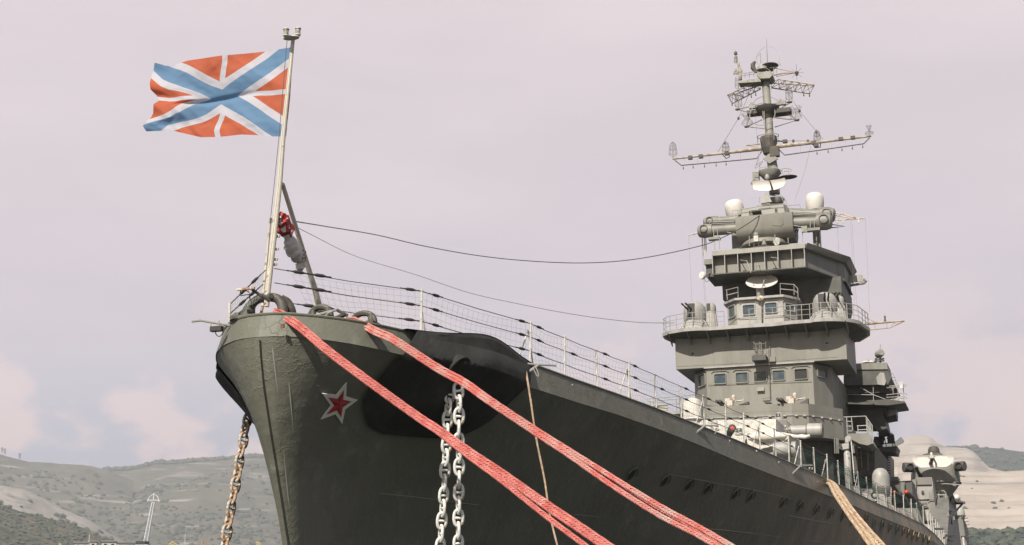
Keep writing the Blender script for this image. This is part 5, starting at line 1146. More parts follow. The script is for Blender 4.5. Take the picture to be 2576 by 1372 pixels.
for q in mid: P.append(S(q, lerp(2, 66.5, ((q[0]-750)/915.)**.62)))
P.append(S(M3(300, 892), 67))
b = MB(); b.tube(smoothpath(P, 6), [lerp(.008, .024, i/(6*(len(P)-1))) for i in range(6*(len(P)-1)+1)], 4); o = b.build('aerial_cable', WIRE, None, fix=False); tag(o, 'thin sagging wire from the flagstaff brace to the left sponson railing', 'cable', 'aerial cables')

# ------------------------------------------------------------------ lower bridge front, bulwark and foredeck fittings
sBk = 64.
zT = S(M5(1540, 658), sBk).z
bw_ = [Z(M5(670, 692), zT), Z(M5(1100, 675), zT), Z(M5(1540, 658), zT), Z(M6(205, 660), zT), Z(M6(548, 715), zT)]
print('bulwark', [(round(p.x, 1), round(p.y, 1)) for p in bw_], zT)
bh = 2.1
b = MB(); outer = [(p.x, p.y) for p in bw_]; b.plan(outer+[(outer[-1][0], 76), (outer[0][0]-.3, 76)], zT-bh, zT-.5)
for a_, c_ in zip(bw_, bw_[1:]):
    d_ = (c_-a_); nn_ = V((-d_.y, d_.x, 0)).normalized()*.06
    b.loft([a_+V((0, 0, -.52)), c_+V((0, 0, -.52)), c_+nn_+V((0, 0, -.52)), a_+nn_+V((0, 0, -.52))], [a_, c_, c_+nn_, a_+nn_])
bul = part('bulwark', b, GREY)
b = MB(); b.plan([(outer[0][0]+.4, 66.5), (outer[2][0]-.3, 66.0), (outer[4][0]-.8, 67.5), (outer[4][0]-.8, 80), (outer[0][0]+.2, 80)], 9.7, zT-bh+.01); lw = part('deckhouse', b, DGREY)
zc = zT-.72
P = [V((p.x, p.y-.06, p.z-.78)) for p in bw_]; b = MB(); b.tube(P, .022, 5); b.build('hand_line', LGREY, bul)
for a_, c_ in zip(P, P[1:]):
    n_ = max(2, int((c_-a_).length/.75))
    for i in range(n_): p = a_.lerp(c_, (i+.5)/n_); b = MB(); b.box(p+V((0, -.03, -.02)), (.2, .1, .1)); b.build('clip', LGREY, bul)
for pts in (((1010, 672), (1105, 640), (1105, 668)), ((1255, 632), (1270, 655), (1335, 652), (1330, 645)), ((1618, 655), (1700, 607), (1703, 662)), ((672, 672), (690, 690), (770, 685))):
    b = MB(); b.ext([S(M5(*q), 64.4) for q in pts], .5); b.build('splinter_shield', DGREY, bul)
for i, (x, y, lab) in enumerate(((830, 655, 'twin dark-barrelled light gun poking over the bulwark below the left bridge windows'), (1440, 635, 'twin dark-barrelled light gun poking over the bulwark below the right bridge windows'))):
    c = S(M5(x, y), 65); t = thing('light_gun', c, lab, 'gun', 'light guns behind the bulwark')
    for dx in (-22, 14):
        A_, B_ = S(M5(x+dx+45, y+35), 65.2), S(M5(x+dx-22, y-20), 63.6); b = MB(); b.tube([A_, A_.lerp(B_, .7), A_.lerp(B_, .71), B_], [.09, .07, .1, .1], 8); b.build('gun_barrel', GUNM, t, smooth=True)
    b = MB(); p = S(M5(x+85, y-5), 65.4); b.box(p, (.5, .4, .5)); b.tube([p, p+V((1.0, 0, .1))], .05, 5); b.lathe(p+V((.3, 0, .3)), [(.12, -.2), (.14, .1), (.05, .2)], n=8); b.build('mount', RUSTY, t)
    tb('sight_bar', [p, p+V((-.5, -.1, .3))], .04, LGREY, t, 5); tb('sight_bar', [p+V((.9, 0, -.15)), p+V((.95, 0, .35))], .05, LGREY, t, 5)
# starboard platform with bench
t = thing('side_platform', S(M5(260, 760), 66), 'railed side platform with a slatted bench, left of the lower bridge', 'platform')
b = MB(); b.ext([S(M5(205, 752), 66), S(M5(425, 738), 66), S(M5(425, 762), 66), S(M5(215, 775), 66)], 1.6); b.build('floor', LGREY, t)
for q in (((95, 612), (425, 588), (575, 570)), ((100, 640), (420, 612)), ((95, 690), (425, 655)), ((120, 612), (125, 720)), ((155, 612), (158, 730)), ((385, 588), (392, 738)), ((416, 600), (422, 738)), ((100, 690), (160, 690)), ((125, 640), (415, 665))): tb('rail', [S(M5(*a_), 66) for a_ in q], .03, LGREY, t, 5)
be = thing('bench', S(M5(230, 730), 66.4), 'slatted wooden bench on the side platform', 'bench')
for y in (685, 697, 709, 721): tb('slat', [S(M5(150, y+6), 66.4), S(M5(302, y-6), 66.4)], .05, STAFF, be, 4)
for x in (160, 295): tb('leg', [S(M5(x, 685), 66.4), S(M5(x, 745), 66.4)], .04, STAFF, be, 4)
c = S(M5(553, 745), 62); t = thing('canvas_covered_mount', V((c.x, c.y, 11)), 'tall round white canvas cover standing left of the lower bridge', 'canvas cover')
rr2 = (S(M5(650, 700), 62)-S(M5(450, 700), 62)).length/2; zz0, zz1 = S(M5(553, 830), 62).z, S(M5(553, 612), 62).z
b = MB(); b.lathe((c.x, c.y, 0), [(rr2*.8, zz0-.8), (rr2*.86, zz0-.1), (rr2, zz0), (rr2, zz0+1.1), (rr2*.94, zz1-.5), (rr2*.75, zz1-.12), (rr2*.3, zz1+.02), (.01, zz1+.05)], n=30)
for v in b.v: v += V((noise.noise(v*1.5), noise.noise(v*1.5+V((5, 5, 5))), 0))*.10
b.build('cover', CANVAS, t, smooth=True); tb('rope_hem', [V((c.x+rr2*1.02*math.cos(a_), c.y+rr2*1.02*math.sin(a_), zz0+.05)) for a_ in [i*math.pi/12 for i in range(25)]], .05, WHITE, t, 5)
# forward turret pieces: two big gun houses
def turret(nm, s, facex, lab):
    return None
t1 = thing('gun_turret', S(M5(1450, 900), 57), 'raised grey gun turret with a long rangefinder hood pointing right, in front of the bridge', 'gun turret', 'main gun turrets')
b = MB(); f = [M5(1310, 820), M5(1385, 815), M5(1480, 822), M5(1535, 960), M5(1560, 1020), M5(1620, 1270), M5(1230, 1230), M5(1250, 815)]; b.ext([S(q, 56.6) for q in f], 3.5); b.build('gun_house', LGREY, t1)
b = MB(); b.ext([S(q, 56.5) for q in (M5(1382, 822), M5(1482, 826), M5(1532, 950), M5(1378, 948))], .08); b.build('front_plate', GREY, t1)
ax_ = V((1, .1, 0)); p = S(M5(1535, 935), 57.6); q = S(M5(1838, 930), 57.6); b = MB(); L_ = (q-p).length; b.tube([p-(q-p)*.4, p, p.lerp(q, .52), p.lerp(q, .53), q], [.33, .33, .33, .44, .44], 24); rh = b.build('rangefinder_hood', LGREY, t1, smooth=True)
b = MB(); b.lathe(q, [(.45, -.02), (.48, .0), (.48, .07), (.45, .08), (.2, .08), (.2, .04)], (q-p), 24); b.build('end_ring', GREY, rh, smooth=True)
b = MB(); b.lathe(p.lerp(q, .52), [(.35, -.04), (.46, -.03), (.46, .03), (.35, .04)], (q-p), 24); b.build('joint_ring', DGREY, rh, smooth=True)
c = S(M5(1412, 790), 57); b = MB(); b.lathe(c, [(.24, -.35), (.25, -.1), (.24, -.03), (.2, .14), (.13, .23), (.02, .27)], n=18); h_ = b.build('sight_hood', LGREY, t1, smooth=True)
b = MB(); b.box(c+V((-.02, -.21, .05)), (.26, .08, .2)); b.build('sight_opening', GUNM, h_); b = MB(); b.ell(c+V((0, -.25, .03)), .07, .04, .07); b.build('sight_lens', LAMPG, h_, smooth=True)
lb = MB()
for x in (1255, 1303): lb.tube([S(M5(x, 795), 56.3), S(M5(x+2, 945), 56.3)], .035, 5)
for i in range(7): lb.tube([S(M5(1255, 805+20*i), 56.3), S(M5(1304, 803+20*i), 56.3)], .03, 5)
lb.build('ladder', LGREY, t1)
for x, y in ((1425, 905), (1450, 915), (1465, 885), (1480, 915), (1505, 910), (1385, 890)): tb('grab_hook', [S(M5(x, y), 56.4), S(M5(x+8, y-8), 56.4), S(M5(x+12, y+12), 56.4)], .03, WHITE, t1, 5)
b = MB(); P = smoothpath([S(M5(*q), 55.6) for q in ((1370, 970), (1440, 975), (1520, 985), (1600, 990), (1680, 990), (1722, 985))], 5); b.tube(P, [.2 if i < 5 else max(.13, .2-.012*(i-5)) for i in range(len(P))], 12)
for v in b.v: v += V((0, 0, 1))*.05*noise.noise(v*4)
b.build('canvas_blast_cover', CANVAS, t1, smooth=True)
t2 = thing('gun_turret', S(M5(1200, 1050), 50), 'lower gun turret wrapped in cream canvas with a short round hood', 'gun turret', 'main gun turrets')
b = MB(); pr = [(1080, 1000), (1100, 975), (1140, 960), (1200, 950), (1330, 948), (1450, 952), (1520, 970), (1500, 1010), (1440, 1050), (1330, 1090), (1240, 1110), (1200, 1180), (1120, 1120)]
b.ext([S(M5(*q), 50) for q in pr], 2.2)
b.build('canvas_cover', CANVAS, t2)
b = MB(); b.ell(S(M5(1300, 1000), 50.2), 1.15, .6, .34, 24, 12); 
for v in b.v: v += V((noise.noise(v*1.2), noise.noise(v*1.4), noise.noise(v*2)))*.10
b.build('canvas_roll', CANVAS, t2, smooth=True)
b = MB(); b.ext([S(M5(*q), 51) for q in ((700, 830), (1380, 815), (1380, 960), (1100, 960), (1060, 1070), (700, 1000))], 3); b.build('gun_house', WHITE, t2)
p, q = S(M5(1400, 1120), 49.6), S(M5(1530, 1115), 49.6); b = MB(); b.tube([p-(q-p)*.3, p, q, q+(q-p).normalized()*.02, q+(q-p).normalized()*.3], [.38, .40, .40, .41, .41], 24); b.build('rangefinder_hood', LGREY, t2, smooth=True)
b = MB(); b.tube([q, q+(q-p).normalized()*.06], .44, 24); b.build('hood_ring', GUNM, t2, smooth=True)
b = MB(); b.ext([S(M5(*q_), 50.3) for q_ in ((1540, 1060), (1575, 1060), (1620, 1270), (1400, 1280), (1400, 1150), (1540, 1150))], 1.5); b.build('side_plate', LGREY, t2)
c = S(M5(1020, 930), 49.5); b = MB(); b.lathe(c, [(.25, -.25), (.26, 0), (.22, .14), (.12, .22), (.02, .24)], n=18); h_ = b.build('sight_hood', WHITE, t2, smooth=True); b = MB(); b.box(c+V((0, -.22, .0)), (.3, .08, .18)); b.build('sight_opening', GUNM, h_); b = MB(); b.ell(c+V((0, -.27, -.01)), .08, .04, .07); b.build('sight_lens', LAMPG, h_, smooth=True)
c = S(M5(946, 905), 46); t3 = thing('gun_muzzle', c, 'dark gun muzzle closed by a plug with a bright red star, seen through the railing', 'gun barrel', 'gun muzzles')
b = MB(); r_ = .2; axm = V((.28, -1, .02)).normalized(); b.lathe(c, [(r_*.8, -4), (r_, -.5), (r_*1.02, 0), (r_*.9, .02)], axm, 20); b.build('barrel', GUNM, t3, smooth=True)
u = axm.cross(V((0, 0, 1))).normalized(); up = u.cross(axm); up = up if up.z > 0 else -up
b = MB(); b.add([c+axm*.03+(u*math.sin(a_)+up*math.cos(a_))*(r_*.72 if k % 2 == 0 else r_*.34) for k, a_ in enumerate([i*math.pi/5 for i in range(10)])]+[c+axm*.05], [(i, (i+1) % 10, 10) for i in range(10)]); b.build('star', ORANGE, t3)
b = MB(); b.ext([S(M5(*q), 52) for q in ((600, 870), (640, 830), (700, 820), (820, 850), (980, 960), (1080, 1060), (1090, 1180), (900, 1100))], 2); b.build('breakwater', WHITE, ship)
for q in (((740, 825), (740, 880)), ((790, 835), (790, 900)), ((700, 850), (830, 870)), ((700, 870), (810, 890)), ((690, 910), (760, 915)), ((735, 880), (740, 930))): tb('reel_frame', [S(M5(*a_), 44) for a_ in q], .035, LGREY, lw, 5)

# ------------------------------------------------------------------ structures aft of the bridge, port side
def face(zf, pts, s, depth): return [S(zf(*q), s) for q in pts], depth
def blk(name, zf, pts, s, depth, m, par, smooth=False):
    b = MB(); b.ext([S(zf(*q), s) for q in pts], depth); return b.build(name, m, par)
af = ship
u1 = blk('aft_control_tower', M6, [(560, 265), (985, 252), (1003, 330), (1035, 402), (1003, 470), (560, 480)], 79, 4, DGREY, af)
blk('roof_edge', M6, [(680, 265), (990, 250), (1000, 318), (690, 322)], 78.9, 3.5, GREY, u1); blk('sloping_panel', M6, [(885, 400), (925, 350), (965, 355), (985, 440), (968, 478), (900, 470)], 78.85, .2, LGREY, u1)
blk('platform_slab', M6, [(545, 640), (690, 655), (985, 615), (1172, 640), (1172, 655), (1000, 678), (600, 665)], 78.5, 4, DGREY, u1)
blk('lower_slab', M6, [(560, 480), (880, 478), (1060, 478), (1085, 500), (1000, 550), (560, 560)], 79.5, 4, MDARK, u1)
u2 = blk('aft_bridge_block', M6, [(500, 560), (990, 560), (990, 690), (1006, 722), (980, 785), (952, 740), (990, 908), (900, 935), (850, 870), (500, 870)], 80, 4, DGREY, af)
blk('locker', M6, [(985, 678), (1082, 670), (1088, 770), (985, 790)], 81, 1.6, LGREY, u2); blk('locker_painted_shade', M6, [(985, 790), (1088, 770), (1088, 812), (985, 832)], 81.1, 1.4, MDARK, u2)  # dark block below the locker is painted shade
tb('pipe', [S(M6(*q), 82.8) for q in ((1088, 670), (1098, 690), (1098, 815), (1085, 825), (985, 832))], .04, LGREY, u2, 5)
rails_px('white pipe railing on the outboard platform right of the bridge', M6, [[(980, 492), (1175, 472), (1183, 480), (1182, 490), (985, 505)], [(985, 575), (1175, 555), (1188, 565), (1185, 575)], [(985, 600), (1178, 590)], [(1000, 625), (1188, 602), (1190, 612)], [(1100, 475), (1105, 630)], [(1155, 475), (1160, 640)], [(1050, 480), (1055, 560)], [(560, 480), (560, 640)], [(855, 480), (858, 640)], [(565, 570), (850, 575)], [(725, 500), (860, 575), (980, 620)]], 79.2, .03)
rails_px('curved railing hoops behind the searchlight platform', M6, [[(1030, 360), (1055, 362), (1070, 400), (1090, 470)], [(1025, 395), (1065, 400)], [(1020, 430), (1075, 430)]], 80.5, .03)
b = MB(); b.box(S(M6(1136, 480), 79), (.24, .2, .5)); b.build('light_box', WHITE, u2)
sl_ = thing('searchlight', S(M6(920, 165), 81), 'pale drum searchlight on a pedestal at the highest point aft of the bridge', 'searchlight')
b = MB(); c = S(M6(918, 163), 81); b.lathe(c, [(.25, -.3), (.30, -.22), (.30, .2), (.24, .33), (.06, .34)], (-.5, .8, -.15), 20); b.build('drum', LGREY, sl_, smooth=True); b = MB(); b.lathe(c+V((.15, -.25, .04)), [(.23, -.02), (.23, .03)], (.5, -.8, .15), 18); b.build('lens', LAMPG, sl_, smooth=True)
tb('post', [S(M6(925, 195), 81), S(M6(928, 262), 81)], .08, DGREY, sl_, 8); tb('aerial', [S(M6(925, 120), 81), S(M6(926, 68), 81)], .02, WIRE, sl_, 4)
for y in (215, 235): tb('ring', [S(M6(918, y), 81)+V((.34*math.cos(a_), .34*math.sin(a_), 0)) for a_ in [i*math.pi/8 for i in range(17)]], .035, GUNM, sl_, 5)
b = MB(); b.ell(S(M6(815, 258), 86), .62, .62, .22); o = b.build('radome', DOME, None, smooth=True); tag(o, 'pale dome just showing over the roof right of the bridge wing', 'radome')
# gangway platform
gw = blk('gangway_platform', M6, [(590, 962), (800, 955), (850, 1058), (800, 1078), (720, 1062), (600, 1000)], 66, 3.5, GREY, af)
rails_px('white gangway railing with ladder hoop below the bridge wing', M6, [[(560, 797), (780, 787), (845, 880), (850, 1060)], [(590, 800), (598, 965)], [(637, 797), (650, 920), (640, 935), (605, 935)], [(590, 840), (637, 840)], [(592, 888), (640, 888)], [(692, 885), (790, 880)], [(700, 885), (705, 950)], [(700, 925), (795, 920)], [(785, 790), (795, 960)], [(800, 820), (808, 980)], [(815, 850), (822, 1010)], [(830, 868), (835, 1035)], [(790, 880), (848, 940)], [(795, 920), (848, 990)]], 66, .034)
t = thing('signal_platform', S(M6(960, 1100), 84), 'small dark platform with railing and lamp below the aft bridge block', 'platform')
blk('floor', M6, [(800, 1100), (950, 1095), (1095, 1085), (1080, 1150), (950, 1140), (810, 1135)], 84, 3, DGREY, t)
blk('lamp_cone', M6, [(865, 990), (905, 990), (950, 1090), (845, 1085)], 84.2, 1.5, SHIPSIDE, t)
for q in (((895, 965), (1045, 958)), ((960, 1030), (970, 1000), (985, 1090)), ((1045, 960), (1050, 1090)), ((1060, 985), (1075, 1090)), ((960, 1060), (1070, 1055)), ((985, 1010), (1060, 1000)), ((1000, 1035), (1065, 1030))): tb('rail', [S(M6(*a_), 84) for a_ in q], .035, GUNM, t, 5)
b = MB(); b.lathe(S(M6(938, 995), 84), [(.1, -.6), (.24, -.2), (.2, .3), (.08, .7)], n=10); b.build('flag_cover', GUNM, t, smooth=True); b = MB(); b.box(S(M6(1030, 1010), 84), (.5, .4, .6)); b.build('lamp', GUNM, t)
# lower aft bodies
u3 = blk('midship_house', M6, [(330, 1000), (870, 1060), (870, 1372), (330, 1372)], 70, 10, MDARK, af)
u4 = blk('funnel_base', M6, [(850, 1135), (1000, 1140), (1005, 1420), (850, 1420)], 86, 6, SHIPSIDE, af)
for i in range(9): y = 1145+26*i; tb('rung', [S(M6(1003, y), 85.8), S(M6(1028, y+4), 85.8)], .05, GUNM, u4, 4)
for q in (((870, 1190), (955, 1190)), ((870, 1230), (960, 1230)), ((905, 1160), (905, 1290)), ((925, 1160), (925, 1290)), ((870, 1270), (960, 1280)), ((690, 1100), (700, 1300)), ((735, 1100), (740, 1300)), ((700, 1150), (740, 1150)), ((700, 1200), (740, 1200)), ((800, 1140), (805, 1330)), ((770, 1160), (830, 1190))): tb('rail', [S(M6(*a_), 69.5 if q[0][0] < 860 else 85.5) for a_ in q], .035, GUNM if q[0][0] > 860 else SHIPSIDE, u4, 5)
blk('door', M6, [(400, 1110), (470, 1105), (475, 1300), (405, 1300)], 69.9, .1, SHIPSIDE, u3); blk('brace_panel', M6, [(640, 1080), (700, 1080), (700, 1160), (640, 1150)], 69.8, .2, SHIPSIDE, u3)
for x in (470, 490, 505): tb('pipe', [S(M6(x, 1005), 66.5), S(M6(x+3, 1160), 66.5)], .05, SHIPSIDE, u3, 6)
# davit crane
dv = thing('deck_crane', S(M7(560, 770), 46), 'grey tubular boat davit with a sheave on top and one hanging fall', 'crane', None)
P = [S(M7(568, 770), 46), S(M7(548, 560), 46), S(M7(537, 320), 46), S(M7(535, 295), 46), S(M7(535, 210), 46)]
b = MB(); b.tube(P, [.19, .18, .165, .105, .105], 20); b.build('post', LGREY, dv, smooth=True)
blk('head', M7, [(448, 222), (555, 205), (555, 270), (470, 285), (448, 262)], 45.8, .35, LGREY, dv); b = MB(); b.box(S(M7(462, 235), 45.6), (.12, .12, .2)); b.build('bracket', GUNM, dv)
c = S(M7(550, 163), 45.9); b = MB(); b.lathe(c, [(.15, -.06), (.17, -.04), (.14, 0), (.17, .04), (.15, .06)], (.2, 1, 0), 20); b.build('sheave', LGREY, dv, smooth=True); blk('cheek', M7, [(510, 200), (530, 160), (560, 165), (550, 205)], 45.8, .3, LGREY, dv)
tb('fall', [S(M7(582, 170), 45.9), S(M7(600, 380), 45.9), S(M7(622, 650), 45.9)], .03, WHITE, dv, 5)
for a_, z_ in (((545, 480), .04), ((545, 330), .03)): b = MB(); b.lathe(S(M7(*a_), 45.64), [(z_, -.02), (z_, .03)], (0, -1, 0), 8); b.build('bolt', GUNM, dv)
# covered mounts amidships
c = S(M7(920, 600), 64); t = thing('covered_mount', S(M7(920, 690), 64), 'smooth grey-white domed cover on the side deck right of the deck crane', 'cover'); r = (S(M7(1020, 600), 64)-S(M7(818, 600), 64)).length/2
b = MB(); b.lathe((c.x, c.y, c.z), [(r, -r*1.3), (r*1.0, -r*.6), (r*.99, 0), (r*.9, r*.45), (r*.7, r*.8), (r*.4, r*1.03), (.01, r*1.1)], n=30); b.build('cover', LGREY, t, smooth=True)
b = MB(); b.lathe((c.x, c.y, c.z), [(r*.9, -r*2.2), (r*1.05, -r*1.3), (r*.98, -r*.95)], n=30); b.build('base', SHIPSIDE, t, smooth=True)
u5 = blk('midship_bulkhead', M7, [(1045, 650), (1275, 635), (1290, 900), (1045, 900)], 84, 4, DGREY, af); blk('pillar', M7, [(1148, 655), (1195, 655), (1195, 830), (1150, 830)], 83.6, .3, SHIPSIDE, u5); blk('roof_box', M7, [(1030, 592), (1116, 590), (1116, 635), (1030, 640)], 86, 2, GREY, u5)
for x, y, x2, y2, r_, lab in ((1212, 768, 1262, 822, .15, 'gun muzzle with a red cover pointing out beside the grey gun house'), (1078, 770, 1150, 830, .12, 'dark gun muzzle with a red cover, half hidden behind the railing stanchions')):
    t = thing('gun_muzzle', S(M7(x, y), 78), lab, 'gun barrel', 'gun muzzles'); A_, B_ = S(M7(x, y), 78), S(M7(x2, y2), 80)
    b = MB(); b.tube([A_, A_.lerp(B_, .3), B_, B_+(B_-A_)*.6], [r_*.8, r_*1.2, r_*1.7, r_*1.8], 12); b.build('barrel', BROWN, t, smooth=True); b = MB(); b.ell(A_, r_, r_, r_); b.build('cover', ORANGE, t, smooth=True)
# white deck gear behind the railing
t = thing('deck_locker', S(M7(840, 850), 60), 'long low white locker behind the deck railing with a lifebuoy in front', 'locker')
blk('body', M7, [(600, 790), (700, 775), (960, 790), (1000, 960), (880, 930), (700, 870), (600, 810)], 60, 1.5, WHITE, t); blk('opening', M7, [(795, 868), (880, 868), (880, 915), (795, 905)], 59.9, .1, GUNM, t)
blk('stack', M7, [(600, 700), (665, 690), (685, 740), (690, 790), (590, 790)], 58, 1, LGREY, t)
for x, y, s_, k, lab in ((850, 805, 56, 1, 'ring lifebuoy hanging on the deck railing near the white locker'), (1515, 1125, 84, 1.2, 'small ring lifebuoy at the far end of the deck railing')):
    c = S(M7(x, y), s_); b = MB(); b.tube([c+V((.16*k*math.cos(a_), 0, .16*k*math.sin(a_))) for a_ in [i*math.pi/9 for i in range(18)]], +.055*k, 8, closed=True); o = b.build('lifebuoy', GNET, None, smooth=True); tag(o, lab, 'lifebuoy', 'lifebuoys on the railing')
# secondary gun house and director
def e6(x, y, s): return S(E6(x, y), s)
t = thing('gun_house', e6(610, 1040, 92), 'tall grey box-shaped gun house with riveted door panels, left of the round director', 'gun house')
b = MB(); front = [(535, 512), (722, 508), (735, 600), (748, 780), (768, 900), (768, 1060), (600, 1060), (560, 930), (500, 850), (485, 780)]; b.ext([e6(x, y, 92) for x, y in front], 4); g_ = b.build('body', LGREY, t)
blk('side_panel', E6, [(470, 540), (530, 530), (520, 700), (515, 860), (490, 830), (478, 680)], 91.7, .6, GREY, t)
blk('upper_panel', E6, [(540, 515), (715, 512), (722, 600), (535, 603)], 91.85, .12, GREY, t); blk('side_wall', E6, [(738, 610), (750, 790), (775, 900), (775, 1030), (700, 1010), (690, 800)], 91.9, .08, GREY, t)
blk('door_panel', E6, [(570, 685), (690, 680), (695, 785), (560, 790)], 91.85, .14, LGREY, t); blk('hatch', E6, [(580, 795), (670, 795), (680, 890), (590, 895)], 91.82, .16, LGREY, t); tb('hatch_rim', [e6(*q, 91.7) for q in ((585, 830), (660, 828), (665, 858), (585, 862), (585, 830))], .03, GREY, t, 5)
tb('hinge_bar', [e6(490, 792, 91.7), e6(750, 782, 91.7)], .04, GREY, t, 5); b = MB(); b.lathe(e6(606, 693, 91.7), [(.12, -.02), (.1, .06)], (0, -1, 0), 10); b.build('plug', BROWN, t)
sX = 99
t = thing('radar_director', e6(770, 640, sX), 'round grey gun director with a white oval radar dish and two side drums', 'radar director')
b = MB(); c = e6(770, 530, sX); rx = (e6(1085, 530, sX)-e6(455, 530, sX)).length/2; b.lathe((c.x, c.y, c.z), [(rx*.35, -rx*1.15), (rx*.5, -rx*.85), (rx*.82, -rx*.45), (rx*.98, -rx*.22), (rx*1.0, -.1*rx), (rx*.98, .25*rx), (rx*.84, rx*.52), (rx*.5, rx*.72), (.01, rx*.78)], n=36); b.build('house', GREY, t, smooth=True)
b = MB(); b.tube([V((c.x+rx*1.02*math.cos(a_), c.y+rx*1.02*math.sin(a_), c.z-.2*rx)) for a_ in [i*math.pi/18 for i in range(36)]], .06, 6, closed=True); b.build('belt', GREY, t)
pd = [(470, 268), (500, 235), (560, 226), (700, 224), (850, 222), (960, 226), (1002, 258), (1000, 300), (960, 345), (915, 372), (740, 382), (575, 384), (520, 350), (485, 310)]
G_ = []; cd = V(e6(740, 300, sX-rx-1.2)); n_ = len(pd)
b = MB(); rings = []
for k in range(7):
    u_ = k/6; rings.append([e6(lerp(740, x, u_), lerp(300, y, u_), sX-rx-.9-.4*u_*u_*(.2+.8*abs(x-740)/270)) for x, y in pd])
for r0, r1 in zip(rings, rings[1:]): b.add(r0+r1, [(i, (i+1) % n_, n_+(i+1) % n_, n_+i) for i in range(n_)])
b2 = [p+V((0, .1, 0)) for p in rings[-1]]; b.add(rings[-1]+b2, [(i, (i+1) % n_, n_+(i+1) % n_, n_+i) for i in range(n_)]); b.add(b2, [tuple(range(n_))]); b.build('dish', DOME, t, smooth=True)
sf = sX-rx-2.6
b = MB(); b.lathe(e6(720, 245, sf), [(.12, -.2), (.24, -.14), (.26, 0), (.26, .08), (.09, .1), (.1, .3), (.07, .34)], n=16); b.build('feed', WHITE, t, smooth=True)
for q in (((718, 275), (680, 375)), ((735, 280), (715, 375)), ((745, 270), (800, 375)), ((715, 290), (700, 370)), ((500, 360), (600, 500)), ((530, 370), (580, 500)), ((505, 375), (560, 490))): tb('strut', [e6(*q[0], sf+.2), e6(*q[1], sX-rx-.2)], .08, GUNM if q[0][0] != 745 else LGREY, t, 6)
for x0_, x1_, y in ((368, 492, 384), (1022, 1160, 368)):
    p, q = e6(x0_, y, sX-1.5), e6(x1_, y, sX-1.5); k = (1 if x0_ < 500 else -1); b = MB(); r_ = .40; b.lathe((p+q)/2, [(r_, -.46), (r_*1.04, -.38), (r_*1.02, .34), (r_*.9, .38)], (1, .45*k, 0), 20); d_ = b.build('side_drum', DGREY, t, smooth=True)
    b = MB(); b.lathe((p+q)/2+V((k*.1, -.3, 0)), [(.30, -.2), (.30, .22), (.24, .23), (.22, .1)], (k*.3, -1, 0), 18); b.build('drum_wheel', GUNM, d_, smooth=True)
    tb('drum_arm', [(p+q)/2+V((0, .3, 0)), V((c.x+(-.8 if x0_ < 500 else .8)*rx, c.y-.4, c.z+.4*rx))], .12, GREY, t, 8)
b = MB(); b.lathe(e6(748, 175, sX), [(.42, -.4), (.5, -.15), (.47, .15), (.35, .36), (.15, .42), (.01, .43)], n=20); b.build('top_hood', MDARK, t, smooth=True); blk('hood_shelf', E6, [(600, 222), (690, 195), (820, 195), (860, 215), (800, 225)], sX-.6, 1.2, DGREY, t)
for q in (((980, 520), (1030, 515), (1028, 528)), ((980, 575), (1030, 570), (1030, 620), (980, 600)), ((1005, 570), (1008, 620)), ((760, 600), (900, 592), (1085, 605))): tb('handrail', [e6(*a_, sX-rx*.9) for a_ in q], .04, LGREY, t, 5)
# superstructure side behind
u6 = blk('director_support', E6, [(745, 660), (940, 665), (990, 720), (950, 900), (950, 1372), (780, 1372), (760, 900)], 101, 4, DGREY, af)
blk('rim_plate', E6, [(755, 655), (935, 662), (985, 720), (1040, 830), (1030, 830), (935, 690), (755, 672)], 100.5, .4, GREY, u6)
b = MB(); a0, a1 = e6(930, 690, 92), e6(1035, 830, 92); xs = 11.25
A_ = [X(E6(925, 670), xs-.4), X(E6(1025, 815), xs), X(E6(1050, 1000), xs), X(E6(1098, 1372), xs), X(E6(915, 1372), xs), X(E6(945, 900), xs)]
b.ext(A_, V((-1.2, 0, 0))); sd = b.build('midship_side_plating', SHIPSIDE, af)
for y0_, y1_, x in ((1010, 1060, 1005), (1035, 1100, 975), (960, 1010, 930), (1015, 1080, 975)): tb('vent_slot', [X(E6(x, y0_), xs+.03), X(E6(x+3, y1_), xs+.03)], .09, GUNM, sd, 4)
for q in (((945, 930), (1050, 932)), ((955, 965), (1000, 925)), ((1040, 1000), (1150, 998)), ((1045, 1040), (1075, 1005)), ((900, 1245), (1010, 1248)), ((875, 1285), (915, 1250)), ((930, 1305), (1000, 1305)), ((765, 1165), (860, 1165))): tb('side_boom', [X(E6(*a_), xs+.2) for a_ in q], .07, GUNM, sd, 5)
bo = thing('outrigger_boom', X(E6(1040, 830), xs), 'dark bracketed boom sticking out right of the ship side below the director', 'boom')
tb('boom', [X(E6(1030, 828), xs), X(E6(1135, 835), xs+.8)], [.2, .12], BROWN, bo, 8); tb('brace', [X(E6(1115, 845), xs+.6), X(E6(1050, 915), xs)], .1, BROWN, bo, 6)
b = MB(); b.ell(X(E6(1038, 772), xs), .35, .5, .35, 10, 6); b.build('lamp', WHITE, bo, smooth=True)
rails_px('white railing of the small walkway between gun house and ship side', E6, [[(765, 685), (880, 682), (905, 720), (915, 880)], [(770, 735), (905, 735)], [(775, 790), (910, 790)], [(810, 690), (820, 885)], [(900, 735), (885, 840)], [(775, 885), (915, 885)], [(770, 845), (810, 850)]], 97, .05, LGREY)
blk('walkway', E6, [(775, 880), (915, 885), (905, 915), (850, 925), (780, 905)], 97, 2, GREY, u6)
u7 = blk('after_superstructure', E6, [(1050, 1000), (1115, 1010), (1140, 1080), (1160, 1300), (1175, 1400), (1090, 1400), (1060, 1150)], 118, 10, SHIPSIDE, af)
b = MB(); b.ell(S(E6(1080, 985), 120), .5, .5, .9, 14, 8); b.build('covered_mast_house', LGREY, u7, smooth=True)
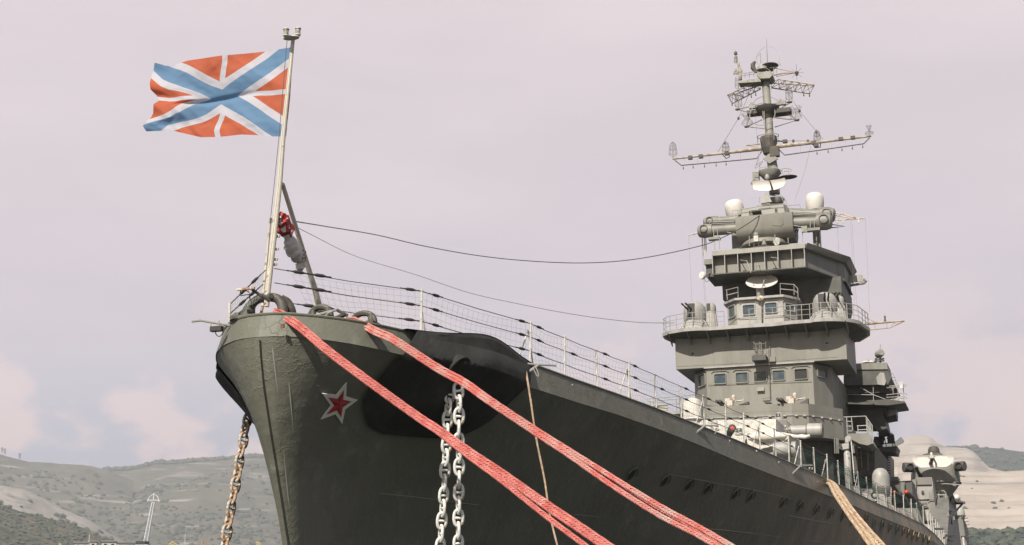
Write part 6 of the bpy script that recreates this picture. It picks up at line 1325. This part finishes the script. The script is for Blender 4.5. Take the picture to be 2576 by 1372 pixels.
for i in range(9): p = e6(1118+i*7, 1040+i*42, 117); tb('rail_stub', [p, p+V((.5, 0, .1))], .04, GUNM, u7, 4)
tb('pole', [e6(1122, 1270, 116), e6(1135, 1400, 116)], .10, WHITE, u7, 5)
for q in (((1040, 1000), (1155, 1000)), ((1100, 1015), (1110, 1045))): tb('boom', [e6(*a_, 116) for a_ in q], .07, GUNM, u7, 4)

# ------------------------------------------------------------------ harbour background
def far(px, py, dist):
    d = ray(px, py); k = dist/math.hypot(d.x, d.y); return CAM+d*k
def skyl(T, x): return tab(T, x)
def tmat(name, cols, sc_, m2=None):
    m = bpy.data.materials.new(name); m.use_nodes = True; t = m.node_tree; n = t.nodes; l = t.links; p = n['Principled BSDF']; p.inputs['Roughness'].default_value = .95; p.inputs['Specular IOR Level'].default_value = .1
    co = n.new('ShaderNodeTexCoord')
    def nz(scale, st=(1, 1, 1), det=8, ro=.6):
        mpn = n.new('ShaderNodeMapping'); mpn.inputs['Scale'].default_value = st; l.new(co.outputs['Object'], mpn.inputs[0]); x = n.new('ShaderNodeTexNoise'); x.inputs['Scale'].default_value = scale; x.inputs['Detail'].default_value = det; x.inputs['Roughness'].default_value = ro; l.new(mpn.outputs[0], x.inputs[0]); return x.outputs[0]
    def rmp(s, a, b):
        r = n.new('ShaderNodeMapRange'); r.inputs[1].default_value = a; r.inputs[2].default_value = b; l.new(s, r.inputs[0]); return r.outputs[0]
    last = cols[0]+(1,)
    for c, (scale, st, lo, hi) in zip(cols[1:], sc_):
        x = n.new('ShaderNodeMix'); x.data_type = 'RGBA'; l.new(rmp(nz(scale, st), lo, hi), x.inputs[0])
        if isinstance(last, tuple): x.inputs[6].default_value = last
        else: l.new(last, x.inputs[6])
        x.inputs[7].default_value = c+(1,); last = x.outputs[2]
    l.new(last, p.inputs['Base Color'])
    bn = n.new('ShaderNodeBump'); bn.inputs['Strength'].default_value = 1; bn.inputs['Distance'].default_value = 6; l.new(nz(.02, (1, 1, 1), 9, .7), bn.inputs['Height']); l.new(bn.outputs[0], p.inputs['Normal'])
    return m
HILLG = tmat('dry_hill', [(.135, .128, .095), (.10, .102, .075), (.05, .063, .042), (.30, .275, .235)], [(.004, (1, 1, 1), .4, .6), (.02, (1, 1, 2), .55, .68), (.008, (.7, .7, 9), .57, .66)])
HILLB = tmat('scrub_hill', [(.14, .12, .085), (.09, .09, .06), (.04, .055, .035), (.26, .23, .185)], [(.012, (1, 1, 1), .42, .56), (.05, (1, 1, 1), .48, .58), (.008, (1, 1, 8), .60, .67)])
SCREE = tmat('pale_scree', [(.27, .25, .22), (.34, .32, .29), (.13, .13, .10)], [(.02, (1, 1, .4), .4, .6), (.012, (1, 1, 1), .58, .68)])
QUARRY = tmat('quarry_rock', [(.35, .305, .26), (.42, .37, .32), (.22, .2, .175)], [(.012, (1, 1, 3), .4, .6), (.014, (.2, .2, 8), .53, .66)])
WOODH = tmat('wooded_hill', [(.035, .055, .048), (.055, .07, .055), (.14, .13, .10)], [(.01, (1, 1, 1), .4, .6), (.006, (1, 1, 1), .60, .68)])
def hill(name, T, dist, foot, m, x_a, x_b, step=7, rows=46, rough=1., conc=1.0, terr=0, kind='structure', lab=None, botT=None, gully=1.):
    G_ = []; xs_ = []; x = x_a
    while x <= x_b: xs_.append(x); x += step
    for j in range(rows+1):
        t_ = j/rows; row = []
        for x in xs_:
            rd_ = far(x, skyl(T, x), dist); ht = rd_.z
            d = lerp(dist, foot, t_); p = far(x, 900, d)
            if botT: hb_ = far(x, tab(botT, x), foot).z
            else: hb_ = -2
            z = lerp(ht, hb_, t_**conc)
            if terr: 
                q = z/terr; f = q-math.floor(q); z = (math.floor(q)+sst(.0, .35, f))*terr*.75+z*.25
            am = min(t_*6, 1)*min((1-t_)*5+.1, 1)*rough
            nn_ = noise.fractal(V((p.x*.0016, p.y*.0016, 0)), 1.0, 2.1, 6)
            rg_ = abs(noise.noise(V((p.x*.0035+5, p.y*.0012, 1))))
            z += am*(nn_*.11*ht-gully*rg_*.13*ht) + rough*3*noise.fractal(V((p.x*.02, p.y*.02, 0)), .9, 2, 4)
            row.append(V((p.x, p.y, z)))
        G_.append(row)
    back = [V((p.x, p.y, 0))+ (V((p.x, p.y, 0))-V((CAM.x, CAM.y, 0))).normalized()*dist*.25+V((0, 0, p.z*.3)) for p in G_[0]]
    b = MB(); b.grid([back]+G_); o = b.build(name, m, None, smooth=True, fix=False); 
    o['kind'] = kind
    return o, G_
RNG = random.Random(3)
def scatter(name, G_, n_, rmin, rmax, m, r0=0, r1=None, xf=None, dens=None, sq=.7):
    b = MB(); R1 = r1 or len(G_)-1; k = 0; tries = 0
    while k < n_ and tries < n_*12:
        tries += 1
        j = RNG.uniform(r0, R1-1); i = RNG.uniform(0, len(G_[0])-1.01)
        if xf and not (xf[0] <= i/(len(G_[0])-1) <= xf[1]): continue
        a = G_[int(j)][int(i)].lerp(G_[int(j)][int(i)+1], i % 1); c = G_[int(j)+1][int(i)].lerp(G_[int(j)+1][int(i)+1], i % 1); p = a.lerp(c, j % 1)
        if dens and noise.noise(V((p.x*dens, p.y*dens, 2)))*.5+.5 < RNG.random()*.8+.1: continue
        r = RNG.uniform(rmin, rmax)*RNG.uniform(.6, 1)
        o0 = len(b.v); b.ell(p+V((0, 0, r*.3)), r*RNG.uniform(.9, 1.7), r, r*sq, 6, 4)
        for v in b.v[o0:]: v += V((RNG.uniform(-1, 1), RNG.uniform(-1, 1), RNG.uniform(-1, 1)))*r*.22
        k += 1
    o = b.build(name, m, None, fix=False); o['kind'] = 'stuff'; return o
SHR = mat('shrub_leaves', (.05, .064, .045), .9, c2=(.075, .088, .06), sc_=.05)
def Lz(*q): return [(Z5(*p)[0], Z5(*p)[1]) for p in q]
def Rz(*q): return [(Z8(*p)[0], Z8(*p)[1]) for p in q]
# left side
Ta = [(-260, 1120)]+Lz((0, 557), (100, 585), (200, 608), (330, 642), (500, 652), (700, 663), (870, 680), (1000, 717), (1100, 760), (1300, 830))
Tb = [(-260, 1330)]+Lz((0, 900), (400, 840), (850, 745), (1000, 716), (1100, 712), (1200, 702), (1300, 682), (1400, 658), (1550, 652), (1700, 640), (1850, 628), (2000, 614), (2180, 599), (2290, 604))+[(760, 1165), (900, 1190), (1200, 1250)]
Tc = [(-260, 1180)]+Lz((0, 828), (130, 845), (300, 880), (500, 975), (640, 1050), (800, 1110), (900, 1160), (1000, 1230), (1100, 1290), (1200, 1350))+[(380, 1400), (700, 1500)]
Td = [(-260, 1225)]+Lz((0, 955), (150, 1010), (300, 1075), (450, 1105), (600, 1150), (750, 1185), (900, 1235), (1050, 1320), (1150, 1372))+[(370, 1400), (800, 1480)]
o, Gb = hill('hill', Tb, 5200, 2400, HILLG, -260, 1150, step=8, rough=.8, conc=1.0)
scatter('hill_shrubs', Gb, 3800, 3, 9, SHR, 10, 44, dens=.003); scatter('ridge_trees', Gb, 500, 8, 13, SHR, 0, 1.2, xf=(.35, .78), sq=.9)
o, Ga = hill('hill', Ta, 4600, 3000, HILLG, -260, 360, step=7, rough=.7); scatter('hill_shrubs', Ga, 600, 4, 10, SHR, 2, 40, dens=.004)
o, Gc = hill('quarry_slope', Tc, 2900, 2000, SCREE, -260, 520, step=6, rough=.6, gully=.5); scatter('hill_shrubs', Gc, 260, 3, 9, SHR, 2, 40, dens=.006)
o, Gd = hill('near_hill', Td, 2000, 1000, HILLB, -260, 700, step=5, rough=.5, gully=.4); scatter('hill_shrubs', Gd, 2200, 1.2, 4, SHR, 0, 44, dens=.008)
# right side
Te = [(1500, 1330), (1900, 1200), (2150, 1140)]+Rz((700, 430), (850, 408), (900, 385), (1000, 352), (1050, 343), (1100, 337), (1170, 340), (1200, 370), (1240, 400), (1290, 438), (1350, 450), (1500, 458), (1560, 480), (1700, 640), (1900, 700), (2300, 760))
Tf = Rz((1000, 640), (1240, 520), (1330, 440), (1440, 440), (1510, 455), (1600, 450), (1700, 457), (1800, 462), (1900, 475), (2000, 488), (2116, 502), (2300, 530), (2600, 600))
Tg = [(1500, 1420), (2000, 1290)]+Rz((600, 640), (850, 640), (900, 600), (1000, 590), (1100, 640), (1500, 690), (1680, 715), (1800, 722), (2000, 700), (2040, 690), (2116, 740), (2300, 800))
Th = Rz((1200, 1300), (1500, 1205), (1560, 1225), (1600, 1240), (1720, 1260), (1810, 1235), (1900, 1220), (2000, 1225), (2116, 1240), (2500, 1230))
o, Gf = hill('wooded_hill', Tf, 4300, 2900, WOODH, 2080, 2800, step=6, rough=.5); scatter('hill_trees', Gf, 900, 6, 14, SHR, 0, 44, sq=.8, dens=.004)
o, Ge = hill('quarry_peak', Te, 3600, 2700, QUARRY, 1500, 2720, step=6, rough=.55, gully=1.2); scatter('ridge_trees', Ge, 120, 5, 10, SHR, 0, .8, xf=(.35, .625), sq=1.3)
scatter('hill_shrubs', Ge, 500, 5, 12, SHR, 10, 44, xf=(.55, .98), dens=.004)
o, Gg = hill('quarry_terraces', Tg, 2500, 1600, QUARRY, 1500, 2800, step=6, rows=150, rough=.1, terr=14, gully=.12); scatter('hill_shrubs', Gg, 160, 2, 5, SHR, 10, 100, dens=.006)
o, Gh = hill('near_wooded_slope', Th, 1500, 900, WOODH, 2150, 2800, step=4, rough=.3, gully=.3); scatter('slope_trees', Gh, 1300, 2, 6, SHR, 0, 44, sq=.8)
# sea and quay
WAT = bpy.data.materials.new('sea_water'); WAT.use_nodes = True; p = WAT.node_tree.nodes['Principled BSDF']; p.inputs['Base Color'].default_value = (.012, .022, .02, 1); p.inputs['Roughness'].default_value = .3; p.inputs['IOR'].default_value = 1.33
tn = WAT.node_tree.nodes.new('ShaderNodeTexNoise'); tn.inputs['Scale'].default_value = .6; tn.inputs['Detail'].default_value = 6; bn = WAT.node_tree.nodes.new('ShaderNodeBump'); bn.inputs['Strength'].default_value = .6; bn.inputs['Distance'].default_value = .3
tcw = WAT.node_tree.nodes.new('ShaderNodeTexCoord'); WAT.node_tree.links.new(tcw.outputs['Object'], tn.inputs[0]); WAT.node_tree.links.new(tn.outputs[0], bn.inputs['Height']); WAT.node_tree.links.new(bn.outputs[0], p.inputs['Normal'])
b = MB(); b.add([(-14000, -14000, 0), (14000, -14000, 0), (14000, 14000, 0), (-14000, 14000, 0)], [(0, 1, 2, 3)]); o = b.build('sea', WAT); o['kind'] = 'structure'
CONC = mat('quay_concrete', (.065, .062, .058), .9, c2=(.05, .048, .045), sc_=.8, bump=.3)
b = MB(); b.box((44.5, 60, .2), (62, 280, 3.2)); o = b.build('quay', CONC); o['kind'] = 'structure'
for bp, lab in ((BOLA, 'black iron bollard on the quay edge holding the three brick-red ropes'), (BOLB, 'black iron bollard on the quay edge holding the faded pink ropes'), (BOLC, 'black iron bollard further along the quay holding the tan ropes')):
    bl = V((bp.x, bp.y, 1.8)); t = thing('mooring_bollard', bl, lab, 'bollard', 'bollards on the quay'); b = MB(); b.lathe(bl, [(.4, 0), (.3, .1), (.26, .5), (.42, .62), (.42, .74), (.1, .8)], n=20); b.build('post', GUNM, t, smooth=True)
# ------------------------------------------------------------------ cranes, pylons, buildings
cr = thing('harbour_crane', far(368, 1372, 420), 'white lattice crane jib leaning right, standing in front of the left hills', 'crane', 'harbour cranes')
A_ = far(*Z5(1243, 1372), 420); B_ = far(*Z5(1318, 985), 420); wd = .5*(far(*Z5(1275, 1372), 420)-far(*Z5(1243, 1372), 420)).length; u = R_.copy(); dd = V((-sy, cy, 0)); jb = MB(); sg_ = 20
cnr = [(-1, -1), (1, -1), (1, 1), (-1, 1)]
def cp(i, k): t_ = i/sg_; w_ = wd*lerp(1.0, .62, t_); return A_.lerp(B_, t_)+u*(cnr[k][0]*w_)+dd*(cnr[k][1]*w_)
for k in range(4): jb.tube([cp(i, k) for i in range(sg_+1)], .10, 4)
for i in range(sg_):
    for k in range(4): jb.tube([cp(i, k), cp(i+1, (k+1) % 4)], .08, 3); jb.tube([cp(i, k), cp(i, (k+1) % 4)], .07, 3)
jb.build('jib', CRW, cr)
b = MB(); hd = far(*Z5(1317, 970), 420); b.tube([hd+u*(-1.6)+V((0, 0, -.5)), hd+u*(-1.2)+V((0, 0, 1)), hd+V((0, 0, 1.8)), hd+u*1.2+V((0, 0, 1)), hd+u*1.6+V((0, 0, -.5))], .10, 5); b.tube([hd, hd+V((0, 0, 2.0))], .12, 5); b.tube([hd+u*(-1.8), hd+u*1.8], .1, 5); b.build('jib_head', CRW, cr)
b = MB(); b.box(far(*Z5(1222, 1335), 420), (3.2, 2, .8)); b.build('slewing_deck', GUNM, cr); b = MB(); b.box(far(*Z5(1240, 1480), 420), (4, 4, 8)); b.build('base', CRW, cr)
for i, (pts, lab) in enumerate((([(505, 1372), (512, 1338), (522, 1345), (525, 1372)], 'yellow crane tip just above the bottom edge, far left'), ([(1455, 1350), (1480, 1328), (1500, 1340), (1530, 1360)], 'yellow crane head left of the rusty chain, at the bottom edge'), ([(1720, 1372), (1745, 1318), (1765, 1340), (1775, 1372)], 'orange-brown crane peak close left of the rusty chain'), ([(2195, 1335), (2215, 1332), (2235, 1350), (2240, 1372)], 'yellow crane tip between the rusty chain and the bow'))):
    P = [far(*Z5(*q), 520) for q in pts]; t = thing('harbour_crane', P[0], lab, 'crane', 'harbour cranes')
    b = MB(); b.tube(P, .3, 5); b.build('jib', YELL if i != 2 else ROOF, t); b = MB(); b.tube([P[0], P[-1]], .2, 4); b.tube([P[1], (P[0]+P[-1])/2+V((0, 0, -3))], .2, 4); b.build('tie', YELL, t)
    b = MB(); q = (P[0]+P[-1])/2; b.tube([V((q.x, q.y, 0)), V((q.x, q.y, q.z))], .8, 6); b.build('tower', YELL, t)
for zf, pts, rf, lab, dst, z_ in ((Z5, (640, 760, 1336, 1400), 1334, 'low white shed at the foot of the left hill', 800, 1), (Z5, (875, 1000, 1325, 1400), 1323, 'pale two-storey building at the bottom edge left of the white crane', 760, 1), (Z5, (1000, 1148, 1338, 1400), 1332, 'grey-roofed long building right behind the pale two-storey one', 790, 1), (Z5, (770, 830, 1326, 1400), 1322, 'small white house beside the thin mast', 830, 1)):
    x0_, x1_, y0_, y1_ = pts; a, c = far(*zf(x0_, y0_), dst), far(*zf(x1_, y0_), dst); t = thing('harbour_building', V((a.x, a.y, 0)), lab, 'building', 'buildings on the far shore')
    u = (c-a); u.z = 0; L_ = u.length; u.normalize(); dn = V((-u.y, u.x, 0)); zt_ = a.z
    b = MB(); b.loft([V((a.x, a.y, 0)), V((c.x, c.y, 0)), V((c.x, c.y, 0))+dn*12, V((a.x, a.y, 0))+dn*12], [V((a.x, a.y, zt_)), V((c.x, c.y, zt_)), V((c.x, c.y, zt_))+dn*12, V((a.x, a.y, zt_))+dn*12]); wl = b.build('wall', BUILD, t)
    b = MB(); e = u*.6; b.loft([V((a.x, a.y, zt_))-e-dn*.6, V((c.x, c.y, zt_))+e-dn*.6, V((c.x, c.y, zt_))+e+dn*12.6, V((a.x, a.y, zt_))-e+dn*12.6], [V((a.x, a.y, zt_+.7))-e-dn*.6, V((c.x, c.y, zt_+.7))+e-dn*.6, V((c.x, c.y, zt_+.7))+e+dn*12.6, V((a.x, a.y, zt_+.7))-e+dn*12.6]); b.build('roof', GREY, t)
    nw = int(L_/3.5)
    for k in range(nw):
        for zz in (2.4, 5.6, 8.8):
            p = V((a.x, a.y, zt_-zz))+u*(L_*(k+.5)/nw)-dn*.03; b = MB(); b.loft([p-u*.7, p+u*.7, p+u*.7+V((0, 0, 1.4)), p-u*.7+V((0, 0, 1.4))], [q_-dn*.08 for q_ in (p-u*.7, p+u*.7, p+u*.7+V((0, 0, 1.4)), p-u*.7+V((0, 0, 1.4)))]); b.build('window', BLKGLASS, t)
for x, y0_, y1_, d_, lab in ((18, 548, 512, 4650, 'leftmost power pylon on the skyline of the left ridge'), (42, 562, 520, 4650, 'second power pylon on the skyline, close to the leftmost'), (170, 600, 562, 4600, 'power pylon on the left ridge, furthest right of the three')):
    A_, B_ = far(*Z5(x, y0_+14), d_), far(*Z5(x, y1_), d_); u = R_; t = thing('power_pylon', A_, lab, 'pylon', 'power pylons on the ridge'); H_ = (B_-A_).length; b = MB()
    for k in (-1, 1): b.tube([A_+u*(k*H_*.1), B_], .9, 3)
    for f in (.2, .45, .7): b.tube([A_.lerp(B_, f)+u*(-H_*.09*(1-f)), A_.lerp(B_, f+.2)+u*(H_*.09*(.8-f))], .6, 3)
    b.build('tower', GUNM, t); b = MB()
    for f, w_ in ((.62, .28), (.82, .22)): b.tube([A_.lerp(B_, f)-u*H_*w_, A_.lerp(B_, f)+u*H_*w_], .7, 3)
    b.build('crossarm', GUNM, t)
t = thing('lattice_mast', far(*Z5(768, 1340), 800), 'thin pale mast beside the small white house', 'mast'); b = MB(); b.tube([V((far(*Z5(768, 1265), 800).x, far(*Z5(768, 1265), 800).y, 0)), far(*Z5(768, 1265), 800)], [.5, .2], 5); b.build('pole', WHITE, t)
t = thing('lattice_mast', far(*Z5(1592, 1310), 900), 'thin white mast in the hillside gully left of the rusty chain', 'mast'); b = MB(); b.tube([V((far(*Z5(1592, 1250), 900).x, far(*Z5(1592, 1250), 900).y, 0)), far(*Z5(1592, 1250), 900)], [.4, .2], 5); b.build('pole', WHITE, t)
# haze
b = MB(); b.box((0, 3000, 374), (12500, 7600, 750)); hz = b.build('haze', None); hz['kind'] = 'stuff'
hm_ = bpy.data.materials.new('haze_air'); hm_.use_nodes = True; n = hm_.node_tree.nodes; n.remove(n['Principled BSDF']); pv = n.new('ShaderNodeVolumePrincipled')
pv.inputs['Color'].default_value = (.88, .91, .97, 1); pv.inputs['Density'].default_value = .00016; pv.inputs['Anisotropy'].default_value = .2; hm_.node_tree.links.new(pv.outputs[0], n['Material Output'].inputs['Volume'])
hz.data.materials.clear(); hz.data.materials.append(hm_)
